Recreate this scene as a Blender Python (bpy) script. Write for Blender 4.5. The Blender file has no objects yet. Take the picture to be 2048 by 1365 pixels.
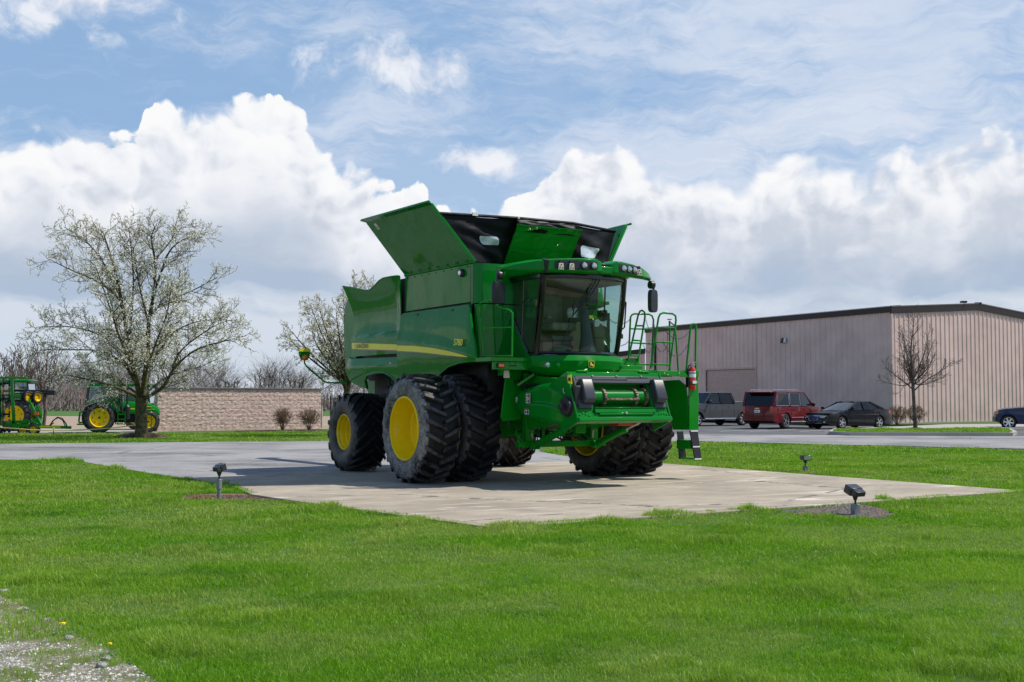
import bpy, bmesh, math, random
import numpy as np
from mathutils import Vector, Matrix
R = math.radians
SC = bpy.context.scene
COL = SC.collection
# ------------------------------------------------------------------ camera, light, exposure
FPX = 2400.0                      # focal length in pixels of the 2048 px wide photograph
EYE = 1.47
PITCH = math.atan(117.5 / FPX)
cam_d = bpy.data.cameras.new('camera')
cam_d.sensor_width = 36.0
cam_d.lens = FPX / 2048 * 36
cam_d.clip_start = 0.1
cam_d.clip_end = 5000
cam = bpy.data.objects.new('camera', cam_d)
COL.objects.link(cam)
cam.location = (0, 0, EYE)
cam.rotation_euler = (math.pi / 2 + PITCH, 0, 0)
SC.camera = cam
SC.cycles.use_denoising = True
SC.cycles.max_bounces = 7
SC.cycles.diffuse_bounces = 3
SC.cycles.glossy_bounces = 3
SC.cycles.transparent_max_bounces = 16
SC.cycles.caustics_reflective = False
SC.cycles.caustics_refractive = False
SC.view_settings.view_transform = 'Standard'
SC.view_settings.look = 'None'
SC.view_settings.exposure = 0.0
SC.view_settings.gamma = 1.0

SUN = Vector((0.70, 0.11, 1.0)).normalized()      # towards the sun
sun_d = bpy.data.lights.new('sun', 'SUN')
sun_d.energy = 5.0
sun_d.angle = R(0.55)
sun_d.color = (1.0, 0.95, 0.87)
sun = bpy.data.objects.new('sun', sun_d)
COL.objects.link(sun)
sun.rotation_euler = SUN.to_track_quat('Z', 'Y').to_euler()
sun.location = (20, 0, 30)


def s2l(c):
    return tuple(((x / 255) / 12.92 if x <= 10 else (((x / 255) + 0.055) / 1.055) ** 2.4) for x in c)


# ------------------------------------------------------------------ world: Nishita sky with procedural clouds
world = bpy.data.worlds.new('World')
SC.world = world
world.use_nodes = True
world.cycles.sampling_method = 'MANUAL'
world.cycles.sample_map_resolution = 512
NT = world.node_tree
NT.nodes.clear()


class NB:
    """small node-building helper"""
    def __init__(s, nt, dim='3D'): s.nt, s.dim = nt, dim
    def n(s, t, **k):
        d = s.nt.nodes.new(t)
        for a, b in k.items(): setattr(d, a, b)
        return d
    def put(s, sock, val):
        if isinstance(val, bpy.types.NodeSocket): s.nt.links.new(val, sock)
        elif val is not None: sock.default_value = val
    def m(s, op, a, b=None, c=None, clamp=False):
        d = s.n('ShaderNodeMath', operation=op, use_clamp=clamp)
        s.put(d.inputs[0], a)
        if b is not None: s.put(d.inputs[1], b)
        if c is not None: s.put(d.inputs[2], c)
        return d.outputs[0]
    def mix(s, f, a, b, mode='MIX'):
        d = s.n('ShaderNodeMix', data_type='RGBA', blend_type=mode)
        s.put(d.inputs[0], f)
        for i, x in ((6, a), (7, b)):
            if isinstance(x, (tuple, list)) and len(x) == 3: x = (*x, 1)
            s.put(d.inputs[i], x)
        return d.outputs[2]
    def noise(s, vec, scale, detail=4, rough=0.5, dist=0.0, col=False):
        d = s.n('ShaderNodeTexNoise', noise_dimensions=s.dim)
        if vec is not None: s.put(d.inputs['Vector'], vec)
        d.inputs['Scale'].default_value = scale
        d.inputs['Detail'].default_value = detail
        d.inputs['Roughness'].default_value = rough
        d.inputs['Distortion'].default_value = dist
        return d.outputs[1] if col else d.outputs[0]
    def ramp(s, f, pts, interp='LINEAR'):
        d = s.n('ShaderNodeValToRGB')
        d.color_ramp.interpolation = interp
        e = d.color_ramp.elements
        for i, (p, c) in enumerate(pts):
            if isinstance(c, (int, float)): c = (c, c, c)
            x = e[i] if i < 2 else e.new(p)
            x.position = p
            x.color = (*c, 1)
        s.put(d.inputs[0], f)
        return d.outputs[0]
    def mr(s, f, a, b, c=0.0, d_=1.0, smooth=True):
        d = s.n('ShaderNodeMapRange', interpolation_type='SMOOTHSTEP' if smooth else 'LINEAR')
        s.put(d.inputs[0], f); s.put(d.inputs[1], a); s.put(d.inputs[2], b); s.put(d.inputs[3], c); s.put(d.inputs[4], d_)
        return d.outputs[0]
    def xyz(s, x, y, z):
        d = s.n('ShaderNodeCombineXYZ')
        s.put(d.inputs[0], x); s.put(d.inputs[1], y); s.put(d.inputs[2], z)
        return d.outputs[0]
    def mapping(s, vec, scale=(1, 1, 1), loc=(0, 0, 0), rot=(0, 0, 0)):
        d = s.n('ShaderNodeMapping')
        s.put(d.inputs[0], vec); d.inputs[1].default_value = loc; d.inputs[2].default_value = rot; d.inputs[3].default_value = scale
        return d.outputs[0]


def build_world():
    W = NB(NT, '2D')
    tc = W.n('ShaderNodeTexCoord')
    sep = W.n('ShaderNodeSeparateXYZ')
    NT.links.new(tc.outputs['Generated'], sep.inputs[0])
    X, Y, Z = sep.outputs
    sky = W.n('ShaderNodeTexSky', sky_type='NISHITA')
    sky.sun_disc = False
    sky.sun_elevation = math.asin(SUN.z)
    sky.sun_rotation = math.atan2(SUN.x, SUN.y)
    sky.altitude = 200
    sky.air_density = 1.0
    sky.dust_density = 0.6
    az = W.m('ARCTAN2', X, Y)                                    # azimuth, radians, 0 = +Y
    hz = W.m('SQRT', W.m('ADD', W.m('MULTIPLY', X, X), W.m('MULTIPLY', Y, Y)))
    el = W.m('ARCTAN2', Z, hz)                                   # elevation
    P = W.xyz(az, el, 0.0)
    # skyline of the cumulus banks: azimuth -> elevation
    pts = [(-500, 300), (-200, 250), (0, 268), (95, 258), (190, 278), (262, 282), (282, 224), (330, 206), (372, 240), (420, 214), (480, 200), (560, 204), (606, 236),
           (622, 290), (680, 338), (745, 372), (835, 386), (880, 432), (955, 446), (1005, 425), (1050, 386), (1110, 342), (1160, 306), (1235, 286),
           (1310, 318), (1400, 346), (1500, 334), (1560, 284), (1625, 318), (1740, 324), (1850, 288), (1920, 294), (2048, 238), (2400, 260)]
    fc = W.n('ShaderNodeFloatCurve')
    cv = fc.mapping.curves[0]
    fc.mapping.use_clip = False
    a0, a1 = -0.60, 0.60
    cp = []
    for px, py in pts:
        A = math.atan((px - 1024) / FPX)
        e = math.atan((800 - py) / FPX * math.cos(A))
        cp.append(((A - a0) / (a1 - a0), e / 0.4))
    cp = [(0.0, 0.42)] + cp + [(1.0, 0.5)]
    while len(cv.points) < len(cp): cv.points.new(0.5, 0.5)
    for p, c in zip(sorted(range(len(cp)), key=lambda i: i), cp):
        cv.points[p].location = c
        cv.points[p].handle_type = 'AUTO'
    fc.mapping.update()
    warp = W.noise(P, 18, 3, 0.5, col=True)
    wv = W.n('ShaderNodeVectorMath', operation='MULTIPLY_ADD')
    NT.links.new(warp, wv.inputs[0]); wv.inputs[1].default_value = (0.03, 0.03, 0); wv.inputs[2].default_value = (-0.015, -0.015, 0)
    av = W.n('ShaderNodeVectorMath', operation='ADD')
    NT.links.new(P, av.inputs[0]); NT.links.new(wv.outputs[0], av.inputs[1])
    PW = av.outputs[0]
    az01 = W.m('DIVIDE', W.m('SUBTRACT', az, a0), a1 - a0, clamp=True)
    W.put(fc.inputs['Value'], az01)
    aaz = W.m('ABSOLUTE', az)
    top = W.m('MULTIPLY', W.m('MULTIPLY', fc.outputs[0], 0.4), W.mr(aaz, 0.7, 1.5, 1.0, 0.35))

    def puffs(vec, scale):
        v = W.n('ShaderNodeTexVoronoi', feature='SMOOTH_F1', voronoi_dimensions='2D')
        W.put(v.inputs['Vector'], vec)
        v.inputs['Scale'].default_value = scale
        v.inputs['Smoothness'].default_value = 0.35
        return v.outputs['Distance']

    def billow(vec):
        p1 = puffs(vec, 32)
        p2 = puffs(vec, 75)
        nn = W.noise(vec, 90, 10, 0.68)
        h = W.m('ADD', W.m('MULTIPLY', W.m('SUBTRACT', 0.5, p1), 0.030), W.m('MULTIPLY', W.m('SUBTRACT', 0.5, p2), 0.013))
        return W.m('ADD', h, W.m('MULTIPLY', W.m('SUBTRACT', nn, 0.5), 0.015))
    hb = billow(PW)
    off = W.n('ShaderNodeVectorMath', operation='ADD')
    NT.links.new(PW, off.inputs[0]); off.inputs[1].default_value = (0.006, 0.008, 0)   # a step towards the sun
    hb2 = billow(off.outputs[0])
    depth = W.m('ADD', W.m('SUBTRACT', top, el), hb)             # > 0 inside the bank
    edge = W.m('ADD', W.mr(W.noise(P, 9, 3, 0.5), 0.35, 0.65, 0.002, 0.016), W.mr(az, -0.02, 0.08, 0.0, 0.009))
    bank = W.mr(depth, 0.0, edge)
    # inner relief and shade of the bank
    relief = W.m('MULTIPLY', W.m('SUBTRACT', hb, hb2), 30.0)
    big = W.noise(W.mapping(PW, (1, 1.6, 1)), 11, 6, 0.55)
    tone = W.m('SUBTRACT', W.m('MULTIPLY', depth, 4.6), W.m('MULTIPLY', W.m('SUBTRACT', big, 0.5), 1.2))
    tone = W.m('SUBTRACT', tone, W.m('MULTIPLY', relief, W.mr(depth, 0.0, 0.16, 0.65, 0.06)))
    tone = W.m('ADD', tone, W.m('MULTIPLY', W.mr(az, -0.04, 0.10), W.mr(W.noise(W.mapping(PW, (1, 1.4, 1), loc=(2, 5, 0)), 14, 7, 0.6), 0.36, 0.62, 0.0, 0.30)))
    c_up = W.ramp(tone, [(0.0, (0.96, 0.96, 0.97)), (0.22, (0.88, 0.90, 0.94)), (0.44, (0.74, 0.77, 0.84)), (0.66, (0.60, 0.65, 0.74)), (1.0, (0.52, 0.58, 0.69))])
    # layered low cloud towards the horizon
    PL = W.mapping(PW, (1, 4.5, 1))
    lay = W.noise(PL, 7, 6, 0.55)
    e2 = W.m('ADD', el, W.m('MULTIPLY', W.m('SUBTRACT', lay, 0.5), 0.07))
    c_low = W.ramp(W.m('DIVIDE', e2, 0.2), [(0.0, (0.66, 0.72, 0.80)), (0.16, (0.62, 0.70, 0.80)), (0.33, (0.66, 0.72, 0.81)), (0.43, (0.43, 0.53, 0.68)), (0.53, (0.43, 0.52, 0.66)),
                                            (0.66, (0.54, 0.61, 0.72)), (0.80, (0.66, 0.70, 0.79)), (1.0, (0.84, 0.86, 0.91))])
    lo = W.mr(depth, 0.03, 0.13)
    c_cloud = W.mix(lo, c_up, c_low)
    # clear blue above with thin veils
    c_sky = W.mix(0.70, sky.outputs[0], W.mix(W.mr(el, 0.32, 0.8), (3.0, 5.0, 8.0), (1.2, 2.4, 5.2)))
    ci = W.noise(W.mapping(PW, (1.0, 3.2, 1), rot=(0, 0, R(24))), 5.5, 10, 0.66, 0.15)
    ci2 = W.noise(W.mapping(P, (1.0, 2.2, 1), loc=(3, 1, 0), rot=(0, 0, R(-14))), 3.2, 5, 0.55)
    vgrad = W.mr(az, -0.3, 0.25, -0.07, 0.07)
    ci3 = W.noise(W.mapping(PW, (0.8, 5.5, 1), loc=(5, 2, 0), rot=(0, 0, R(17))), 11, 9, 0.70, 0.12)
    veil = W.m('ADD', W.m('ADD', W.mr(W.m('ADD', ci, vgrad), 0.40, 0.66, 0.0, 0.55), W.mr(W.m('ADD', ci3, vgrad), 0.46, 0.66, 0.0, 0.14)), W.mr(W.m('ADD', ci2, vgrad), 0.45, 0.70, 0.04, 0.25), clamp=True)
    away = W.m('MULTIPLY', W.mr(aaz, 0.7, 1.5, 1.0, 0.45), W.mr(el, 0.40, 0.85, 1.0, 0.35))
    c_sky = W.mix(W.m('MULTIPLY', W.m('MULTIPLY', veil, 0.95), away), c_sky, (7.2, 7.8, 8.9))

    # small free clouds: (px, py, half width, half height, strength)
    def blob(px, py, rx, ry, rot=0.0):
        A = math.atan((px - 1024) / FPX)
        e = math.atan((800 - py) / FPX)
        v = W.mapping(PW, (1, 1, 1), loc=(-A, -e, 0))
        v = W.mapping(v, (FPX / rx, FPX / ry, 1), rot=(0, 0, R(rot)))
        ln = W.n('ShaderNodeVectorMath', operation='LENGTH')
        W.put(ln.inputs[0], v)
        return W.m('SUBTRACT', 1.0, ln.outputs['Value'])
    bl = None
    for b in ((130, 35, 230, 90, -12), (800, 135, 230, 62, -8), (960, 322, 110, 42, -12), (760, 255, 40, 16, 0)):
        x = blob(*b)
        bl = x if bl is None else W.m('MAXIMUM', bl, x)
    fr = W.noise(PW, 26, 8, 0.6)
    bm = W.mr(W.m('ADD', bl, W.m('MULTIPLY', W.m('SUBTRACT', fr, 0.5), 2.4)), 0.15, 1.05, 0.0, 0.85)
    c_sky = W.mix(bm, c_sky, W.mix(W.mr(fr, 0.4, 0.65), (7.3, 7.7, 8.6), (9.2, 9.3, 9.7)))
    c10 = W.n('ShaderNodeVectorMath', operation='SCALE')
    NT.links.new(c_cloud, c10.inputs[0]); c10.inputs['Scale'].default_value = 10.0
    col = W.mix(bank, c_sky, c10.outputs[0])
    # below the horizon: dull ground tone
    col = W.mix(W.mr(el, -0.02, 0.0), (1.2, 1.5, 1.0), col)
    bg = W.n('ShaderNodeBackground')
    NT.links.new(col, bg.inputs[0])
    bg.inputs[1].default_value = 0.1
    out = W.n('ShaderNodeOutputWorld')
    NT.links.new(bg.outputs[0], out.inputs[0])


build_world()

# ------------------------------------------------------------------ camera geometry helpers (photo pixel -> point on a real plane)
_cp, _sp = math.cos(PITCH), math.sin(PITCH)
CPOS = Vector((0, 0, EYE))


def ray(px, py):
    x = (px - 1024) / FPX
    z = -(py - 682.5) / FPX
    return Vector((x, _cp - z * _sp, _sp + z * _cp))


def hit(px, py, n, p0):
    d = ray(px, py)
    n = Vector(n)
    return CPOS + d * ((Vector(p0) - CPOS).dot(n) / d.dot(n))


def G(px, py, z=0.0): return hit(px, py, (0, 0, 1), (0, 0, z))
def YP(px, py, y): return hit(px, py, (0, 1, 0), (0, y, 0))


ANG = R(31.5)                                                   # heading of the combine's axles
CO = Vector((0.65, 22.2, 0))
UX = Vector((math.sin(ANG), -math.cos(ANG), 0))
VX = Vector((math.cos(ANG), math.sin(ANG), 0))


def loc(p):
    q = p - CO
    return (q.dot(UX), q.dot(VX), q.z)


def pv(px, py, v): return loc(hit(px, py, VX, CO + VX * v))
def pu(px, py, u): return loc(hit(px, py, UX, CO + UX * u))


# ------------------------------------------------------------------ mesh helpers
def link(o, parent=None):
    COL.objects.link(o)
    if parent is not None: o.parent = parent
    return o


def tag(o, label=None, cat=None, group=None, kind=None):
    if label: o['label'] = label
    if cat: o['category'] = cat
    if group: o['group'] = group
    if kind: o['kind'] = kind
    return o


def empty(name, loc_=(0, 0, 0), rz=0.0, label=None, cat=None, group=None):
    o = bpy.data.objects.new(name, None)
    o.empty_display_size = 0.2
    o.location = loc_
    o.rotation_euler = (0, 0, rz)
    link(o)
    return tag(o, label, cat, group)


def frame_of(d):
    d = Vector(d).normalized()
    a = Vector((0, 0, 1)) if abs(d.z) < 0.95 else Vector((1, 0, 0))
    x = d.cross(a).normalized()
    return x, d.cross(x).normalized()


class B:
    def __init__(s): s.v, s.f = [], []
    def add(s, vs, fs):
        o = len(s.v)
        s.v += [tuple(p) for p in vs]
        s.f += [tuple(i + o for i in f) for f in fs]
        return s
    def box(s, a, b):
        x0, y0, z0 = a; x1, y1, z1 = b
        return s.hexa([(x0, y0, z0), (x1, y0, z0), (x1, y1, z0), (x0, y1, z0), (x0, y0, z1), (x1, y0, z1), (x1, y1, z1), (x0, y1, z1)])
    def cbox(s, c, d, rz=0.0, ry=0.0):
        m = Matrix.Rotation(rz, 3, 'Z') @ Matrix.Rotation(ry, 3, 'Y')
        c = Vector(c)
        h = [Vector((sx * d[0] / 2, sy * d[1] / 2, sz * d[2] / 2)) for sz in (-1, 1) for sx, sy in ((-1, -1), (1, -1), (1, 1), (-1, 1))]
        return s.hexa([c + m @ q for q in h])
    def hexa(s, p):
        return s.add(p, [(0, 3, 2, 1), (4, 5, 6, 7), (0, 1, 5, 4), (1, 2, 6, 5), (2, 3, 7, 6), (3, 0, 4, 7)])
    def prism(s, poly, d):
        n = len(poly)
        d = Vector(d)
        vs = [Vector(p) for p in poly] + [Vector(p) + d for p in poly]
        return s.add(vs, [tuple(range(n)), tuple(range(2 * n - 1, n - 1, -1))] + [(i, (i + 1) % n, (i + 1) % n + n, i + n) for i in range(n)])
    def beam(s, p0, p1, w, h, up=(0, 0, 1)):
        p0, p1 = Vector(p0), Vector(p1)
        d = (p1 - p0).normalized()
        x = d.cross(Vector(up))
        if x.length < 1e-3: x = d.cross(Vector((1, 0, 0)))
        x = x.normalized() * (w / 2)
        y = x.cross(d).normalized() * (h / 2)
        return s.hexa([p0 - x - y, p0 + x - y, p0 + x + y, p0 - x + y, p1 - x - y, p1 + x - y, p1 + x + y, p1 - x + y])
    def cyl(s, p0, p1, r0, r1=None, n=16, caps=True):
        return s.tube([p0, p1], [r0, r0 if r1 is None else r1], n, caps)
    def tube(s, path, r, n=8, caps=True, closed=False):
        P = [Vector(p) for p in path]
        k = len(P)
        if not isinstance(r, (list, tuple)): r = [r] * k
        x = None
        vs, fs = [], []
        for i in range(k):
            a = P[(i - 1) % k] if (i or closed) else P[i]
            b = P[(i + 1) % k] if (i < k - 1 or closed) else P[i]
            d = (b - a)
            d = d.normalized() if d.length > 1e-9 else Vector((0, 0, 1))
            if x is None: x, y = frame_of(d)
            else:
                x = x - d * x.dot(d)
                x = x.normalized() if x.length > 1e-6 else frame_of(d)[0]
                y = d.cross(x)
            for j in range(n):
                t = 2 * math.pi * j / n
                vs.append(P[i] + (x * math.cos(t) + y * math.sin(t)) * r[i])
        for i in range(k if closed else k - 1):
            i2 = (i + 1) % k
            for j in range(n):
                fs.append((i * n + j, i * n + (j + 1) % n, i2 * n + (j + 1) % n, i2 * n + j))
        if caps and not closed:
            fs.append(tuple(range(n - 1, -1, -1)))
            fs.append(tuple((k - 1) * n + j for j in range(n)))
        return s.add(vs, fs)
    def lathe(s, prof, n=32, axis='Y', c=(0, 0, 0), closed=False):
        """prof: list of (offset along axis, radius)"""
        vs, fs = [], []
        k = len(prof)
        for a, r in prof:
            for j in range(n):
                t = 2 * math.pi * j / n
                q = {'Y': (r * math.cos(t), a, r * math.sin(t)), 'Z': (r * math.cos(t), r * math.sin(t), a), 'X': (a, r * math.cos(t), r * math.sin(t))}[axis]
                vs.append((q[0] + c[0], q[1] + c[1], q[2] + c[2]))
        for i in range(k if closed else k - 1):
            i2 = (i + 1) % k
            for j in range(n):
                fs.append((i * n + j, i * n + (j + 1) % n, i2 * n + (j + 1) % n, i2 * n + j))
        if not closed:
            if prof[0][1] > 1e-6: fs.append(tuple(range(n - 1, -1, -1)))
            if prof[-1][1] > 1e-6: fs.append(tuple((k - 1) * n + j for j in range(n)))
        return s.add(vs, fs)
    def grid(s, rows, thick=None):
        """rows: list of equal-length point rows; thick: offset vector closes it into a shell"""
        m, n = len(rows), len(rows[0])
        vs = [Vector(p) for r in rows for p in r]
        fs = [(i * n + j, i * n + j + 1, (i + 1) * n + j + 1, (i + 1) * n + j) for i in range(m - 1) for j in range(n - 1)]
        if thick is not None:
            o = m * n
            t = Vector(thick)
            vs += [p + t for p in vs]
            fs += [tuple(q + o for q in reversed(f)) for f in fs]
            bd = [(0, j) for j in range(n)] + [(i, n - 1) for i in range(1, m)] + [(m - 1, j) for j in range(n - 2, -1, -1)] + [(i, 0) for i in range(m - 2, 0, -1)]
            ix = [i * n + j for i, j in bd]
            fs += [(ix[q], ix[q - 1], ix[q - 1] + o, ix[q] + o) for q in range(len(ix))]
        return s.add(vs, fs)
    def loft(s, rings, caps=True):
        n = len(rings[0])
        vs = [p for r in rings for p in r]
        fs = [(i * n + j, i * n + (j + 1) % n, (i + 1) * n + (j + 1) % n, (i + 1) * n + j) for i in range(len(rings) - 1) for j in range(n)]
        if caps: fs += [tuple(range(n - 1, -1, -1)), tuple((len(rings) - 1) * n + j for j in range(n))]
        return s.add(vs, fs)
    def build(s, name, mat, parent=None, bevel=0.0, smooth=35, recalc=True, seg=2):
        me = bpy.data.meshes.new(name)
        me.from_pydata(s.v, [], s.f)
        if recalc:
            bm = bmesh.new()
            bm.from_mesh(me)
            bmesh.ops.recalc_face_normals(bm, faces=bm.faces)
            bm.to_mesh(me)
            bm.free()
        if smooth:
            me.shade_smooth()
            me.set_sharp_from_angle(angle=R(smooth))
        me.materials.append(mat)
        o = link(bpy.data.objects.new(name, me), parent)
        if bevel:
            md = o.modifiers.new('bevel', 'BEVEL')
            md.width = bevel
            md.segments = seg
            md.limit_method = 'ANGLE'
            md.angle_limit = R(40)
            md.harden_normals = False
        return o


def np_mesh(name, verts, faces_flat, loop_counts, mat, parent=None, smooth=False):
    me = bpy.data.meshes.new(name)
    nv = len(verts)
    me.vertices.add(nv)
    me.vertices.foreach_set('co', np.asarray(verts, dtype=np.float32).ravel())
    me.loops.add(len(faces_flat))
    me.loops.foreach_set('vertex_index', np.asarray(faces_flat, dtype=np.int32))
    lc = np.asarray(loop_counts, dtype=np.int32)
    me.polygons.add(len(lc))
    st = np.zeros(len(lc), dtype=np.int32)
    st[1:] = np.cumsum(lc)[:-1]
    me.polygons.foreach_set('loop_start', st)
    me.polygons.foreach_set('loop_total', lc)
    me.polygons.foreach_set('use_smooth', np.full(len(lc), smooth, dtype=bool))
    me.update(calc_edges=True)
    me.materials.append(mat)
    return link(bpy.data.objects.new(name, me), parent)


def text(name, body, size, mat, o, xdir, ydir, parent, shear=0.0, extrude=0.0015, bold=0.0, spacing=1.0, sx=1.0):
    c = bpy.data.curves.new(name, 'FONT')
    c.body = body
    c.size = size
    c.shear = shear
    c.extrude = extrude
    c.offset = bold
    c.space_character = spacing
    c.align_x = 'LEFT'
    c.materials.append(mat)
    ob = link(bpy.data.objects.new(name, c), parent)
    x = Vector(xdir).normalized(); y = Vector(ydir).normalized(); z = x.cross(y)
    M = Matrix((x, y, z)).transposed().to_4x4()
    M.translation = Vector(o)
    M = M @ Matrix.Diagonal((sx, 1, 1, 1))
    bpy.context.view_layer.update()
    me = bpy.data.meshes.new_from_object(ob.evaluated_get(bpy.context.evaluated_depsgraph_get()))
    bpy.data.objects.remove(ob)
    me.transform(M)
    return link(bpy.data.objects.new(name, me), parent)


# ------------------------------------------------------------------ materials
MATS = {}


def mat(name, c, rough=0.5, metal=0.0, coat=0.0, var=0.12, vs=3.0, bump=0.0, bs=40.0, spec=0.5, c2=None, trans=0.0, emit=None, ior=1.45, rv=0.0):
    m = bpy.data.materials.new(name)
    m.use_nodes = True
    nt = m.node_tree
    N = NB(nt)
    p = nt.nodes['Principled BSDF']
    tc = N.n('ShaderNodeTexCoord')
    nz = N.noise(tc.outputs['Object'], vs, 6, 0.6)
    a = tuple(x * (1 - var) for x in c)
    b = tuple(min(1, x * (1 + var)) for x in (c2 or c))
    nt.links.new(N.mix(N.mr(nz, 0.3, 0.7), a, b), p.inputs['Base Color'])
    p.inputs['Roughness'].default_value = rough
    if rv:
        nt.links.new(N.mr(N.noise(tc.outputs['Object'], vs * 2.3, 5, 0.65), 0.3, 0.75, max(0.02, rough - rv), rough + rv), p.inputs['Roughness'])
    p.inputs['Metallic'].default_value = metal
    p.inputs['Coat Weight'].default_value = coat
    p.inputs['Coat Roughness'].default_value = 0.04
    p.inputs['Specular IOR Level'].default_value = spec
    p.inputs['Transmission Weight'].default_value = trans
    p.inputs['IOR'].default_value = ior
    if emit:
        p.inputs['Emission Color'].default_value = (*emit[0], 1)
        p.inputs['Emission Strength'].default_value = emit[1]
    if bump:
        bn = N.n('ShaderNodeBump')
        bn.inputs['Strength'].default_value = bump
        bn.inputs['Distance'].default_value = 0.02
        nt.links.new(N.noise(tc.outputs['Object'], bs, 5, 0.6), bn.inputs['Height'])
        nt.links.new(bn.outputs[0], p.inputs['Normal'])
    MATS[name] = m
    return m


def paint(name, c, wob=0.25, ws=1.3, rough=0.28, dust=0.018, **k):
    """glossy enamel on slightly uneven sheet metal"""
    m = mat(name, c, rough=rough, coat=0.45, var=0.06, vs=2.0, rv=0.05, spec=0.05, **k)
    nt = m.node_tree
    N = NB(nt)
    tc = N.n('ShaderNodeTexCoord')
    bn = N.n('ShaderNodeBump')
    bn.inputs['Strength'].default_value = wob
    bn.inputs['Distance'].default_value = 0.03
    nt.links.new(N.noise(tc.outputs['Object'], ws, 2, 0.4), bn.inputs['Height'])
    p = nt.nodes['Principled BSDF']
    nt.links.new(bn.outputs[0], p.inputs['Normal'])
    nt.links.new(bn.outputs[0], p.inputs['Coat Normal'])
    base = p.inputs['Base Color'].links[0].from_socket
    d1 = N.noise(N.mapping(tc.outputs['Object'], (1, 1, 0.35)), 2.6, 8, 0.7)
    d2 = N.noise(tc.outputs['Object'], 38, 4, 0.7)
    f = N.m('MULTIPLY', N.mr(d1, 0.46, 0.72), N.mr(d2, 0.35, 0.65, 0.35, 1.0))
    nt.links.new(N.mix(N.m('MULTIPLY', f, dust), base, (0.20, 0.17, 0.12)), p.inputs['Base Color'])
    nt.links.new(N.m('MULTIPLY', 0.42, N.m('SUBTRACT', 1.0, N.m('MULTIPLY', f, 0.6))), p.inputs['Coat Weight'])
    return m


def glass(name, tint=(0.75, 0.92, 0.86), refl=1.0, dark=0.0):
    m = bpy.data.materials.new(name)
    m.use_nodes = True
    nt = m.node_tree
    nt.nodes.clear()
    N = NB(nt)
    tr = N.n('ShaderNodeBsdfTransparent')
    tr.inputs[0].default_value = (*[t * (1 - dark) for t in tint], 1)
    gl = N.n('ShaderNodeBsdfGlossy')
    gl.inputs['Roughness'].default_value = 0.015
    tcn = N.n('ShaderNodeTexCoord')
    nzb = N.n('ShaderNodeBump')
    nzb.inputs['Strength'].default_value = 0.03
    nt.links.new(N.noise(tcn.outputs['Object'], 3, 2), nzb.inputs['Height'])
    nt.links.new(nzb.outputs[0], gl.inputs['Normal'])
    lw = N.n('ShaderNodeLayerWeight')
    lw.inputs[0].default_value = 0.5
    sch = N.m('ADD', 0.045, N.m('MULTIPLY', 0.955, N.m('POWER', lw.outputs['Facing'], 5.0)))     # Schlick, the same from both sides
    mx = N.n('ShaderNodeMixShader')
    nt.links.new(N.m('MULTIPLY', sch, refl, clamp=True), mx.inputs[0])
    nt.links.new(tr.outputs[0], mx.inputs[1])
    nt.links.new(gl.outputs[0], mx.inputs[2])
    o = N.n('ShaderNodeOutputMaterial')
    nt.links.new(mx.outputs[0], o.inputs[0])
    MATS[name] = m
    return m


GREEN = paint('green_enamel', (0.001, 0.185, 0.014), wob=0.35)
GREEN_D = paint('green_frame_paint', (0.004, 0.235, 0.012), wob=0.1, rough=0.4)
GREEN_DENT = paint('dented_green_sheet', (0.003, 0.225, 0.016), wob=1.0, ws=3.4, rough=0.2)
YELLOW = paint('yellow_enamel', (0.92, 0.63, 0.006), wob=0.1, rough=0.35)
STRIPE = mat('yellow_stripe', (0.95, 0.78, 0.02), 0.35, coat=0.3, var=0.03, spec=0.2)
BLACK_P = mat('black_plastic', (0.018, 0.019, 0.022), 0.42, var=0.2, bump=0.1, bs=120)
GREY_P = mat('dark_grey_plastic', (0.045, 0.050, 0.062), 0.38, var=0.15, bump=0.08, bs=90)
BLACK_G = mat('black_trim', (0.006, 0.006, 0.008), 0.2, coat=0.3, var=0.1)
DARKM = mat('dark_machinery', (0.012, 0.013, 0.013), 0.6, var=0.4, vs=9)
STEEL = mat('bare_steel', (0.45, 0.43, 0.40), 0.3, metal=0.9, var=0.2, vs=12, rv=0.1)
RUST = mat('rusty_steel', (0.16, 0.075, 0.035), 0.7, metal=0.3, var=0.45, vs=18, c2=(0.26, 0.20, 0.16))
TARP = mat('black_tarpaulin', (0.003, 0.0035, 0.005), 0.5, var=0.25, vs=4, bump=0.5, bs=7, spec=0.2)
VINYL = mat('clear_vinyl', (0.55, 0.62, 0.70), 0.12, var=0.25, vs=6, coat=0.5, bump=0.3, bs=9)
ORANGE = mat('orange_lens', (0.85, 0.16, 0.01), 0.2, coat=0.8, var=0.15, vs=60)
WHITE = mat('white_label', (0.78, 0.78, 0.75), 0.4, var=0.08, vs=20)
DARKINK = mat('label_ink', (0.02, 0.02, 0.03), 0.5, var=0.1)
LAMPG = mat('lamp_lens', (0.55, 0.58, 0.62), 0.08, metal=0.6, coat=1.0, var=0.3, vs=70)
REDP = mat('red_paint', (0.55, 0.012, 0.012), 0.22, coat=0.7, var=0.08)
CREAM = mat('cream_plate', (0.62, 0.57, 0.45), 0.5, var=0.1, vs=20)
SEATG = mat('grey_upholstery', (0.19, 0.19, 0.15), 0.8, var=0.25, vs=6, bump=0.3, bs=30)
LINER = mat('cab_lining', (0.15, 0.13, 0.09), 0.8, var=0.15)
LINER_D = mat('dark_cab_plastic', (0.12, 0.125, 0.105), 0.6, var=0.2)
PLASTICBAG = mat('clear_wrap', (0.62, 0.66, 0.66), 0.12, var=0.3, vs=9, bump=0.8, bs=16, coat=0.6)
GL_CAB = glass('cab_glass', (0.80, 0.93, 0.87), 1.0)
GL_SIDE = glass('side_glass', (0.50, 0.72, 0.68), 4.0)
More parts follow.
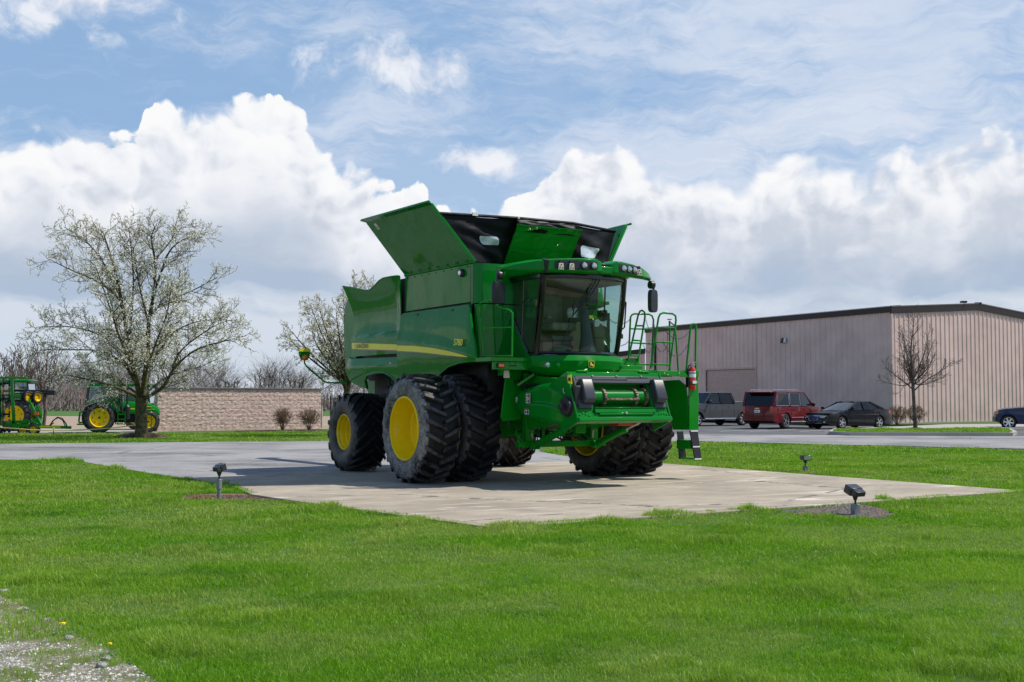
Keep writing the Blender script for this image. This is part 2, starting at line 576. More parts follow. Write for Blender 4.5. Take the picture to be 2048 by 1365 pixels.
GL_CAR = glass('car_glass', (0.30, 0.34, 0.35), 1.6)
GL_DARK = glass('privacy_glass', (0.05, 0.055, 0.06), 1.3)


def tyre_mat(name, dust):
    m = mat(name, (0.016, 0.016, 0.018), 0.62, var=0.25, vs=5, bump=0.25, bs=45, spec=0.25)
    nt = m.node_tree
    N = NB(nt)
    p = nt.nodes['Principled BSDF']
    tc = N.n('ShaderNodeTexCoord')
    g = N.n('ShaderNodeNewGeometry')
    sp = N.n('ShaderNodeSeparateXYZ')
    nt.links.new(tc.outputs['Object'], sp.inputs[0])
    # distance from the axle: dust lies on the sidewall ring and on the lug tops
    rad = N.m('SQRT', N.m('ADD', N.m('MULTIPLY', sp.outputs[0], sp.outputs[0]), N.m('MULTIPLY', sp.outputs[2], sp.outputs[2])))
    at = N.n('ShaderNodeAttribute', attribute_name='dust')
    n1 = N.noise(tc.outputs['Object'], 5, 8, 0.7)
    n2 = N.noise(tc.outputs['Object'], 30, 6, 0.7)
    f = N.m('MULTIPLY', N.mr(N.m('ADD', N.m('MULTIPLY', n1, 0.6), N.m('MULTIPLY', n2, 0.4)), 0.38, 0.60), N.m('MULTIPLY', at.outputs['Fac'], dust), clamp=True)
    nt.links.new(N.mix(f, (0.0045, 0.005, 0.0065), (0.33, 0.315, 0.30)), p.inputs['Base Color'])
    nt.links.new(N.mr(f, 0, 1, 0.42, 0.9), p.inputs['Roughness'])
    return m


TYRE = tyre_mat('tyre_rubber', 0.32)
TYRE_D = tyre_mat('dusty_tyre_rubber', 0.95)
# ================================================================== GROUND
LAWN_Z = -0.035


def ground_mat(name, fn):
    m = bpy.data.materials.new(name)
    m.use_nodes = True
    N = NB(m.node_tree)
    tc = N.n('ShaderNodeTexCoord')
    p = m.node_tree.nodes['Principled BSDF']
    p.inputs['Specular IOR Level'].default_value = 0.25
    col, h, rough, bs = fn(N, tc.outputs['Object'])
    m.node_tree.links.new(col, p.inputs['Base Color'])
    N.put(p.inputs['Roughness'], rough)
    bn = N.n('ShaderNodeBump')
    bn.inputs['Strength'].default_value = bs
    bn.inputs['Distance'].default_value = 0.01
    N.put(bn.inputs['Height'], h)
    m.node_tree.links.new(bn.outputs[0], p.inputs['Normal'])
    MATS[name] = m
    return m


def f_soil(N, P):
    a = N.noise(P, 0.35, 5, 0.6); b = N.noise(P, 14, 8, 0.7)
    c = N.mix(N.mr(a, 0.35, 0.65), (0.045, 0.115, 0.018), (0.065, 0.125, 0.025))
    c = N.mix(N.mr(b, 0.45, 0.75, 0, 0.6), c, (0.09, 0.085, 0.040))
    return c, b, 0.95, 0.6


def f_farland(N, P):
    sp = N.n('ShaderNodeSeparateXYZ'); N.put(sp.inputs[0], P)
    a = N.noise(P, 0.02, 5, 0.6); b = N.noise(P, 2.5, 6, 0.7)
    c = N.mix(N.mr(b, 0.3, 0.7), (0.27, 0.21, 0.15), (0.37, 0.29, 0.21))
    return c, b, 0.95, 0.4


def f_asphalt(N, P):
    a = N.noise(P, 0.25, 6, 0.65, 0.4); st = N.noise(N.mapping(P, (0.12, 1.1, 1)), 1.0, 6, 0.6)
    g = N.noise(P, 24, 5, 0.85); s = N.noise(P, 1.6, 8, 0.7)
    c = N.mix(N.mr(a, 0.30, 0.62), (0.095, 0.096, 0.104), (0.29, 0.285, 0.280))
    c = N.mix(N.mr(st, 0.50, 0.66, 0, 0.65), c, (0.32, 0.315, 0.305))
    c = N.mix(N.mr(s, 0.55, 0.75, 0, 0.6), c, (0.10, 0.10, 0.107))
    c = N.mix(N.mr(g, 0.46, 0.66, 0, 0.55), c, (0.40, 0.39, 0.38))
    c = N.mix(N.mr(g, 0.30, 0.46, 0.5, 0), c, (0.055, 0.056, 0.06))
    v = N.n('ShaderNodeTexVoronoi', feature='DISTANCE_TO_EDGE'); N.put(v.inputs['Vector'], N.mapping(P, (0.16, 0.4, 1))); v.inputs['Scale'].default_value = 1.0
    N.put(v.inputs['Randomness'], 1.0)
    cr = N.mr(N.m('ADD', v.outputs[0], N.m('MULTIPLY', N.m('SUBTRACT', s, 0.5), 0.05)), 0.0, 0.006, 0.55, 0)
    c = N.mix(cr, c, (0.03, 0.03, 0.032))
    return c, g, 0.9, 0.5


def f_parking(N, P):
    a = N.noise(P, 0.3, 6, 0.65); g = N.noise(P, 50, 5, 0.8)
    c = N.mix(N.mr(a, 0.3, 0.65), (0.075, 0.077, 0.085), (0.135, 0.135, 0.14))
    return c, g, 0.85, 0.4


def f_concrete(N, P):
    r = N.mapping(P, (1, 1, 1), rot=(0, 0, R(-28)))
    st = N.noise(N.mapping(r, (0.55, 1.1, 1)), 1.1, 8, 0.66, 1.2)
    st2 = N.noise(N.mapping(r, (0.28, 1.7, 1), loc=(4, 2, 0)), 1.5, 7, 0.68, 1.0)
    a = N.noise(P, 0.5, 6, 0.65); g = N.noise(P, 22, 6, 0.8); s = N.noise(P, 3.0, 8, 0.7)
    c = N.mix(N.mr(a, 0.3, 0.68), (0.290, 0.248, 0.190), (0.420, 0.362, 0.280))
    c = N.mix(N.mr(st, 0.48, 0.70, 0, 0.7), c, (0.20, 0.18, 0.155))
    c = N.mix(N.mr(st2, 0.565, 0.66, 0, 0.85), c, (0.66, 0.59, 0.48))
    c = N.mix(N.mr(s, 0.58, 0.8, 0, 0.5), c, (0.22, 0.19, 0.155))
    c = N.mix(N.mr(g, 0.50, 0.70, 0, 0.55), c, (0.19, 0.17, 0.145))
    v = N.n('ShaderNodeTexVoronoi', feature='DISTANCE_TO_EDGE'); N.put(v.inputs['Vector'], N.mapping(r, (0.11, 0.2, 1), loc=(0.33, 0.1, 0))); v.inputs['Scale'].default_value = 1.0
    cr = N.mr(N.m('ADD', v.outputs[0], N.m('MULTIPLY', N.m('SUBTRACT', s, 0.5), 0.06)), 0.0, 0.0022, 0.75, 0)
    c = N.mix(cr, c, (0.05, 0.042, 0.036))
    return c, g, 0.85, 0.35


def f_kerb(N, P):
    a = N.noise(P, 2.0, 6, 0.65)
    return N.mix(a, (0.30, 0.285, 0.25), (0.44, 0.42, 0.37)), a, 0.85, 0.2


def f_mulch(N, P):
    a = N.noise(P, 22, 8, 0.8); b = N.noise(P, 2.2, 5, 0.6)
    c = N.mix(N.mr(a, 0.3, 0.7), (0.020, 0.012, 0.008), (0.085, 0.048, 0.032))
    return N.mix(N.mr(b, 0.5, 0.7, 0, 0.5), c, (0.16, 0.12, 0.09)), a, 0.95, 1.0


def f_bed(N, P):
    a = N.noise(P, 30, 8, 0.8); b = N.noise(P, 3.0, 5, 0.6)
    c = N.mix(N.mr(a, 0.3, 0.7), (0.05, 0.045, 0.042), (0.17, 0.155, 0.145))
    return N.mix(N.mr(b, 0.42, 0.56, 0, 0.8), c, (0.20, 0.12, 0.07)), a, 0.95, 1.0


def f_gravelbase(N, P):
    a = N.noise(P, 35, 8, 0.8); b = N.noise(P, 2.6, 5, 0.6)
    c = N.mix(N.mr(a, 0.3, 0.7), (0.13, 0.115, 0.075), (0.34, 0.32, 0.26))
    return N.mix(N.mr(b, 0.42, 0.58, 0, 0.8), c, (0.115, 0.125, 0.04)), a, 0.95, 1.0


def f_field(N, P):
    b = N.noise(P, 2.5, 6, 0.7)
    return N.mix(b, (0.045, 0.12, 0.02), (0.075, 0.16, 0.03)), b, 0.95, 0.3


M_SOIL = ground_mat('turf_soil', f_soil); M_FAR = ground_mat('stubble', f_farland); M_ASPH = ground_mat('asphalt', f_asphalt)
M_PARK = ground_mat('parking_asphalt', f_parking); M_CONC = ground_mat('concrete', f_concrete); M_KERB = ground_mat('kerb_concrete', f_kerb)
M_MULCH = ground_mat('mulch', f_mulch); M_BED = ground_mat('bed_soil', f_bed); M_GRAV = ground_mat('gravel_base', f_gravelbase); M_FIELD = ground_mat('green_field', f_field)


def sheet(name, pts, z, m, kind='structure', thick=0.0):
    b = B()
    pts = [(p[0], p[1], z) for p in pts]
    if thick:
        b.prism([(x, y, z - thick) for x, y, _ in pts], (0, 0, thick))
    else:
        b.add(pts, [tuple(range(len(pts)))])
    o = b.build(name, m, bevel=0.01 if thick else 0, smooth=0)
    if kind: o['kind'] = kind
    return o


def gp(l, z=0.0): return [G(x, y, z) for x, y in l]


sheet('ground', [(-1500, -60), (1500, -60), (1500, 2600), (-1500, 2600)], -0.12, M_FAR)
sheet('lawn', [(-70, -20), (70, -20), (70, 62), (-70, 62)], LAWN_Z, M_SOIL)
sheet('green_field', [(-300, 118), (20, 118), (20, 190), (-300, 190)], -0.10, M_FIELD)
PAD_FRONT = [(375, 956), (465, 972), (505, 989), (592, 1002), (985, 1055), (2045, 981.5)]
PAD = PAD_FRONT + [(1245, 921), (1130, 923), (680, 941)]
sheet('concrete_pad', gp(PAD), 0.0, M_CONC, thick=0.11)
ROAD = [(-900, 924), (0, 918), (150, 920), (300, 945), (380, 957), (680, 941.5), (1130, 923.5), (1245, 921), (1200, 917), (1130, 911), (1080, 903), (1075, 893), (1160, 884), (1395, 882),
        (2048, 897), (2500, 909), (2500, 874), (2030, 872), (1658, 870), (1380, 868), (1000, 868), (690, 881), (0, 887), (-900, 895)]
sheet('road', gp(ROAD), -0.016, M_ASPH)
sheet('parking_lot', [G(1000, 869), G(1380, 869), G(1658, 871), G(2030, 873), G(2500, 875), (50, 78, 0), (0, 78, 0)], -0.020, M_PARK)
WAYL = WAY = None
# kerbed grass island and the pavement beside the building
isl = [G(1657, 869), G(1700, 871), G(2026, 872), G(2034, 869), G(2022, 863), G(1668, 862.5)]
isl = [(p.x, p.y) for p in isl]


def inset(poly, d):
    n = len(poly); out = []
    cx = sum(p[0] for p in poly) / n; cy = sum(p[1] for p in poly) / n
    A = sum(poly[i][0] * poly[(i + 1) % n][1] - poly[(i + 1) % n][0] * poly[i][1] for i in range(n))
    s = 1 if A > 0 else -1
    for i in range(n):
        p0, p1, p2 = Vector(poly[i - 1][:2]), Vector(poly[i][:2]), Vector(poly[(i + 1) % n][:2])
        a = (p1 - p0).normalized(); b = (p2 - p1).normalized()
        na = Vector((-a.y, a.x)) * s; nb = Vector((-b.y, b.x)) * s
        q = (na + nb); q = q.normalized() * min(2.5 * d, d / max(0.3, q.normalized().dot(na)))
        out.append((p1.x + q.x, p1.y + q.y))
    return out


def kerb_ring(name, poly, w, z0, z1, m):
    inn = inset(poly, w)
    n = len(poly)
    b = B()
    for i in range(n):
        j = (i + 1) % n
        b.hexa([(*poly[i][:2], z0), (*poly[j][:2], z0), (*inn[j], z0), (*inn[i], z0), (*poly[i][:2], z1), (*poly[j][:2], z1), (*inn[j], z1), (*inn[i], z1)])
    o = b.build(name, m, smooth=0)
    o['kind'] = 'structure'
    return inn


IN_ISL = kerb_ring('kerb', isl, 0.16, -0.05, 0.13, M_KERB)
sheet('island_turf', IN_ISL, 0.11, M_SOIL)
SW = [G(1700, 861.5), G(1965, 861.5), G(2100, 860), (34, 70, 0), (24.5, 67.6, 0)]
sheet('pavement', SW, 0.10, M_KERB, thick=0.14)
sheet('building_verge', [(17, 68.3), (24, 67.75), (40, 71.2), (40, 84), (17, 84)], 0.085, M_SOIL, thick=0.1)
# painted bay lines on the parking lot
b = B()
for k, px in enumerate((1440, 1500, 1600, 1650)):
    p = G(px, 862.5)
    d = Vector((0.62, 0.78, 0)) * 4.8; w = Vector((0.78, -0.62, 0)) * 0.06
    b.add([(p - w).to_2d().to_3d() + Vector((0, 0, -0.014)), (p + w).to_2d().to_3d() + Vector((0, 0, -0.014)), (p + w + d).to_2d().to_3d() + Vector((0, 0, -0.014)), (p - w + d).to_2d().to_3d() + Vector((0, 0, -0.014))], [(0, 1, 2, 3)])
o = b.build('bay_markings', WHITE, smooth=0); o['kind'] = 'structure'


# beds
def blobpoly(px, py, rx, ry, z=LAWN_Z, n=22, seed=1, amp=0.18):
    rnd = random.Random(seed)
    ph = [rnd.uniform(0, 6.28) for _ in range(4)]
    out = []
    for i in range(n):
        t = 2 * math.pi * i / n
        k = 1 + amp * (math.sin(2 * t + ph[0]) * .5 + math.sin(3 * t + ph[1]) * .4 + math.sin(5 * t + ph[2]) * .3)
        out.append(G(px + rx * k * math.cos(t), py + ry * k * math.sin(t), z))
    return out


BED_L = gp([(352, 1000), (372, 991), (440, 988), (516, 989), (620, 1004), (560, 1003), (470, 1001), (400, 1001)], LAWN_Z)
BED_R = gp([(1555, 1024), (1600, 1020), (1705, 1010), (1735, 1012), (1760, 1018), (1792, 1030), (1760, 1039), (1690, 1036), (1610, 1032)], LAWN_Z)
BED_B = gp([(1552, 944), (1580, 940.5), (1618, 941), (1645, 944), (1640, 949), (1600, 947.5)], LAWN_Z)
sheet('bed_soil', BED_L, LAWN_Z + 0.004, M_BED); sheet('bed_soil', BED_R, LAWN_Z + 0.006, M_BED); sheet('bed_soil', BED_B, LAWN_Z + 0.007, M_BED)
GRAVEL = gp([(-500, 1110), (-60, 1165), (15, 1200), (80, 1228), (150, 1262), (225, 1305), (320, 1368), (440, 1480), (-900, 1480)], LAWN_Z)
_rg = random.Random(4); gv = []
for i_ in range(len(GRAVEL)):
    a_, b_ = GRAVEL[i_], GRAVEL[(i_ + 1) % len(GRAVEL)]
    k_ = max(1, int((b_ - a_).length / .12)) if 0 < i_ < len(GRAVEL) - 3 else 1
    gv += [a_.lerp(b_, j_ / k_) + Vector((_rg.uniform(-.10, .10), _rg.uniform(-.10, .10), 0)) for j_ in range(k_)]
sheet('gravel_verge', gv, LAWN_Z + 0.004, M_GRAV)
WALLBED = gp([(470, 862), (640, 859), (652, 862), (560, 865), (470, 866)], LAWN_Z)
sheet('wall_bed', WALLBED, LAWN_Z + 0.008, M_MULCH)
# light drive strip behind the far lawn where the machines stand
sheet('gravel_yard', gp([(-900, 869), (315, 866), (315, 858), (-900, 858)], LAWN_Z), LAWN_Z + 0.009, ground_mat('yard', lambda N, P: (N.mix(N.noise(P, 20, 6, .7), (0.2, 0.19, 0.17), (0.42, 0.40, 0.36)), N.noise(P, 30), 0.95, 0.5)))

# mulch mound at the big tree
mp = G(283, 876, LAWN_Z)
b = B(); rows = []
rnd = random.Random(5)
for i, (rr, zz) in enumerate([(0.0, 0.20), (0.4, 0.19), (0.7, 0.13), (0.95, 0.05), (1.1, -0.02)]):
    rows.append([(mp.x + rr * 1.05 * math.cos(t) * (1 + rnd.uniform(-.05, .05)), mp.y + rr * 0.95 * math.sin(t), LAWN_Z + zz + rnd.uniform(-.02, .02)) for t in [2 * math.pi * j / 24 for j in range(25)]])
    rows[-1][-1] = rows[-1][0]
b.grid(rows)
o = b.build('mulch_mound', M_MULCH, smooth=0); o['kind'] = 'structure'


# ------------------------------------------------------------------ grass blades (one object: uncountable)
def in_poly(x, y, poly):
    c = np.zeros(len(x), bool)
    n = len(poly)
    for i in range(n):
        x1, y1 = poly[i][0], poly[i][1]; x2, y2 = poly[i - 1][0], poly[i - 1][1]
        k = ((y1 > y) != (y2 > y))
        with np.errstate(divide='ignore', invalid='ignore'):
            c ^= k & (x < (x2 - x1) * (y - y1) / (y2 - y1) + x1)
    return c


def vnoise(x, y, s, seed=0):
    r = np.random.RandomState(seed); T = r.rand(64, 64)
    X = x * s + 100; Y = y * s + 100
    xi = np.floor(X).astype(int); yi = np.floor(Y).astype(int); fx = X - xi; fy = Y - yi
    fx = fx * fx * (3 - 2 * fx); fy = fy * fy * (3 - 2 * fy)
    g = lambda i, j: T[(xi + i) % 64, (yi + j) % 64]
    return (g(0, 0) * (1 - fx) + g(1, 0) * fx) * (1 - fy) + (g(0, 1) * (1 - fx) + g(1, 1) * fx) * fy


def fbm(x, y, s, seed=0):
    return 0.5 * vnoise(x, y, s, seed) + 0.27 * vnoise(x, y, s * 2.3, seed + 1) + 0.15 * vnoise(x, y, s * 5.1, seed + 2) + 0.08 * vnoise(x, y, s * 11, seed + 3)


def edge_dist(x, y, poly):
    d = np.full(len(x), 1e9)
    for i in range(len(poly)):
        ax, ay = poly[i - 1][0], poly[i - 1][1]; bx, by = poly[i][0], poly[i][1]
        L2 = (bx - ax) ** 2 + (by - ay) ** 2 + 1e-9
        t = np.clip(((x - ax) * (bx - ax) + (y - ay) * (by - ay)) / L2, 0, 1)
        d = np.minimum(d, np.hypot(x - ax - t * (bx - ax), y - ay - t * (by - ay)))
    return d


def gravelness(x, y):
    g = [tuple(q[:2]) for q in GRAVEL]
    ins = in_poly(x, y, g)
    d = edge_dist(x, y, g) * np.where(ins, 1, -1)
    return np.clip((d + 0.08) / 1.15 + (fbm(x, y, 2.6, 9) - .5) * 2.6 + (fbm(x, y, 8, 19) - .5) * .8, 0, 1) * (d > -.35)


def make_grass(name, seed, bins, include, exclude, z, hscale=1.0):
    rs = np.random.RandomState(seed)
    XS, YS, HS, WS, CS, HU = [], [], [], [], [], []
    for y0, y1, dens, h, w in bins:
        wx = 0.44 * y1 + 2.0
        n = int(dens * (y1 - y0) * 2 * wx)
        x = rs.uniform(-wx, wx, n); y = rs.uniform(y0, y1, n)
        k = np.abs(x) < 0.44 * y + 1.8
        x, y = x[k], y[k]
        k = np.zeros(len(x), bool)
        for p in include: k |= in_poly(x, y, p)
        for p, soft in exclude:
            if soft:
                k &= rs.rand(len(x)) > gravelness(x, y) * 1.02 + .55 * in_poly(x, y, p)
            else: k &= ~in_poly(x, y, p)
        x, y = x[k], y[k]
        pn = fbm(x, y, 0.55, 3); tf = fbm(x, y, 1.5, 21); fine = vnoise(x, y, 7, 33)
        clump = fbm(x, y, 4.5, 77)
        k = rs.rand(len(x)) < np.clip(0.10 + 1.4 * fine + 0.8 * pn - 2.2 * np.clip(0.44 - clump, 0, 1), 0.22, 1)
        x, y, pn, tf = x[k], y[k], pn[k], tf[k]
        tuft = np.clip((tf - 0.58) * 9, 0, 1)
        dry = np.clip((fbm(x, y, 0.8, 55) - 0.48) * 5.5, 0, 1)
        hh = h * rs.uniform(0.55, 1.15, len(x)) * (0.50 + 0.75 * pn + 1.15 * tuft) * hscale * (1 - 0.35 * dry)
        XS.append(x); YS.append(y); HS.append(hh); WS.append(w * rs.uniform(0.7, 1.3, len(x)))
        c = rs.rand(len(x)); CS.append(c)
        HU.append(np.clip(0.5 * dry + 0.35 * tuft + (rs.rand(len(x)) < (0.035 + 0.20 * dry)) * 0.8, 0, 1))
    x, y, h, w, c, hu = map(np.concatenate, (XS, YS, HS, WS, CS, HU))
    n = len(x)
    th = rs.uniform(0, 2 * np.pi, n); ln = rs.uniform(0.15, 0.9, n) * h; lt = rs.uniform(0, 2 * np.pi, n)
    dx, dy = np.cos(th) * w / 2, np.sin(th) * w / 2
    lx, ly = np.cos(lt) * ln, np.sin(lt) * ln
    V = np.zeros((n, 5, 3), np.float32)
    V[:, 0] = np.stack([x - dx, y - dy, np.full(n, z - 0.005)], 1)
    V[:, 1] = np.stack([x + dx, y + dy, np.full(n, z - 0.005)], 1)
    V[:, 2] = np.stack([x + dx * .8 + lx * .35, y + dy * .8 + ly * .35, z + h * .6], 1)
    V[:, 3] = np.stack([x - dx * .8 + lx * .35, y - dy * .8 + ly * .35, z + h * .6], 1)
    V[:, 4] = np.stack([x + lx, y + ly, z + h * rs.uniform(0.85, 1.0, n)], 1)
    base = np.arange(n)[:, None] * 5
    F = (base + np.array([[0, 1, 2, 3, 3, 2, 4]])).ravel()
    LC = np.tile([4, 3], n)
    o = np_mesh(name, V.reshape(-1, 3), F, LC, M_GRASS)
    at = o.data.attributes.new('tint', 'FLOAT_COLOR', 'POINT')
    col = np.zeros((n, 5, 4), np.float32); col[:, :, 0] = c[:, None]; col[:, :, 1] = hu[:, None]; col[:, :, 3] = 1
    at.data.foreach_set('color', col.ravel())
    o['kind'] = 'stuff'
    print('grass', name, n)
    return o


def grass_mat():
    m = bpy.data.materials.new('grass_blades')
    m.use_nodes = True
    nt = m.node_tree
    nt.nodes.clear()
    N = NB(nt)
    at = N.n('ShaderNodeAttribute', attribute_name='tint')
    sp = N.n('ShaderNodeSeparateColor'); nt.links.new(at.outputs['Color'], sp.inputs[0])
    tc = N.n('ShaderNodeTexCoord')
    pt = N.noise(tc.outputs['Object'], 0.33, 5, 0.6)
    c = N.mix(sp.outputs[0], (0.075, 0.235, 0.003), (0.235, 0.480, 0.012))
    c = N.mix(N.mr(pt, 0.40, 0.62, 0, 0.7), c, (0.34, 0.50, 0.045))
    c = N.mix(N.mr(N.noise(tc.outputs['Object'], 1.1, 4, 0.6), 0.48, 0.66, 0, 0.6), c, (0.045, 0.165, 0.010))
    c = N.mix(N.mr(N.noise(N.mapping(tc.outputs['Object'], (0.35, 1.2, 1), loc=(7, 3, 0)), 0.55, 4, 0.6), 0.50, 0.68, 0, 0.55), c, (0.34, 0.42, 0.06))
    c = N.mix(sp.outputs[1], c, (0.38, 0.46, 0.10))
    df = N.n('ShaderNodeBsdfDiffuse'); nt.links.new(c, df.inputs[0])
    tl = N.n('ShaderNodeBsdfTranslucent'); nt.links.new(N.mix(0.5, c, (0.20, 0.44, 0.005)), tl.inputs[0])
    mx = N.n('ShaderNodeMixShader'); mx.inputs[0].default_value = 0.42
    nt.links.new(df.outputs[0], mx.inputs[1]); nt.links.new(tl.outputs[0], mx.inputs[2])
    gl = N.n('ShaderNodeBsdfGlossy'); gl.inputs['Roughness'].default_value = 0.45; gl.inputs[0].default_value = (1, 1, 1, 1)
    m2 = N.n('ShaderNodeMixShader'); m2.inputs[0].default_value = 0.018
    nt.links.new(mx.outputs[0], m2.inputs[1]); nt.links.new(gl.outputs[0], m2.inputs[2])
    o = N.n('ShaderNodeOutputMaterial'); nt.links.new(m2.outputs[0], o.inputs[0])
    return m


M_GRASS = grass_mat()
FRONT = [(-30, 3)] + [tuple(G(x, y)[:2]) for x, y in [(-900, 924), (0, 919), (150, 921), (300, 946), (380, 957), (470, 969.5), (514, 986.5), (592, 1000), (985, 1051), (2040, 979.5), (2500, 1007)]] + [(30, 3)]
PATCH = [tuple(G(x, y)[:2]) for x, y in [(1088, 903), (1130, 910), (1200, 916), (1252, 921), (2042, 981), (2500, 1009), (2500, 909), (2048, 898), (1395, 883), (1160, 885), (1090, 893)]]
STRIP = [tuple(G(x, y)[:2]) for x, y in [(-900, 894), (0, 886), (690, 880), (690, 862), (315, 866), (-900, 870)]]
gx = [([tuple(p[:2]) for p in q], 0) for q in (BED_L, BED_R, BED_B)] + [([tuple(p[:2]) for p in GRAVEL], 0.62)]
make_grass('grass', 1, [(5.2, 8, 10500, 0.050, 0.0034), (8, 11, 6000, 0.052, 0.0045), (11, 15, 3300, 0.055, 0.0064), (15, 21, 1600, 0.055, 0.010), (21, 32, 800, 0.055, 0.014)], [FRONT, PATCH], gx, LAWN_Z)
def band(pts, w):
    out = [tuple(G(x, y)[:2]) for x, y in pts]
    back = [(x, y - w) for x, y in out]
    return out + back[::-1]


make_grass('edge_grass', 5, [(12, 18, 3400, 0.075, 0.009), (18, 31, 1700, 0.075, 0.012)], [band([(-60, 919), (150, 921), (300, 946), (380, 957), (470, 969.5), (514, 986)], .35), band([(575, 998), (985, 1050.5)], .30), band([(985, 1050.5), (1545, 1012)], .30), band([(1750, 998), (2040, 979.5), (2200, 988)], .30)], [], LAWN_Z)
make_grass('far_grass', 2, [(24, 34, 380, 0.055, 0.022), (34, 50, 170, 0.055, 0.034), (50, 62, 120, 0.06, 0.04)], [PATCH, STRIP], [([tuple(p[:2]) for p in WALLBED], 0)], LAWN_Z)
make_grass('island_grass', 3, [(48, 58, 400, 0.06, 0.03)], [IN_ISL], [], 0.11)


# gravel stones
def stones(name, n, seed, poly, z, r0, r1, soft, m, ymax=14):
    rs = np.random.RandomState(seed)
    P = np.array([[p[0], p[1]] for p in poly]); x = rs.uniform(P[:, 0].min(), P[:, 0].max(), n * 6); y = rs.uniform(5.0, min(ymax, P[:, 1].max()), n * 6)
    k = in_poly(x, y, [tuple(p[:2]) for p in poly]) & (np.abs(x) < 0.44 * y + 1.2) & ((rs.rand(len(x)) < gravelness(x, y) * 1.2 + .08) if soft == 'g' else (fbm(x, y, 2.2, 9) < soft + rs.uniform(-0.1, 0.1, len(x))))
    x, y = x[k][:n], y[k][:n]
    n = len(x)
    r = r0 + (r1 - r0) * rs.rand(n) ** 3
    dirs = np.array([[1, 0, 0], [-1, 0, 0], [0, 1, 0], [0, -1, 0], [0, 0, 1], [0, 0, -1]], float)
    V = dirs[None] * rs.uniform(0.6, 1.25, (n, 6, 1)) * r[:, None, None] * np.stack([np.ones(n), rs.uniform(.6, 1, n), rs.uniform(.4, .8, n)], 1)[:, None, :]
    V += rs.uniform(-.25, .25, (n, 6, 3)) * r[:, None, None]
    a = rs.uniform(0, 6.28, n); ca, sa = np.cos(a)[:, None], np.sin(a)[:, None]
    X = V[:, :, 0] * ca - V[:, :, 1] * sa; Y = V[:, :, 0] * sa + V[:, :, 1] * ca
    V = np.stack([X + x[:, None], Y + y[:, None], V[:, :, 2] + z + r[:, None] * .25], 2)
    T = np.array([[0, 2, 4], [2, 1, 4], [1, 3, 4], [3, 0, 4], [2, 0, 5], [1, 2, 5], [3, 1, 5], [0, 3, 5]]).ravel()
    F = (np.arange(n)[:, None] * 6 + T[None]).ravel()
    o = np_mesh(name, V.reshape(-1, 3), F, np.full(n * 8, 3), m)
    o['kind'] = 'stuff'
    return o


M_STONE = mat('limestone_chips', (0.26, 0.25, 0.23), 0.85, var=0.3, vs=14, c2=(0.60, 0.58, 0.54))
stones('gravel', 60000, 4, GRAVEL, LAWN_Z, 0.004, 0.0135, 'g', M_STONE)
stones('bed_gravel', 6000, 6, BED_R, LAWN_Z, 0.006, 0.022, 0.85, mat('dark_chips', (0.13, 0.125, 0.12), 0.85, var=0.4, vs=20), ymax=18)
stones('bed_chips', 5000, 7, BED_L, LAWN_Z, 0.006, 0.03, 0.9, mat('bark_chips', (0.15, 0.075, 0.042), 0.9, var=0.5, vs=20), ymax=19)


M_ROCK = mat('field_stone', (0.16, 0.15, 0.135), 0.9, var=0.3, vs=20, c2=(0.36, 0.345, 0.32), bump=1.0, bs=50)


def rock(px, py, r, seed, label):
    p = G(px, py, LAWN_Z)
    bm = bmesh.new(); bmesh.ops.create_icosphere(bm, subdivisions=2, radius=r)
    rnd = random.Random(seed)
    for v in bm.verts:
        v.co *= rnd.uniform(0.8, 1.12); v.co.z *= 0.62
    me = bpy.data.meshes.new('rock'); bm.to_mesh(me); bm.free(); me.materials.append(M_ROCK)
    o = link(bpy.data.objects.new('rock', me)); o.location = (p.x, p.y, LAWN_Z + r * 0.3)
    tag(o, label, 'rock', 'loose stones at the gravel edge')


rock(213, 1322, 0.032, 1, 'pale angular stone just below the smaller dandelion')
rock(204, 1336, 0.036, 2, 'flat pale stone at the gravel edge beside a taller stone')
rock(183, 1271, 0.02, 3, 'small grey stone in the grass above the dandelions')
rock(8, 1187, 0.04, 4, 'rounded grey stone in the grass above the gravel at the picture edge')
rock(138, 1280, 0.034, 5, 'broad white stone under the larger dandelion')


def dandelion(px, py, r, h, label):
    p = G(px, py + 6, LAWN_Z)
    root = empty('dandelion', (p.x, p.y, LAWN_Z), 0, label, 'flower', 'dandelions by the gravel')
    B().tube([(0, 0, 0), (0.004, 0, h * .5), (0, -0.004, h)], 0.0022, 6).build('stem', mat('dandelion_stem', (0.12, 0.22, 0.05), 0.6), root)
    b = B(); rnd = random.Random(int(px))
    for k in range(70):
        t = rnd.uniform(0, 6.28); rr = r * math.sqrt(rnd.random()); c = Vector((rr * math.cos(t), rr * math.sin(t) - .004, h + 0.006 - rr * .25 + rnd.uniform(0, .004)))
        d = Vector((math.cos(t), math.sin(t), .5)) * r * .35; s_ = Vector((-math.sin(t), math.cos(t), 0)) * r * .12
        b.add([c - s_, c + s_, c + d], [(0, 1, 2)])
    b.lathe([(h - .004, .001), (h, r * .8), (h + .008, r * .6), (h + .012, 0.001)], 12, 'Z')
    b.build('flower_head', mat('dandelion_petal', (0.85, 0.62, 0.0), 0.6), root, smooth=0)
    b = B()
    for k in range(7):
        t = k * .9; d = Vector((math.cos(t), math.sin(t), 0)); s_ = Vector((-d.y, d.x, 0))
        b.add([(0, 0, .004), d * .05 + s_ * .010 + Vector((0, 0, .02)), d * .10 + Vector((0, 0, .008)), d * .05 - s_ * .010 + Vector((0, 0, .02))], [(0, 1, 2, 3)])
    b.build('leaf_rosette', mat('dandelion_leaf', (0.07, 0.16, 0.03), 0.6), root)


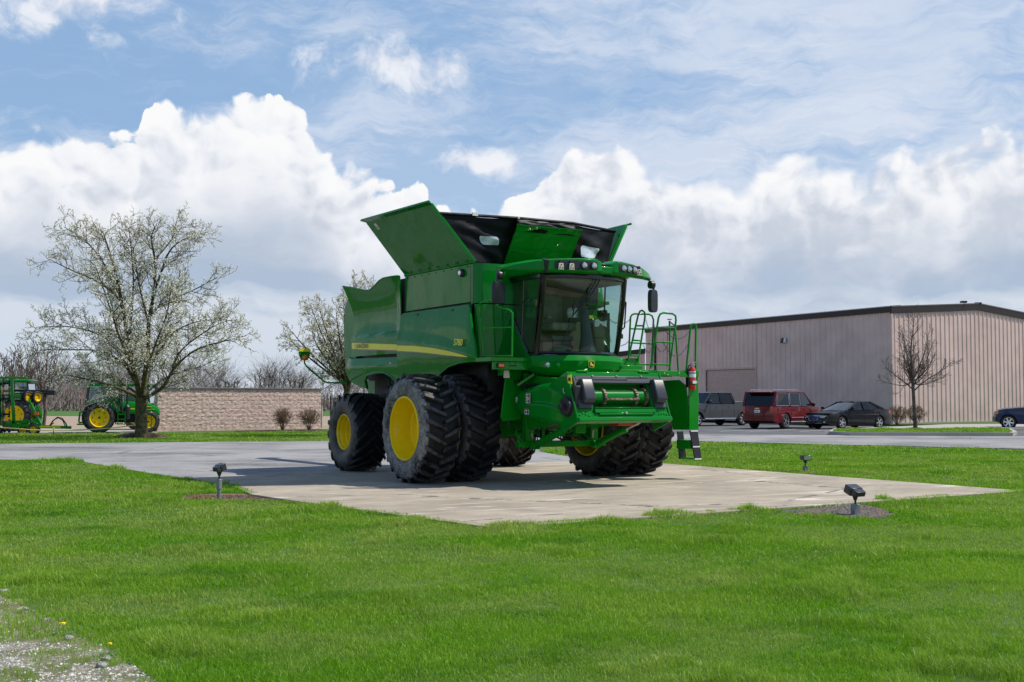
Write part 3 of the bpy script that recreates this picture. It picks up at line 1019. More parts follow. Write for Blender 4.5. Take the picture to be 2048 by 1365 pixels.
dandelion(126, 1266, 0.022, 0.075, 'larger round yellow dandelion at the edge of the gravel')
dandelion(220, 1307, 0.015, 0.07, 'smaller yellow dandelion nearer the camera beside two pale stones')
# ================================================================== THE COMBINE HARVESTER (local axes: x forward, y to its own left, z up)
RZ = math.atan2(UX.y, UX.x)
CB = empty('combine_harvester', CO, RZ, 'large green combine harvester on dual tyres with open grain tank standing on the concrete pad', 'combine harvester')


def tyre_builder(prof, Rr, hw, n_lug, lugh, delta, lw, seg=64, sh=0.03):
    """prof: half profile [(y, r)] from bead to crown for y < 0; returns builder + dust list"""
    b = B()
    full = prof + [(-y, r) for y, r in reversed(prof)]
    inner = [(full[-1][0] - 0.03, full[-1][1] + 0.02), (full[0][0] + 0.03, full[0][1] + 0.02)]
    b.lathe(full + inner, seg, 'Y', closed=True)
    dust = []
    for y, r in full + inner:
        q = (r - full[0][1]) / (Rr - full[0][1])
        dust += [0.95 if 0.12 < q < 0.80 else (0.5 if q <= 0.12 else 0.04)] * seg
    K = 7
    for i in range(n_lug):
        for s in (-1, 1):
            th0 = 2 * math.pi * (i + (0.5 if s > 0 else 0)) / n_lug
            vs = []
            for k in range(K):
                t = k / (K - 1)
                if k < K - 1:
                    y = s * (-0.015 + (hw + 0.015) * t / ((K - 2) / (K - 1)))
                    drop = 0.02 * (y / hw) ** 2
                    rt, rb = Rr - drop, Rr - lugh - 0.02
                    th = th0 + delta * (t / ((K - 2) / (K - 1))) ** 1.15
                else:
                    y = s * (hw + sh); rt, rb = Rr - lugh * 1.6, Rr - lugh * 2.4
                    th = th0 + delta * 1.10
                wt, wb = lw / Rr * (0.8 + 0.35 * t), lw * 1.5 / Rr * (0.8 + 0.35 * t)
                for a, r in ((th - wb / 2, rb), (th - wt / 2, rt), (th + wt / 2, rt), (th + wb / 2, rb)):
                    vs.append((r * math.cos(a), y, r * math.sin(a)))
                dust += [0.03, 0.26, 0.26, 0.03]
            fs = [(k * 4 + j, k * 4 + j + 1, k * 4 + 5 + j, k * 4 + 4 + j) for k in range(K - 1) for j in range(3)] + [(0, 3, 2, 1), tuple((K - 1) * 4 + j for j in range(4))]
            b.add(vs, fs)
    return b, dust


def build_tyre(name, tb, m, parent, bevel=0.0):
    b, dust = tb
    o = b.build(name, m, parent, smooth=40, bevel=bevel)
    at = o.data.attributes.new('dust', 'FLOAT', 'POINT')
    at.data.foreach_set('value', np.array(dust, np.float32))
    return o


FR, FW = 0.975, 0.30
fprof = [(-0.28, 0.535), (-0.315, 0.56), (-0.345, 0.62), (-0.36, 0.70), (-0.352, 0.79), (-0.335, 0.85), (-0.31, 0.882), (-0.28, 0.898), (-0.16, 0.908), (0, 0.912)]
fprof = fprof[:-1] + [(-0.001, 0.912)]
RRr, RW = 0.815, 0.36
rprof = [(-0.28, 0.335), (-0.32, 0.36), (-0.37, 0.45), (-0.39, 0.54), (-0.385, 0.63), (-0.365, 0.70), (-0.34, 0.735), (-0.30, 0.752), (-0.15, 0.765), (-0.001, 0.768)]


def front_rim():
    b = B()
    b.lathe([(-.335, .568), (-.342, .548), (-.33, .533), (-.27, .526), (-.235, .508), (-.15, .500), (-.12, .482), (-.05, .476), (-.03, .468), (.03, .462), (.05, .440), (.06, .36), (.045, .33), (.045, .24), (.07, .21), (.075, .001), (.10, .001),
             (.10, .42), (.06, .49), (.25, .53), (.335, .568), (.32, .578), (.26, .54), (.05, .51), (-.26, .54), (-.32, .578)], 64, 'Y', closed=True)
    return b


def rear_rim():
    b = B()
    b.lathe([(-.33, .372), (-.335, .355), (-.32, .342), (-.26, .335), (-.24, .318), (-.16, .312), (-.14, .295), (-.06, .29), (-.03, .26), (-.02, .12), (.02, .12), (.02, .25), (.0, .31), (.3, .34), (.33, .372), (.32, .38),
             (.25, .35), (-.25, .35), (-.32, .38)], 56, 'Y', closed=True)
    b.lathe([(-.10, .0), (-.10, .09), (-.08, .11), (.03, .12), (.03, .0)], 20, 'Y')
    return b


ft_mesh = fr_mesh = None
AX = -0.5


def put_wheel(name, x, y, z, rim_b, tb, tm, flip, rot, label=None, share=None):
    """wheel = rim mesh (part) with its tyre as a sub-part"""
    if share is None:
        rim = rim_b.build(name, YELLOW, CB, smooth=35)
        ty = build_tyre('tyre', tb, tm, rim)
    else:
        src, sty = share
        rim = src.copy(); COL.objects.link(rim); rim.parent = CB
        ty = sty.copy(); COL.objects.link(ty); ty.parent = rim
        if tm is not sty.data.materials[0]:
            ty.data = sty.data.copy(); ty.data.materials[0] = tm
    rim.location = (x, y, z)
    rim.rotation_euler = (0, rot, math.pi if flip else 0)
    if label: rim['label'] = label
    return rim, ty


ftb = tyre_builder(fprof, FR, FW, 24, 0.064, 0.16, 0.062, seg=72)
w0 = put_wheel('front_wheel', AX, -2.365, FR - .012, front_rim(), ftb, TYRE_D, False, 0.0, 'outer front wheel with dusty grey tyre sidewall')
w1 = put_wheel('front_wheel', AX, -1.55, FR - .012, None, None, TYRE, False, 0.13, None, share=w0)
w2 = put_wheel('front_wheel', AX, 1.55, FR - .012, front_rim(), ftb, TYRE, False, 0.05)
w3 = put_wheel('front_wheel', AX, 2.34, FR - .012, None, None, TYRE, False, 0.2, None, share=w2)
rtb = tyre_builder(rprof, RRr, RW, 18, 0.070, -0.50, 0.070, seg=60)
r0 = put_wheel('rear_wheel', -4.43, -1.80, RRr - .012, rear_rim(), rtb, TYRE, False, 0.1)
r1 = put_wheel('rear_wheel', -4.43, 1.80, RRr - .012, rear_rim(), tyre_builder(rprof, RRr, RW, 19, 0.052, 0.50, 0.05, seg=60), TYRE_D, False, 0.0)
# warning decal inside the outer front rim
b = B(); t0 = R(-58)
rr = .500
for k in range(4):
    pass
b.grid([[(rr * math.cos(t) * .995, yy, rr * math.sin(t) * .995) for t in [R(-72 + 2.6 * i) for i in range(6)]] for yy in (-.225, -.165)])
b.build('rim_decal', WHITE, w0[0], smooth=0)
b = B(); rr = .495
b.grid([[(rr * math.cos(t) * .995, yy, rr * math.sin(t) * .995) for t in [R(-71 + 2.2 * i) for i in range(3)]] for yy in (-.220, -.170)])
b.build('decal_print', DARKINK, w0[0], smooth=0)
# axles and hubs
b = B()
b.cyl((AX, -2.35, FR), (AX, 2.35, FR), .13, n=20)
b.box((AX - .22, -1.25, .78), (AX + .22, 1.25, 1.2))
b.lathe([(-1.42, .3), (-1.30, .34), (-1.2, .34), (-1.15, .25)], 24, 'Y', c=(AX, 0, FR)); b.lathe([(1.42, .3), (1.30, .34), (1.2, .34), (1.15, .25)], 24, 'Y', c=(AX, 0, FR))
b.build('front_axle', GREEN_D, CB, bevel=.01)
b = B()
b.beam((-4.43, -1.5, .85), (-4.43, 1.5, .85), .22, .26); b.cyl((-4.43, -1.75, .80), (-4.43, 1.75, .80), .1, n=16)
b.beam((-4.3, -1.2, .95), (-4.3, 1.2, .95), .06, .06)
b.build('rear_axle', GREEN_D, CB, bevel=.01)

# ---------------------------------------------------------------- main body and grain tank
b = B()
b.box((-4.6, -1.35, 1.25), (.12, 1.35, 3.12))
b.box((-5.25, -1.30, 1.9), (-4.6, 1.30, 3.1))
b.box((-3.9, -.8, .75), (-.8, .8, 1.25))
b.box((-2.9, -1.35, 3.12), (-2.7, 1.35, 3.5))
b.build('chassis', DARKM, CB)
b = B()
b.box((-5.5, -1.35, 2.0), (-5.25, 1.35, 3.55)); b.box((-5.2, -1.25, 3.1), (-2.92, 1.25, 3.62))
b.build('engine_housing', GREEN_D, CB, bevel=.03)
b = B()
b.box((-4.9, -1.1, 3.62), (-4.0, .2, 3.74)); b.cyl((-3.6, .7, 3.62), (-3.6, .7, 4.0), .09); b.box((-4.4, -1.28, 3.6), (-4.3, -1.2, 3.74))
b.build('air_intake', BLACK_P, CB, bevel=.02)


def side(f, s=1):
    """mirror helper: s=-1 is the right-hand side seen in the photo"""
    return f


def curtain(us, topf, botf, vf, rows=8, th=0.03, sgn=-1):
    rws = []
    for k in range(rows + 1):
        t = k / rows
        rws.append([(u, sgn * vf(u, botf(u) + (topf(u) - botf(u)) * t), botf(u) + (topf(u) - botf(u)) * t) for u in us])
    return B().grid(rws, thick=(0, -sgn * th, 0))


def interp(pts):
    def f(x):
        if x <= pts[0][0]: return pts[0][1]
        for (a, p), (c, q) in zip(pts, pts[1:]):
            if x <= c: return p + (q - p) * (x - a) / (c - a)
        return pts[-1][1]
    return f


def lin(a, b_, n): return [a + (b_ - a) * i / n for i in range(n + 1)]


def v_low(u, w):                       # lower side shield: bulges and has a crease above the stripe
    cr = interp([(-2.7, 2.68), (-.9, 2.50), (.35, 2.26)])(u)
    base = 1.70 + 0.075 * (1 - ((w - 2.45) / .85) ** 2)
    if w > cr: base -= 0.035 * min(1, (w - cr) / .10)
    return base - 0.05 * max(0, (u - .0) / .35) ** 2


us = lin(-2.68, .36, 44)
top_low = interp([(-2.68, 3.14), (-2.6, 3.165), (.0, 3.165), (.05, 3.15)] + [(.30, 2.3), (.36, 2.18)])
top_low = interp([(-2.68, 3.13), (-2.60, 3.165), (.02, 3.165), (.08, 3.11), (.36, 2.20)])
bot_low = interp([(-2.68, 1.70), (-1.4, 1.70), (-1.15, 1.84), (-.9, 1.965), (-.6, 2.07), (-.2, 2.125), (.2, 2.145), (.36, 2.15)])
for s, nm in ((-1, 'side_shield'), (1, 'side_shield')):
    curtain(us if s < 0 else lin(-2.68, -.7, 26), top_low, bot_low, v_low, 22, .035, s).build(nm, GREEN, CB, smooth=18)
# arch lip
b = B(); b.tube([(u, -v_low(u, bot_low(u)) + .012, bot_low(u)) for u in lin(-1.5, .34, 20)], .016, 8)
b.build('arch_lip', GREEN_D, CB)


def v_tank(u, w): return 1.60 + .012 * math.sin((u + 2.7) / 2.8 * math.pi)


for s in (-1, 1):
    x1 = .05 if s < 0 else -.9
    curtain(lin(-2.66, x1, 12), interp([(-3, 3.90), (.2, 3.90)]), interp([(-3, 3.205), (.2, 3.215)]), v_tank, 6, .03, s).build('tank_side_panel', GREEN, CB, bevel=.006)
# seam backing and tank walls
b = B()
b.box((-2.74, -1.56, 3.1), (.02, -1.50, 3.93)); b.box((-2.74, 1.50, 3.1), (-.95, 1.56, 3.93)); b.box((-2.78, -1.55, 3.1), (-2.72, 1.55, 3.93)); b.box((-2.90, -1.60, 3.1), (-2.62, -1.30, 3.87))
b.box((-2.9, -1.52, 1.5), (-2.7, -1.45, 3.2)); b.box((-2.6, -1.6, 3.1), (.0, -1.45, 3.19))
b.build('tank_wall', DARKM, CB)
# front wall of the tank with its rounded right corner and chamfered left corner
fw = [(-.02, -1.595), (.10, -1.59), (.17, -1.55), (.20, -1.47), (.21, -1.2), (.21, 0), (.21, 1.02), (.15, 1.06), (-.95, 1.585)]
b = B(); b.grid([[(x, y, w) for x, y in fw] for w in (3.19, 3.5, 3.8, 3.90)], thick=(-.03, 0, 0))
b.grid([[(x - .0, y, w) for x, y in fw[1:]] for w in (2.18, 2.6, 3.17)], thick=(-.03, 0, 0))
b.build('front_wall', GREEN, CB, smooth=40)
b = B(); b.hexa([(.16, .95, 2.2), (.2, 1.38, 2.2), (.1, 1.38, 2.2), (.06, .95, 2.2), (.16, .95, 2.95), (.2, 1.06, 2.95), (.1, 1.06, 2.95), (.06, .95, 2.95)])
b.build('lower_wall_panel', GREEN, CB, bevel=.02)
x0, w0_ = .235, 3.25
b = B(); b.prism([(.212, .74, 3.22), (.212, 1.00, 3.22), (.212, 1.0, 3.72), (.212, .74, 3.72)], (.05, 0, 0)); vf = b.build('vent_frame', GREEN, CB, bevel=.02)
b = B(); b.box((.263, .78, 3.27), (.268, .96, 3.67)); b.build('vent_window', BLACK_G, vf)
b = B(); b.box((.21, 1.0, 3.5), (.222, 1.05, 3.72)); b.build('warning_label', WHITE, CB)
b = B(); b.box((.21, .80, 2.99), (.222, .88, 3.05)); b.build('warning_label', STRIPE, CB)

# ---------------------------------------------------------------- raised tank extensions and tarpaulin
for s in (-1, 1):
    b = B()
    u0, u1 = (-2.70, .09) if s < 0 else (-2.70, -.35)
    P = [(u0, s * 1.60, 3.93), (u1, s * 1.60, 3.93), (u1 - (.14 if s < 0 else .22), s * (2.40 if s < 0 else 2.27), 4.90 if s < 0 else 4.94), (u0 - .1, s * 2.40, 4.93)]
    inn = (0, -s * .03, .035)
    b.prism(P, inn)
    # folded lip along the top and the rear edge
    a, c = Vector(P[3]), Vector(P[2])
    b.hexa([a, c, c + Vector((0, -s * .02, .02)), a + Vector((0, -s * .02, .02)), a + Vector((-.06, s * .10, .03)), c + Vector((.06, s * .10, .03)), c + Vector((.06, s * .08, .07)), a + Vector((-.06, s * .08, .07))])
    b.beam(P[1], P[2], .03, .05)
    o = b.build('tank_extension', GREEN, CB, bevel=.004)
    b = B()
    b.cyl((u0, s * 1.6, 3.925), (u1, s * 1.6, 3.925), .018, n=8)
    for k in range(7):
        x = u0 + .3 + k * .37
        b.cyl((x, s * 1.625, 3.955), (x, s * 1.65, 3.955), .012, n=6); b.cyl((x + .06, s * 1.625, 3.955), (x + .06, s * 1.65, 3.955), .012, n=6)
    b.build('extension_hinge', GREEN_D, o)
    if s < 0:
        q = Vector(P[3]).lerp(Vector(P[0]), .16) + Vector((.28, 0, 0)); w_ = (Vector(P[2]) - Vector(P[3])).normalized(); h_ = (Vector(P[3]) - Vector(P[0])).normalized()
        n_ = Vector((0, -.77, -.62)).normalized() * .006
        B().prism([q + n_, q + w_ * .10 + n_, q + w_ * .10 + h_ * .14 + n_, q + h_ * .14 + n_], n_ * .3).build('extension_label', WHITE, o, smooth=0)
        q2 = q + w_ * .02 + h_ * .02 + n_ * 1.4
        B().prism([q2, q2 + w_ * .05, q2 + w_ * .04 + h_ * .08, q2 + h_ * .05], n_ * .2).build('label_print', REDP, o, smooth=0)
# front extension: dented sheet
b = B(); rows = []
rnd = random.Random(3)
for i in range(9):
    t = i / 8
    rows.append([((-.25 + .52 * t) + .012 * math.sin(5 * j + 3 * i), (-.80 + 1.40 * j / 10) + 0.0, 3.92 + .70 * t) for j in range(11)])
b.grid(rows, thick=(-.03, 0, .01))
o = b.build('front_extension', GREEN_DENT, CB, smooth=35)
b = B(); b.beam((.285, -.80, 4.625), (.285, .60, 4.625), .05, .012); b.build('extension_rim', GREEN, o)
for y in (-.6, -.2, .15, .45): B().cyl((-.2, y, 3.99), (-.16, y, 3.985), .02, n=8).build('bolt', STEEL, o)
# rear extension
b = B(); b.prism([(-2.74, -1.5, 3.93), (-2.74, 1.5, 3.93), (-2.72, 2.1, 4.7), (-2.72, -2.1, 4.7)], (.03, 0, .01)); b.build('rear_extension', TARP, CB)


def cloth_point(A, Bq, C, D, seed, n, q, t):
    """point of the folded fabric between the corners A-B (top) and D-C (bottom)"""
    p = A.lerp(Bq, q).lerp(D.lerp(C, q), t)
    e = math.sin(math.pi * q) * (0.3 + .7 * math.sin(math.pi * min(1, t)))
    w = .030 * math.sin(11 * q + 5 * t + seed) * e + .022 * math.sin(17 * t - 9 * q + 2 * seed) * e + .010 * math.sin(41 * t + 13 * q + seed) * e * math.exp(-4 * t) - .07 * math.sin(math.pi * q) * math.sin(math.pi * t)
    return p + n * w + Vector((0, 0, -.03 * math.sin(math.pi * q) * (1 - t)))


def tarp(name, A, Bq, C, D, seed):
    A, Bq, C, D = map(Vector, (A, Bq, C, D))
    n = (Bq - A).cross(D - A).normalized()
    b = B().grid([[cloth_point(A, Bq, C, D, seed, n, j / 24, i / 22) for j in range(25)] for i in range(23)], thick=n * -.006)
    return b.build(name, TARP, CB, smooth=80), (A, Bq, C, D, seed, n)


def cloth_window(name, geo, q0, q1, t0, t1, parent):
    n = geo[5]
    out = n if n.x > 0 else -n
    rows = []
    for i in range(9):
        t = t0 + (t1 - t0) * i / 8
        ins = (0.07, 0.02)[min(i, 8 - i)] if min(i, 8 - i) < 2 else 0
        rows.append([cloth_point(*geo, q0 + (q1 - q0) * (ins + (1 - 2 * ins) * j / 12), t) + out * .016 for j in range(13)])
    return B().grid(rows).build(name, VINYL, parent, smooth=60)


eL = Vector((-.04, -2.27, 4.76)); eR = Vector((-.72, 2.10, 4.84))
fL = Vector((.12, -.72, 4.775)); fR = Vector((.12, .50, 4.775)); fM = Vector((-.22, 1.15, 4.80))
tL, gL = tarp('tarpaulin', eL, (.10, -.60, 4.775), (-.34, -.55, 3.94), (.07, -1.58, 3.94), 1)
tR, gR = tarp('tarpaulin', (.10, .40, 4.775), eR, (-.36, 1.57, 3.94), (-.30, .40, 3.94), 2)
tF, gF = tarp('tarpaulin', fL, fR, (.20, .60, 4.52), (.20, -.80, 4.52), 3)
b = B(); b.tube([eL, fL, fR, fM, eR], .028, 8); b.build('tarpaulin_rail', TARP, CB)
b = B(); b.cyl(fL + Vector((.03, 0, 0)), fL + Vector((.06, 0, 0)), .02, n=8); b.build('rail_knob', WHITE, CB); b = B(); q = eL.lerp(fL, .44); b.box(q + Vector((.01, -.04, -.01)), q + Vector((.04, .07, .05))); b.build('rail_clip', WHITE, CB)
cloth_window('tarpaulin_window', gL, .36, .64, .42, .60, tL)
cloth_window('tarpaulin_window', gR, .34, .66, .40, .64, tR)
# unloading auger folded back along the left side
b = B(); b.tube([(-.75, 1.62, 3.3), (-.85, 1.60, 3.75), (-1.2, 1.55, 3.82), (-5, 1.30, 3.86), (-9.4, 1.05, 3.90)], [.2, .22, .20, .19, .19], 20)
b.tube([(-9.35, 1.05, 3.9), (-9.75, 1.03, 3.85), (-9.95, 1.02, 3.55)], [.2, .22, .24], 18)
b.build('unloading_auger', GREEN, CB)
# grain heap cover / tank floor
b = B(); b.box((-2.7, -1.5, 3.3), (-.1, 1.5, 3.36)); b.cyl((-1.9, -.4, 3.3), (-.6, .5, 4.6), .14); b.build('tank_floor', GREEN_D, CB)

# ---------------------------------------------------------------- rear side shields, hood and tail
hood_top = interp([(-5.40, 3.92), (-5.0, 3.86), (-4.45, 3.76), (-4.2, 3.74), (-3.9, 3.80), (-3.6, 3.88), (-3.35, 3.92), (-2.8, 3.92), (-2.74, 3.9)])
rear_edge = interp([(2.38, 0.0), (2.75, 0.02), (3.3, .07), (3.92, .34)])


def v_rear(u, w):
    t = (w - 2.75) / 1.17
    flare = 0.0
    if w > 2.78:
        flare = -.05 + .13 * max(0, t) ** 1.5 - .10 * math.sin(math.pi * min(1, max(0, t))) * (0.6 + .4 * math.sin((u + 5.2) * 1.3))
        flare *= min(1, (w - 2.78) / .06) * min(1, max(0, (-2.76 - u) / .3) + .25)
    return 1.70 + flare - .02 * ((u + 4) / 1.3) ** 2


for s in (-1, 1):
    rws = []
    nu, nw = 40, 30
    for i in range(nw + 1):
        row = []
        for j in range(nu + 1):
            q = j / nu
            w_top = hood_top(-5.06 + (2.31) * q if q > 0 else -5.40)
            w = 2.385 + (hood_top(-5.40 + 2.64 * q) - 2.385) * i / nw
            u = (-5.06 - rear_edge(w)) * (1 - q) + -2.75 * q
            row.append((u, s * v_rear(u, w), w))
        rws.append(row)
    o = B().grid(rws, thick=(0, -s * .03, 0)).build('rear_shield', GREEN, CB, smooth=25)
    # top edge roll
    B().tube([(p[0], p[1] - s * .012, p[2]) for p in rws[-1]], .02, 8).build('shield_edge', GREEN, o)
# lower rear fender with wheel arch
bot_f = interp([(-5.5, 2.12), (-5.45, 2.10), (-5.2, 1.86), (-4.75, 1.76), (-4.36, 1.69), (-4.33, 1.75), (-4.28, 1.90), (-4.15, 1.985), (-3.9, 2.02), (-3.5, 2.03), (-3.25, 2.0), (-3.0, 1.92), (-2.8, 1.80), (-2.72, 1.74)])
top_f = interp([(-5.5, 2.40), (-5.1, 2.345), (-2.72, 2.31)])


def v_fend(u, w):
    k = 1.74 - .05 * max(0, (w - 2.16) / .2)
    k -= .10 * max(0, (2.16 - w) / .45) ** 1.3 * (1 if u < -4.3 else .5)
    return k - .10 * max(0, (-4.9 - u) / .6) ** 2


for s in (-1, 1):
    o = curtain(lin(-5.48, -2.72, 60), top_f, bot_f, v_fend, 12, .03, s).build('rear_fender', GREEN, CB, smooth=22)
    B().tube([(u, s * (v_fend(u, bot_f(u)) - .0), bot_f(u)) for u in lin(-4.35, -2.73, 30)], .024, 8).build('arch_lip', GREEN, o)
# dark gap behind the shields
b = B(); b.box((-5.2, -1.48, 2.2), (-2.7, -1.36, 3.5)); b.box((-5.2, 1.36, 2.2), (-2.7, 1.48, 3.5)); b.build('inner_panel', BLACK_P, CB)
# tail hood
for s in (-1, 1):
    prof = [(-5.05, 2.05), (-5.55, 2.12), (-5.66, 2.3), (-5.66, 2.62), (-5.70, 2.70), (-5.72, 3.1), (-5.70, 3.5), (-5.55, 3.66), (-5.2, 3.72), (-5.05, 3.7)]
    b = B(); b.prism([(x, s * 1.58, z) for x, z in prof], (0, -s * .08, 0))
    b.build('tail_panel', GREEN, CB, bevel=.02)
b = B(); b.grid([[(x, y, z) for x, z in prof] for y in lin(-1.52, 1.52, 4)], thick=(.03, 0, 0)); b.build('tail_hood', GREEN, CB, bevel=.01)
b = B(); b.prism([(-5.6, -1.2, 1.9), (-4.9, -1.2, 1.3), (-4.7, -1.2, 1.9)], (0, 2.4, 0)); b.build('straw_chopper', GREEN_D, CB, bevel=.02)
# underside clutter under the rear
b = B()
for k in range(5): b.tube([(-4.2 + .2 * k, -1.2, 2.0), (-4.1 + .18 * k, -1.25, 1.6), (-4.35 + .15 * k, -1.2, 1.25), (-4.3, -1.1, .95)], .018, 6)
b.tube([(-3.7, -1.45, 1.9), (-3.5, -1.5, 1.5), (-3.75, -1.45, 1.1), (-3.9, -1.4, .9)], .02, 6)
b.build('hydraulic_hose', BLACK_P, CB)
b = B(); b.cyl((-3.7, -1.4, 1.62), (-3.15, -1.4, 1.55), .17); b.box((-3.3, -1.5, 1.1), (-2.6, -1.0, 1.8)); b.box((-2.6, -1.25, .9), (-1.4, -1.0, 1.7)); b.build('rear_drive_housing', DARKM, CB, bevel=.02)


# ---------------------------------------------------------------- stripe, lettering and badge
def strip(name, up, lo, vf, u0, u1, m, off, n=40, s=-1):
    rows = [[(u, s * (vf(u, f(u)) + off), f(u)) for u in lin(u0, u1, n)] for f in (lo, up)]
    return B().grid(rows).build(name, m, CB, smooth=60)


su = interp([(-2.66, 2.535), (-1.9, 2.497), (-1.26, 2.44), (-.6, 2.36), (-.05, 2.27), (.12, 2.235)])
sl = interp([(-2.66, 2.428), (-1.9, 2.385), (-1.26, 2.335), (-.6, 2.275), (.0, 2.228), (.12, 2.222)])
strip('side_stripe', su, sl, v_low, -2.665, .12, STRIPE, .004)
strip('stripe_black_line', sl, lambda u: sl(u) - .022, v_low, -2.665, .08, BLACK_G, .004)  # thin black line along the lower edge of the stripe
strip('side_stripe', lambda u: 2.685 - .055 * (u + 5.03) , lambda u: 2.555 - .048 * (u + 5.03), v_rear, -5.03, -2.765, STRIPE, .004)
strip('stripe_black_line', lambda u: 2.555 - .048 * (u + 5.03), lambda u: 2.530 - .048 * (u + 5.03), v_rear, -5.03, -2.765, BLACK_G, .004)
text('lettering', 'J', .150, BLACK_G, (-4.83, -1.72, 2.556), (1, 0, -.03), (0, 0, 1), CB, bold=.000)
text('lettering', 'OHN', .115, BLACK_G, (-4.75, -1.72, 2.565), (1, 0, -.03), (0, 0, 1), CB, spacing=.86)
text('lettering', 'D', .150, BLACK_G, (-4.48, -1.72, 2.548), (1, 0, -.03), (0, 0, 1), CB)
text('lettering', 'EERE', .115, BLACK_G, (-4.375, -1.72, 2.553), (1, 0, -.03), (0, 0, 1), CB, spacing=.86)
text('model_number', 'S780', .165, STRIPE, (-.34, -1.79, 2.45), (1, 0, -.06), (0, 0.02, 1), CB, shear=.25, bold=.002, spacing=1.0)
b = B(); b.lathe([(-1.665, .0), (-1.665, .055), (-1.645, .07), (-1.61, .075)], 20, 'Y', c=(-.33, 0, 3.76)); o = b.build('side_marker_lamp', BLACK_P, CB)
b = B(); b.lathe([(-1.675, .0), (-1.675, .035), (-1.664, .05)], 16, 'Y', c=(-.345, 0, 3.765)); b.build('lamp_lens', LAMPG, o)

# ---------------------------------------------------------------- cab
def uw(v, t):
    """windscreen surface: t 0 bottom .. 1 top"""
    e = .975 + .25 * t
    bul = .30 - .05 * t
    return e + bul * (1 - (v / .86) ** 2) + .05 * math.sin(math.pi * t)


vs_ = lin(-.86, .86, 16)
b = B(); b.grid([[(uw(v, t), v, 2.285 + t * 1.33) for v in vs_] for t in lin(0, 1, 8)])
b.build('windscreen', GL_CAB, CB, smooth=60)
B().tube([(uw(v, 0), v, 2.285) for v in vs_], .028, 8).build('windscreen_seal', BLACK_G, CB)
B().tube([(uw(v, 1), v, 3.62) for v in vs_], .035, 8).build('windscreen_seal', BLACK_G, CB)
for s in (-1, 1):
    b = B(); b.tube([(uw(s * .86, t) - .01, s * .865, 2.27 + t * 1.37) for t in lin(0, 1, 6)], [.05, .045, .04, .04, .045, .05, .06], 8); b.build('windscreen_pillar', BLACK_G, CB)
    poly = [(1.16, 3.64), (.93, 2.30), (.76, 2.30), (.14, 3.05), (.14, 3.66)]
    b = B(); b.add([(x, s * .885, z) for x, z in poly], [tuple(range(5))]); b.build('side_window', GL_SIDE, CB, smooth=0)
    b = B(); b.tube([(x, s * .885, z) for x, z in poly], .026, 6, closed=True); b.tube([(.62, s * .885, 3.65), (.55, s * .885, 2.55)], .018, 6); b.build('window_seal', BLACK_G, CB)
    b = B(); b.prism([(.14, s * .90, 3.02), (.76, s * .90, 2.26), (.78, s * .90, 2.20), (.14, s * .90, 2.20)], (0, -s * .06, 0)); b.build('cab_corner_panel', GREEN, CB, bevel=.03)
    b = B(); b.box((.08, s * .95 - .03, 2.2), (.15, s * .95 + .03, 3.7)); b.build('rear_pillar', BLACK_G, CB)
# interior
b = B()
b.box((.10, -.80, 2.18), (1.15, .80, 2.26)); b.build('cab_floor', LINER_D, CB)
b = B(); b.box((.22, -.82, 2.26), (.25, .70, 3.6)); b.build('cab_rear_wall', LINER, CB)
b = B(); b.box((.251, -.62, 2.95), (.256, -.30, 3.35)); b.build('rear_window', GREEN_D, CB)
b = B(); b.box((.12, -.84, 3.54), (1.25, .84, 3.62)); b.build('headliner', LINER, CB, bevel=.03)
b = B()
b.cbox((.52, -.12, 2.78), (.50, .52, .15)); b.cbox((.28, -.12, 3.10), (.14, .50, .62), ry=-.12); b.cbox((.26, -.12, 3.46), (.11, .28, .16), ry=-.1)
o = b.build('operator_seat', SEATG, CB, bevel=.05, seg=3)
b = B()
for k in range(4): b.cbox((.52, -.12, 2.32 + .085 * k), (.34 + .05 * (k % 2), .40 + .05 * (k % 2), .09))
b.build('seat_suspension', LINER_D, o, bevel=.02)
b = B(); b.cbox((.62, .24, 2.94), (.42, .16, .10)); b.cbox((.80, .24, 3.02), (.10, .10, .12)); b.build('armrest', LINER_D, o, bevel=.02); B().cbox((.6, -.46, 2.94), (.40, .10, .07)).build('armrest', LINER_D, o, bevel=.02)
b = B(); b.lathe([(-.1, .001), (-.09, .11), (0, .13), (.09, .11), (.12, .001)], 14, 'Z', c=(.66, .14, 3.04)); b.build('wrapped_display', PLASTICBAG, o, smooth=50)
b = B(); b.tube([(.98, .22, 2.24), (.96, .22, 2.6), (.90, .22, 2.95), (.84, .22, 3.10)], [.17, .11, .085, .075], 14); o = b.build('steering_column', GREY_P, CB)
ring = [(.80 + .055 * math.cos(t) * 1.2, .22 + .19 * math.sin(t), 3.14 + .15 * math.cos(t) * .55) for t in lin(0, 2 * math.pi, 24)[:-1]]
b = B(); b.tube(ring, .014, 6, closed=True); b.beam(ring[0], ring[12], .04, .02); b.beam(ring[6], ring[18], .04, .02); b.build('steering_wheel', GREY_P, o)
b = B(); b.cbox((.86, .50, 2.72), (.24, .26, .30)); b.cbox((.88, .5, 2.42), (.2, .24, .34)); b.build('refrigerator_console', LINER, CB, bevel=.04)
b = B(); b.grid([[(.99 + .02 * math.sin(9 * q), .38 + .26 * q, 2.90 - .10 * t + .02 * math.sin(7 * q + 4 * t)) for q in lin(0, 1, 8)] for t in lin(0, 1, 4)], thick=(-.16, 0, 0)); b.build('plastic_wrap', PLASTICBAG, CB, smooth=60)
b = B(); b.cbox((.72, .74, 3.05), (.26, .05, .12)); b.cyl((.8, .72, 3.05), (1.0, .5, 3.07), .02); b.build('corner_monitor', BLACK_P, CB, bevel=.01)
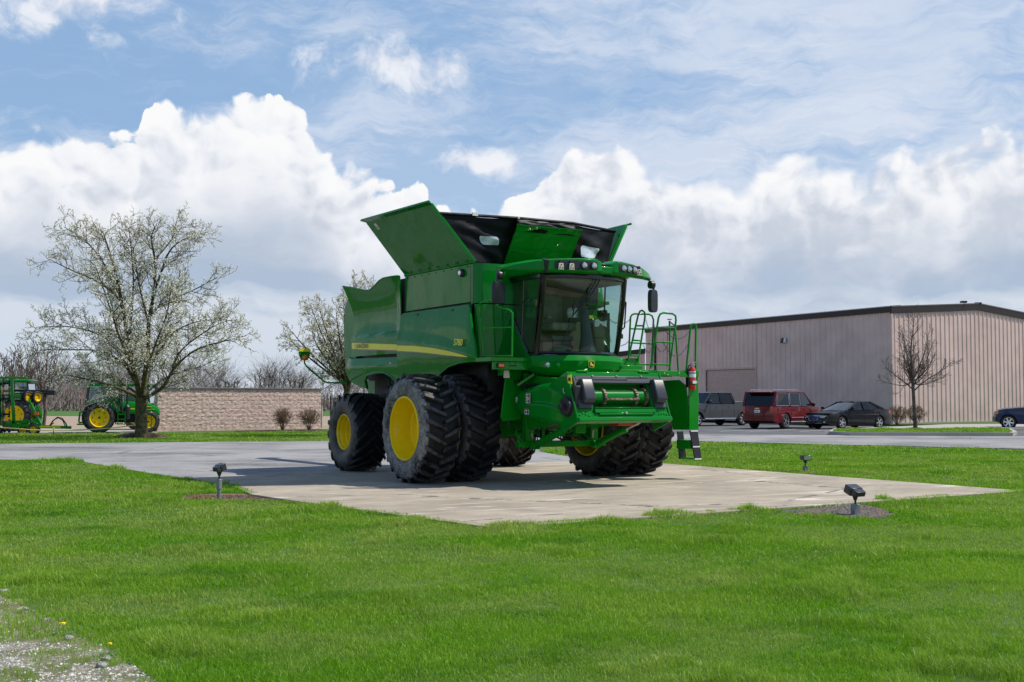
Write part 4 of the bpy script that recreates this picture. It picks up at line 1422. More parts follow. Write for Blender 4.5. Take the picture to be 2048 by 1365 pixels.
b = B(); b.cyl((.55, -.6, 3.14), (.55, -.6, 3.20), .02); b.cyl((.55, -.6, 3.2), (.55, -.6, 3.26), .03); b.build('warning_lamp', ORANGE, CB)
b = B(); b.cbox((.9, -.62, 2.40), (.14, .2, .16)); b.cbox((1.02, -.45, 2.33), (.16, .25, .06)); b.build('operator_pedals', LINER, CB, bevel=.01)
# wiper
b = B()
A_ = Vector((uw(.20, 1) + .06, .10, 3.66)); T_ = Vector((uw(-.36, .48) + .05, -.40, 2.92))
b.tube([A_, A_.lerp(T_, .5) + Vector((.05, 0, .0)), T_], [.016, .013, .010], 6); b.tube([A_ + Vector((0, .06, -.02)), A_.lerp(T_, .5) + Vector((.06, .05, -.02)), T_], .009, 6)
b.tube([(uw(-.34, .72) + .03, -.34, 3.24), T_, (uw(-.50, .10) + .03, -.50, 2.42)], [.010, .014, .009], 6)
b.build('wiper', BLACK_P, CB)
# left door mirror arm / camera seen right of the windscreen
b = B()
b.tube([pu(1243, 596, .95), pu(1252, 606, .95), pu(1249, 655, .95), pu(1239, 664, .95)], .014, 6); b.build('door_handrail', BLACK_P, CB)
b = B(); p = Vector(pu(1246, 584, .95)); b.cbox(p, (.05, .04, .11)); p = Vector(pu(1240, 673, .95)); b.cbox(p, (.07, .10, .09)); b.build('door_camera', BLACK_P, CB, bevel=.01)
b = B(); b.tube([pv(1062, 625, -.95), pv(1062, 600, -.95), pv(1056, 594, -.95), pv(1047, 604, -.95)], .012, 6); b.build('grab_handle', BLACK_P, CB)

# roof: two swept light wings, a centre notch and the mirrors hung from the tips
front = [(-1.62, 1.06, 3.665, 3.735), (-1.45, 1.22, 3.66, 3.80), (-1.15, 1.42, 3.65, 3.86), (-.8, 1.60, 3.645, 3.89), (-.45, 1.72, 3.64, 3.905), (-.14, 1.78, 3.64, 3.915), (.02, 1.72, 3.66, 3.87)]
for s in (-1, 1):
    b = B(); rings = []
    for v, u, z0, z1 in (front if s < 0 else front[:5] + [(-.34, 1.74, 3.64, 3.90), (-.24, 1.70, 3.66, 3.84)]):
        vv = v * (1 if s < 0 else -1)
        d = .20 + .25 * max(0, (1.62 + v) / 1.6)
        rings.append([(u - .06, vv, z0), (u, vv, z0 + .04), (u - .02, vv, z1 - .015), (u - .07, vv, z1), (u - d, vv, z1 + .02), (u - d, vv, z0 + .03)])
    b.loft(rings); wing = b.build('roof_light_wing', GREEN, CB, bevel=.012, smooth=40)
    # black lamp recess with four lamps
    fi = interp([(-1.62, 1.06), (-1.45, 1.22), (-1.15, 1.42), (-.8, 1.60), (-.45, 1.72), (-.14, 1.78), (.02, 1.72)])
    rws = []
    for z, ins in ((3.70, 0), (3.86, .0)):
        rws.append([(fi(v) + .012 - (.0 if z < 3.8 else .02), v * (1 if s < 0 else -1), z - .012 * abs(j - 8) / 8 * (1 if z > 3.8 else -1)) for j, v in enumerate(lin(-.86, -.11, 16) if s < 0 else lin(-1.04, -.38, 16))])
    b = B().grid(rws, thick=(-.02, 0, 0)); rec = b.build('lamp_recess', BLACK_P, wing)
    for k, v in enumerate((-.78, -.60, -.38, -.20) if s < 0 else (-.96, -.80, -.64, -.48)):
        vv = v * (1 if s < 0 else -1)
        u = fi(v)
        if k < 2 and s < 0 or (k < 1 and s > 0):
            b = B(); b.hexa([(u + .03, vv - .055, 3.69), (u + .03, vv + .055, 3.69), (u + .015, vv + .055, 3.69), (u + .015, vv - .055, 3.69), (u + .035, vv - .045, 3.80), (u + .035, vv + .045, 3.80), (u + .02, vv + .045, 3.80), (u + .02, vv - .045, 3.80)])
            o = b.build('lamp_bracket', CREAM, wing, bevel=.004)
            b = B(); b.cyl((u - .02, vv, 3.83), (u + .03, vv, 3.83), .03, n=10)
            for a_, c_ in ((-.025, 3.72), (.025, 3.72), (0, 3.775)): b.cyl((u + .03, vv + a_, c_), (u + .042, vv + a_, c_), .010, n=8)
            b.build('bolt', BLACK_P, wing)
        else:
            b = B(); b.tube([(u - .05, vv, 3.775), (u + .02, vv, 3.775), (u + .03, vv, 3.775)], [.06, .066, .062], 18); b.build('work_lamp', BLACK_P, wing)
            b = B(); b.tube([(u + .028, vv, 3.775), (u + .05, vv, 3.775), (u + .055, vv, 3.775)], [.052, .040, .012], 16); b.build('lamp_lens', LAMPG, wing)
    # mirror
    vv = 1.64 * s
    b = B(); b.cyl((1.02, vv - .03, 3.60), (1.02, vv + .05, 3.60), .075, n=18); b.tube([(1.02, vv + .02 * s, 3.62), (1.03, vv + .05 * s, 3.55), (1.03, vv + .05 * s, 3.48)], .022, 8)
    arm = b.build('mirror_arm', BLACK_P, CB)
    b = B(); c = Vector((1.03, vv + .03 * s, 3.30))
    hw_, hh_ = (.13, .20) if s < 0 else (.10, .215)
    ring = []
    for dx, k in ((-.045, .86), (-.02, 1.0), (.03, .95), (.055, .75)):
        ring.append([(c.x + dx, c.y + hw_ * k * math.copysign(abs(math.cos(t)) ** .45, math.cos(t)), c.z + hh_ * (k * .3 + .7) * math.copysign(abs(math.sin(t)) ** .45, math.sin(t))) for t in lin(0, 2 * math.pi, 24)[:-1]])
    b.loft(ring); mr = b.build('mirror', BLACK_P if s < 0 else GREY_P, CB, smooth=50)
    mr['label'] = 'black mirror hanging from the roof wing tip'
b = B()
b.prism([(.0, -.98, 3.66), (1.15, -1.05, 3.66), (1.45, -.6, 3.66), (1.5, .6, 3.66), (1.15, 1.05, 3.66), (.0, .98, 3.66)], (0, 0, .15)); b.build('roof', GREEN, CB, bevel=.04)
b = B(); b.prism([(.1, -.93, 3.58), (1.2, -.93, 3.58), (1.5, -.5, 3.58), (1.56, 0, 3.58), (1.5, .5, 3.58), (1.2, .93, 3.58), (.1, .93, 3.58)], (0, 0, .09)); b.build('roof_underside', BLACK_G, CB, bevel=.01)
b = B(); b.cyl((.55, -1.0, 3.80), (.55, -1.0, 3.86), .03); b.cyl((.55, -1.0, 3.86), (.55, -1.0, 3.88), .055); b.tube([(1.2, -.15, 3.84), (1.35, -.05, 3.87), (1.45, .15, 3.86), (1.5, .35, 3.84)], .015, 6); b.cyl((1.05, -1.02, 3.83), (1.05, -1.02, 3.87), .02); b.build('roof_fittings', BLACK_P, CB)
b = B(); b.prism([(1.3, -.2, 3.66), (1.70, -.1, 3.66), (1.70, .3, 3.66), (1.3, .4, 3.66)], (0, 0, .13)); b.build('roof_centre', GREEN, CB, bevel=.02)
b = B(); b.hexa([(1.50, -1.02, 3.64), (1.50, -.965, 3.64), (1.40, -.965, 3.64), (1.40, -1.02, 3.64), (1.535, -1.02, 3.85), (1.545, -.965, 3.85), (1.40, -.965, 3.9), (1.40, -1.02, 3.9)]); b.build('wing_joint', BLACK_P, CB)

# green cover below the windscreen with lamps and the badge
b = B(); rings = []
for v in lin(-.98, .98, 14):
    k = 1 - (v / .98) ** 2
    u = 1.00 + .36 * (k ** .7)
    zt = 2.235 + .02 * k; zb = 2.02 - .13 * min(1, k * 2.2)
    rings.append([(u - .12, v, zt), (u - .01, v, zt - .005), (u + .045, v, zt - .10), (u + .02, v, (zt + zb) / 2 - .06), (u - .10, v, zb), (u - .3, v, zb), (u - .3, v, zt)])
b.loft(rings); nose = b.build('nose_cover', GREEN, CB, smooth=30, bevel=.008)


def nose_u(v): return 1.00 + .36 * max(0, (1 - (v / .98) ** 2)) ** .7


for v, r, m_, nm in ((-.78, .045, LAMPG, 'nose_lamp'), (-.62, .05, GREEN, 'lamp_blank'), (.80, .05, GREEN, 'lamp_blank')):
    u = nose_u(v)
    b = B(); b.tube([(u - .02, v, 2.075), (u + .045, v, 2.075), (u + .055, v, 2.075)], [r * 1.05, r, r * .6], 16); b.build(nm, m_, nose)
# badge: shield plate with a leaping stag
u = nose_u(.0) + .052


def flat(name, pts, m, parent, c, sc, th, thk=.006):
    b = B(); b.prism([(c[0] + th, c[1] + x * sc, c[2] + y * sc) for x, y in pts], (thk, 0, 0)); return b.build(name, m, parent, smooth=0)


sh = [(-1, -.7), (-.6, -1), (.6, -1), (1, -.7), (1.05, .75), (.85, 1), (-.85, 1), (-1.05, .75)]
bc = (u, .0, 2.09)
plate = flat('badge', sh, STRIPE, CB, bc, .062, 0)
flat('badge_field', [(x * .86, y * .86) for x, y in sh], BLACK_G, plate, bc, .062, .004)
stag = [(-.55, .10), (-.50, .30), (-.30, .42), (-.34, .70), (-.22, .72), (-.18, .50), (-.05, .62), (.0, .45), (-.08, .32), (.10, .10), (.45, .05), (.62, -.10), (.66, -.45), (.55, -.62), (.50, -.35), (.30, -.25),
        (.42, -.55), (.30, -.60), (.12, -.28), (-.10, -.20), (-.42, -.52), (-.52, -.45), (-.30, -.12), (-.25, .08), (-.42, .05)]
flat('badge_stag', stag, STRIPE, plate, bc, .062, .009, .004)

# ---------------------------------------------------------------- platforms, rails and service ladder
b = B(); b.box((.20, -1.72, 2.13), (.88, -.92, 2.205)); b.build('right_platform', GREEN_D, CB, bevel=.008)
b = B(); b.box((.80, -1.66, 1.99), (.86, -.90, 2.125)); b.build('platform_skirt', GREEN_D, CB, bevel=.005)
b = B(); b.box((.862, -1.60, 2.02), (.90, -1.46, 2.10)); o = b.build('indicator_lamp', BLACK_P, CB, bevel=.005)
b = B(); b.box((.90, -1.585, 2.03), (.915, -1.475, 2.09)); b.build('lamp_lens', ORANGE, o, bevel=.01)
for v in (-1.35, -1.22, -1.12): B().cyl((.86, v, 2.105), (.872, v, 2.105), .008, n=8).build('bolt', BLACK_P, CB)
B().box((.861, -1.35, 2.05), (.868, -1.2, 2.07)).build('skirt_label', BLACK_P, CB)
b = B(); c = Vector((.75, -1.33, 1.92)); b.hexa([(c.x, c.y - .06, c.z - .07), (c.x, c.y + .06, c.z - .07), (c.x - .01, c.y + .06, c.z - .07), (c.x - .01, c.y - .06, c.z - .07), (c.x, c.y - .05, c.z + .06), (c.x, c.y + .05, c.z + .06), (c.x - .01, c.y + .05, c.z + .06), (c.x - .01, c.y - .05, c.z + .06)]); b.build('lamp_bracket', CREAM, CB)
# right-hand rail
P = [pv(968, 714, -1.62), pv(957, 612, -1.62), pv(962, 606, -1.62), pv(980, 600, -1.62), pv(990, 606, -1.62), pv(998, 614, -1.62), pv(1020, 621, -1.62), pv(1025, 627, -1.62), pv(1024, 714, -1.62)]
b = B(); b.tube(P, .016, 8); b.tube([pv(963, 657, -1.62), pv(1024, 655, -1.62)], .012, 8); b.tube([pv(968, 712, -1.62), pv(1024, 712, -1.62)], .014, 8)
b.build('right_handrail', GREEN_D, CB, smooth=50)
# left platform
b = B(); b.box((.20, .90, 1.96), (.95, 2.25, 2.02)); b.beam((.92, .95, 2.02), (.92, 1.5, 2.02), .04, .16); b.box((.84, 1.0, 1.9), (.94, 2.2, 1.98)); b.build('left_platform', GREEN_D, CB, bevel=.008)


def rail(name, pts, u, r=.018, extra=(), closed=False):
    b = B(); b.tube([pu(x, y, u) for x, y in pts], r, 8)
    for (x0, y0), (x1, y1) in extra: b.tube([pu(x0, y0, u), pu(x1, y1, u)], r * .85, 8)
    return b.build(name, GREEN_D, CB, smooth=50)


rail('hoop_rail', [(1257, 720), (1261, 635), (1264, 630), (1269, 628), (1298, 629), (1304, 632), (1307, 640), (1303, 735)], .55, .018, [((1262, 658), (1306, 659)), ((1260, 686), (1303, 688)), ((1275, 729), (1303, 730))])
rail('access_ladder_rail', [(1256, 721), (1276, 632), (1280, 623), (1284, 621), (1289, 625), (1290, 634), (1276, 723)], .92, .018, [((1273, 652), (1288, 652)), ((1267, 681), (1283, 682)), ((1262, 711), (1278, 712))])
rail('hoop_rail', [(1301, 738), (1317, 636), (1320, 629), (1327, 626), (1345, 628), (1351, 632), (1352, 641), (1338, 745)], .95, .019, [((1315, 655), (1350, 656)), ((1310, 684), (1345, 686)), ((1304, 729), (1337, 730))])
rail('hoop_rail', [(1350, 650), (1353, 690), (1357, 750)], .6, .018)
rail('service_post', [(1340, 742), (1339, 642)], .45, .018)
b = B(); p = Vector(pu(1339, 640, .45)); b.cyl(p, p + Vector((0, 0, .015)), .045, n=14); b.tube([p + Vector((0, 0, -.04)), p + Vector((.1, .12, -.15))], .014, 6); b.build('post_cap', BLACK_P, CB)
rail('hoop_rail', [(1372, 745), (1381, 655), (1384, 649), (1389, 648), (1392, 653), (1391, 720), (1393, 770), (1396, 805), (1391, 812)], 1.25, .020)


q = [pu(1228, 717, .90), pu(1279, 717, .90), pu(1279, 734, .90), pu(1228, 733, .90)]
b = B(); b.prism(q, (-.35, 0, 0)); b.build('ladder_bracket', GREEN_D, CB, bevel=.006)


def chain(a, c, sag, n=26, lr=.010):
    a, c = Vector(a), Vector(c); b = B()
    L = (c - a).length; n = max(8, int((L + sag) / .035))
    pts = [a.lerp(c, i / n) - Vector((0, 0, sag * 4 * (i / n) * (1 - i / n))) for i in range(n + 1)]
    for i in range(n):
        p, q = pts[i], pts[i + 1]; d = (q - p); x, y = frame_of(d)
        w = (x if i % 2 else y) * lr
        m_ = (p + q) / 2; e = d * .62
        b.tube([m_ - e, m_ - e * .6 + w, m_ + e * .6 + w, m_ + e, m_ + e * .6 - w, m_ - e * .6 - w], .0034, 4, closed=True)
    b.build('safety_chain', BLACK_P, CB, smooth=50)


for a, c, sg, u in (((1326, 655), (1382, 659), .20, 1.05), ((1326, 684), (1375, 690), .24, 1.05), ((1261, 638), (1235, 646), .05, .5), ((1258, 682), (1232, 690), .05, .5), ((1292, 640), (1306, 662), .10, .8), ((1286, 688), (1307, 688), .16, .8),
                    ((1311, 690), (1334, 692), .12, .95), ((1208, 620), (1236, 646), .08, .4), ((1210, 630), (1222, 685), .01, .4), ((1309, 650), (1305, 735), .01, .6), ((1335, 665), (1334, 735), .02, .6)):
    chain(pu(*a, u), pu(*c, u), sg)
# step box and folding ladder
b = B()
pr = [pv(1322, 762, 2.30), pv(1358, 760, 2.30), pv(1371, 772, 2.30), pv(1379, 860, 2.30), pv(1346, 860, 2.30), pv(1334, 800, 2.30)]
b.prism(pr, (0, .03, 0)); b.build('ladder_guard', GREEN_D, CB, bevel=.006)
x_ = pr[3][0]
b = B(); b.box((x_ - .03, 2.30, pr[3][2]), (x_ + .0, 2.52, 1.92)); b.box((x_ - .30, 2.33, 1.90), (x_ + .02, 2.52, 2.02)); b.prism([(x_ - .02, 2.30, 1.88), (x_ - .02, 2.18, 2.0), (x_ - .02, 1.55, 2.0), (x_ - .02, 1.5, 1.92), (x_ - .02, 2.1, 1.9)], (.03, 0, 0))
b.build('ladder_side', GREEN_D, CB, bevel=.006)
b = B(); b.prism([(x_, 2.31, .90), (x_, 2.50, .90), (x_ + .07, 2.53, .36), (x_ + .07, 2.37, .36)], (-.025, 0, 0)); b.prism([(x_ - .36, 2.31, .88), (x_ - .36, 2.45, .88), (x_ - .33, 2.5, .36), (x_ - .33, 2.33, .36)], (-.025, 0, 0))
o = b.build('folding_ladder', BLACK_P, CB, bevel=.004)
b = B(); b.box((x_ - .36, 2.34, .37), (x_ + .06, 2.50, .395)); b.hexa([(x_ - .40, 2.32, .55), (x_ - .02, 2.32, .56), (x_ - .02, 2.48, .56), (x_ - .40, 2.48, .55), (x_ - .40, 2.32, .72), (x_ - .06, 2.32, .72), (x_ - .06, 2.48, .72), (x_ - .40, 2.48, .72)]); b.build('ladder_step', GREEN_D, o, bevel=.004)
b = B()
for z, k in ((.89, 0), (.60, .55), (.375, 1)): b.box((x_ + .07 * k * .95 + .001, 2.33 + .03 * k, z - .012), (x_ + .07 * k + .008, 2.50 + .02 * k, z + .012))
b.build('reflective_strip', WHITE, o)
for v, w in ((1.7, 1.96), (1.78, 1.93), (2.05, 1.96), (2.38, 1.88), (2.38, 1.97), (2.47, 1.80), (2.36, 1.80)): B().cyl((x_ + .02, v, w), (x_ + .028, v, w), .011, n=8).build('bolt', CREAM, CB)

# ---------------------------------------------------------------- feeder house, face plate and lift cylinders
# structure behind
b = B(); b.prism([(.2, -.75, 1.95), (1.9, -.75, 1.80), (2.2, -.75, 1.15), (.5, -.75, .95), (.1, -.75, 1.1)], (0, 1.5, 0)); b.build('feeder_house', GREEN_D, CB, bevel=.02)
b = B(); q = [pu(1013, 741, .42), pu(1043, 735, .42), pu(1043, 840, .42), pu(1001, 843, .42)]; b.prism(q, (-.04, 0, 0)); b.build('front_frame_plate', GREEN_D, CB, bevel=.01); b = B(); b.prism([(x, -y, z) for x, y, z in q], (-.04, 0, 0)); b.build('front_frame_plate', GREEN_D, CB, bevel=.01)
b = B()
b.beam((.45, -.70, 1.95), (.45, -.70, .66), .16, .14); b.beam((.45, .70, 1.95), (.45, .70, .66), .16, .14); b.beam((.48, -.95, .68), (.48, .95, .68), .12, .11); b.beam((.3, -1.2, 1.98), (.3, 1.2, 1.98), .16, .16)
b.beam((.5, -.42, 1.2), (.5, -.42, .72), .05, .05); b.beam((.75, -.75, 1.92), (.55, -.98, 1.72), .12, .05); b.beam((.55, -.55, 1.86), (.75, -.75, 1.92), .12, .05)
b.build('subframe', GREEN_D, CB, bevel=.008)
# moulded drive guard on the right of the feeder house
sec = []
gx_ = [(.52, 1.30, 1.60, -.98), (.62, 1.24, 1.63, -1.06), (1.0, 1.16, 1.68, -1.10), (1.30, 1.12, 1.73, -1.10), (1.36, 1.11, 1.74, -1.08), (1.60, 1.08, 1.75, -1.08), (1.9, 1.06, 1.66, -1.05), (2.02, 1.06, 1.50, -.98)]
for x, z0, z1, y in gx_:
    sec.append([(x, -.74, z0), (x, y + .06, z0), (x, y, z0 + .06), (x, y - .012, (z0 + z1) / 2 - .03), (x, y + .035, (z0 + z1) / 2 + .0), (x, y + .03, z1 - .07), (x, y + .10, z1), (x, -.74, z1)])
b = B().loft(sec); gd = b.build('drive_guard', GREEN, CB, bevel=.018, smooth=35)
b = B(); b.cyl((2.13, -1.06, 1.36), (2.13, -.8, 1.36), .15, n=24); b.cyl((2.13, -1.16, 1.36), (2.13, -1.06, 1.36), .045, n=12); b.cyl((2.13, -1.0, 1.36), (2.13, -.98, 1.36), .18, n=24); b.box((2.0, -.95, 1.1), (2.3, -.75, 1.7)); b.build('drive_hub', BLACK_P, CB, bevel=.01)
for (x, z, w, h) in ((1.02, 1.50, .13, .085), (1.02, 1.41, .13, .085), (.98, 1.22, .13, .10)):
    b = B(); b.box((x, -1.106, z), (x + w, -1.100, z + h)); o = b.build('warning_label', WHITE, gd)
    b = B(); b.box((x + .005, -1.1085, z + h * .75), (x + w - .005, -1.106, z + h - .004)); b.build('label_band', REDP if h < .09 and z > 1.45 or h > .09 else ORANGE, gd)
    b = B(); b.box((x + .075, -1.1085, z + .008), (x + w - .008, -1.106, z + h * .68)); b.box((x + .02, -1.1085, z + .015), (x + .055, -1.106, z + h * .6)); b.build('label_print', DARKINK, gd)
b = B(); b.box((.50, -.99, 1.42), (.505, -.93, 1.52)); b.build('warning_label', WHITE, gd)
# face plate: tilted frame around the feeder mouth
FT, FB = Vector((2.08, 0, 1.94)), Vector((2.40, 0, 1.13))
up = (FT - FB).normalized(); nrm = Vector((up.z, 0, -up.x))       # outward (forward-up)
H = (FT - FB).length


def fp(v, t, d=0.0):
    q = FB + up * (H * t) + nrm * d
    return (q.x, v, q.z)


b = B()
def slab(bb, v0, v1, t0, t1, d0, d1):
    bb.hexa([fp(v0, t0, d0), fp(v1, t0, d0), fp(v1, t0, d1), fp(v0, t0, d1), fp(v0, t1, d0), fp(v1, t1, d0), fp(v1, t1, d1), fp(v0, t1, d1)])
slab(b, -.95, .95, .86, 1.0, -.12, 0.0); slab(b, -.95, -.60, .12, .86, -.12, -.01); slab(b, .64, .95, .12, .86, -.12, -.01); slab(b, -.95, .95, .0, .16, -.16, .0)
slab(b, -.97, .97, -.03, .05, -.05, .05)
face = b.build('face_plate', GREEN, CB, bevel=.01)
b = B(); slab(b, -.60, .66, .14, .23, -.02, .035); slab(b, -.60, .66, .23, .245, -.02, .05); slab(b, -.52, .60, .10, .14, .0, .03); b.build('lower_lip', GREEN, face, bevel=.006)
for v0, v1 in ((-.985, -.95), (.95, .985)):
    b = B(); slab(b, v0, v1, -.03, 1.0, -.5, .01); b.build('face_plate_cheek', GREEN, face, bevel=.01)
b = B(); slab(b, -.78, -.55, .99, 1.03, -.10, .02); slab(b, .52, .75, .99, 1.03, -.10, .02); b.build('hook_plate', GREEN_D, face, bevel=.012)
b = B(); slab(b, -.60, .65, .20, .88, -.40, -.36); slab(b, -.6, .65, .20, .22, -.4, -.1); slab(b, -.62, -.60, .2, .88, -.4, -.1); slab(b, .65, .67, .2, .88, -.4, -.1); b.build('feeder_mouth', BLACK_G, face)
dc = FB + up * (H * .53) + nrm * -.13
b = B(); b.cyl((dc.x, -.60, dc.z), (dc.x, .62, dc.z), .125, n=32); drum = b.build('feeder_drum', GREEN, face)
for v in (-.30, .36, .58):
    b = B()
    for k in range(22):
        t = 2 * math.pi * k / 22
        c = Vector((dc.x + .142 * math.cos(t), v, dc.z + .142 * math.sin(t)))
        b.cbox(c, (.03, .045, .03), ry=-t); b.cyl(c + Vector((0, -.03, 0)), c + Vector((0, .03, 0)), .009, n=6)
    b.build('feeder_chain', RUST, face)
b = B(); b.beam((dc.x + .16, -.30, dc.z - .03), (dc.x + .16, .38, dc.z - .03), .04, .035); b.build('feeder_slat', RUST, face, bevel=.003)
# dark grey guards either side and across the top
b = B()
slab(b, -.86, .90, .80, .90, .0, .035); slab(b, -.60, .68, .74, .82, .0, .055)
slab(b, -.90, -.62, .24, .88, -.005, .03); slab(b, .68, .93, .24, .88, -.005, .03)
b.build('mouth_surround', GREY_P, face, bevel=.012)
for v0, v1 in ((-.82, -.60), (.68, .90)):
    b = B(); b.loft([[fp(v, t, .02 + dd) for v, t in ((v0, t0 - ins), (v1, t0 - ins), (v1, t1 + ins), (v0, t1 + ins))] for t0, t1, ins, dd in ((.32, .82, -.04, 0), (.32, .82, -.0, .04), (.36, .80, .0, .11), (.40, .76, .0, .13))])
    b.build('corner_guard', GREY_P, face, bevel=.02, seg=3)
for v in (-.50, .0, .52):
    q = Vector(fp(v, .895, .03)); B().cyl(q, q + nrm * .02, .015, n=10).build('bolt', STEEL, face)
for v, t in ((-.9, .12), (-.84, .15), (-.78, .13), (-.72, .1), (.75, .12), (.80, .14), (.86, .13), (.91, .11)):
    q = Vector(fp(v, t, .0)); B().cyl(q, q + nrm * .012, .017, n=10).build('bolt', GREEN_D, face)
q = Vector(fp(.02, .13, .03)); B().cyl(q, q + nrm * .02, .025, n=12).build('bolt', STEEL, face)
b = B(); slab(b, -.60, .20, .80, .815, .055, .058); slab(b, .2, .66, .86, .87, .036, .04); b.build('guard_seam', BLACK_G, face)
b = B(); q = pv(1136, 758, -.99); b.hexa([(q[0], -.992, q[2] - .07), (q[0] + .12, -.992, q[2] - .09), (q[0] + .12, -.986, q[2] - .09), (q[0], -.986, q[2] - .07), (q[0] - .02, -.992, q[2] + .05), (q[0] + .09, -.992, q[2] + .07), (q[0] + .09, -.986, q[2] + .07), (q[0] - .02, -.986, q[2] + .05)])
b.build('warning_label', STRIPE, face)
b = B(); b.box((q[0] + .01, -.994, q[2] - .04), (q[0] + .08, -.991, q[2] + .02)); b.build('label_print', DARKINK, face)
for k, (x, z) in enumerate(((2.02, 1.60), (2.10, 1.45))):
    b = B(); b.tube([(x, -1.0, z + .06), (x + .02, -1.01, z), (x + .05, -1.0, z - .03), (x + .07, -1.0, z)], .008, 6); b.build('latch_hook', STEEL, face)
# hoses and wiring looms around the feeder house
rnd = random.Random(21)
for k in range(9):
    a_ = Vector((.28 + .02 * k, -1.0 + .10 * k, 1.95 - .02 * k)); c_ = Vector((1.0 + .10 * k, -.90 + .05 * (k % 4), 1.74 - .01 * k))
    B().tube([a_, a_.lerp(c_, .35) + Vector((0, 0, -.16 - .02 * (k % 3))), a_.lerp(c_, .7) + Vector((0, 0, -.05)), c_], .013 + .004 * (k % 2), 7).build('hydraulic_hose', BLACK_P, CB, smooth=60)
for k in range(5):
    y = -.5 + .22 * k
    B().tube([(.30, y, 1.85), (.52, y + .05, 1.35), (.50, y - .04, .95), (.56, y + .02, .72)], .012, 6).build('hydraulic_hose', BLACK_P, CB, smooth=60)
b = B(); b.box((.34, -.62, 1.30), (.46, -.38, 1.58)); b.box((.36, .20, 1.2), (.46, .5, 1.45)); b.build('valve_block', DARKM, CB, bevel=.01)
B().tube([(.36, -1.12, 1.9), (.40, -1.12, 1.6), (.38, -1.1, 1.3), (.42, -1.08, 1.0)], .014, 6).build('wiring_loom', BLACK_P, CB, smooth=60)
# latches and small decals on the shields
for u_, w_ in ((-2.45, 1.98), (-1.95, 3.10), (-.55, 3.10)):
    B().box((u_ - .04, -(v_low(u_, w_) + .012), w_ - .02), (u_ + .04, -(v_low(u_, w_) - .01), w_ + .02)).build('shield_latch', BLACK_P, CB, bevel=.006)
for u_ in lin(-2.55, -.15, 8): B().cyl((u_, -1.628, 3.86), (u_, -1.606, 3.86), .010, n=8).build('bolt', GREEN_D, CB)
B().tube([(.0, -1.632, 3.22), (.0, -1.632, 3.88)], .006, 5).build('panel_seam', BLACK_G, CB)
B().box((-3.1, -(v_fend(-3.1, 2.2) + .004), 2.17), (-3.02, -(v_fend(-3.1, 2.2) - .01), 2.21)).build('side_reflector', ORANGE, CB)
# lift cylinders
for s in (-1, 1):
    b = B(); p0, p1, p2 = Vector((.62, s * .66, .66)), Vector((1.50, s * .66, .95)), Vector((2.02, s * .66, 1.12))
    b.tube([p0, p1], .062, 18); b.tube([p1 - (p1 - p0) * .05, p1 + (p1 - p0) * .01], .07, 18); b.cyl(p0 + Vector((0, -.07, 0)), p0 + Vector((0, .07, 0)), .07, n=14)
    o = b.build('lift_cylinder', GREEN_D, CB, bevel=.004)
    b = B(); b.cyl(p1, p2, .032, n=14); b.build('cylinder_rod', STEEL, o)
b = B(); b.box((1.0, -.13, .88), (1.12, .09, 1.06)); b.build('valve_box', GREEN_D, CB, bevel=.02)
b = B(); b.box((1.55, .3, 1.02), (1.8, .75, 1.10)); b.build('feeder_stop', REDP, CB, bevel=.01)
b = B(); rnd = random.Random(8)
for k in range(14):
    x, y, z = rnd.uniform(.1, .45), rnd.uniform(-.6, .6), rnd.uniform(.75, 1.1)
    b.tube([(x, y, z), (x + .1, y + rnd.uniform(-.3, .3), z - .1), (x, y + rnd.uniform(-.5, .5), z + .1)], .012, 5)
b.build('hydraulic_hose', BLACK_P, CB)
b = B()
for k in range(16): b.cyl((.47, -.30 + .04 * (k % 8), .88 + .05 * (k // 8)), (.52, -.30 + .04 * (k % 8), .88 + .05 * (k // 8)), .012, n=6)
b.tube([(.6, -.72, .78), (.68, -.78, .9), (.62, -.7, .96)], .015, 6); b.tube([(.6, .60, .78), (.68, .55, .92), (.62, .66, .9)], .015, 6)
b.build('hydraulic_fittings', STEEL, CB)
b = B(); b.tube([(.55, -1.0, .95), (.6, -1.05, .88), (.58, -.98, .78), (.56, -.9, .75)], .012, 6); b.box((.55, -.99, .7), (.56, -.93, .86)); b.build('hitch_pin_bracket', GREEN_D, CB)
# rear marker arm with amber lamp
ma = [pu(694, 766, -5.4), pu(655, 766, -5.4), pu(648, 763, -5.4), pu(613, 733, -5.4), pu(609, 727, -5.4), pu(609, 716, -5.4)]
b = B(); b.tube(ma, .019, 8); arm = b.build('marker_arm', GREEN_D, CB, smooth=50)
c = Vector(pu(609, 708, -5.4))
b = B(); b.prism([(c.x - .02, c.y - .125, c.z + .11), (c.x - .02, c.y + .125, c.z + .11), (c.x - .02, c.y + .12, c.z - .04), (c.x - .02, c.y + .07, c.z - .14), (c.x - .02, c.y - .07, c.z - .14), (c.x - .02, c.y - .12, c.z - .04)], (.03, 0, 0)); hd = b.build('marker_plate', GREEN, arm, bevel=.01)
b = B(); b.box((c.x + .0105, c.y - .122, c.z + .045), (c.x + .016, c.y + .122, c.z + .108)); b.build('marker_band', STRIPE, arm)
b = B(); b.lathe([(.01, .065), (.04, .06), (.06, .03), (.062, .001)], 18, 'X', c=(c.x, c.y, c.z - .085)); b.build('amber_lamp', ORANGE, arm)

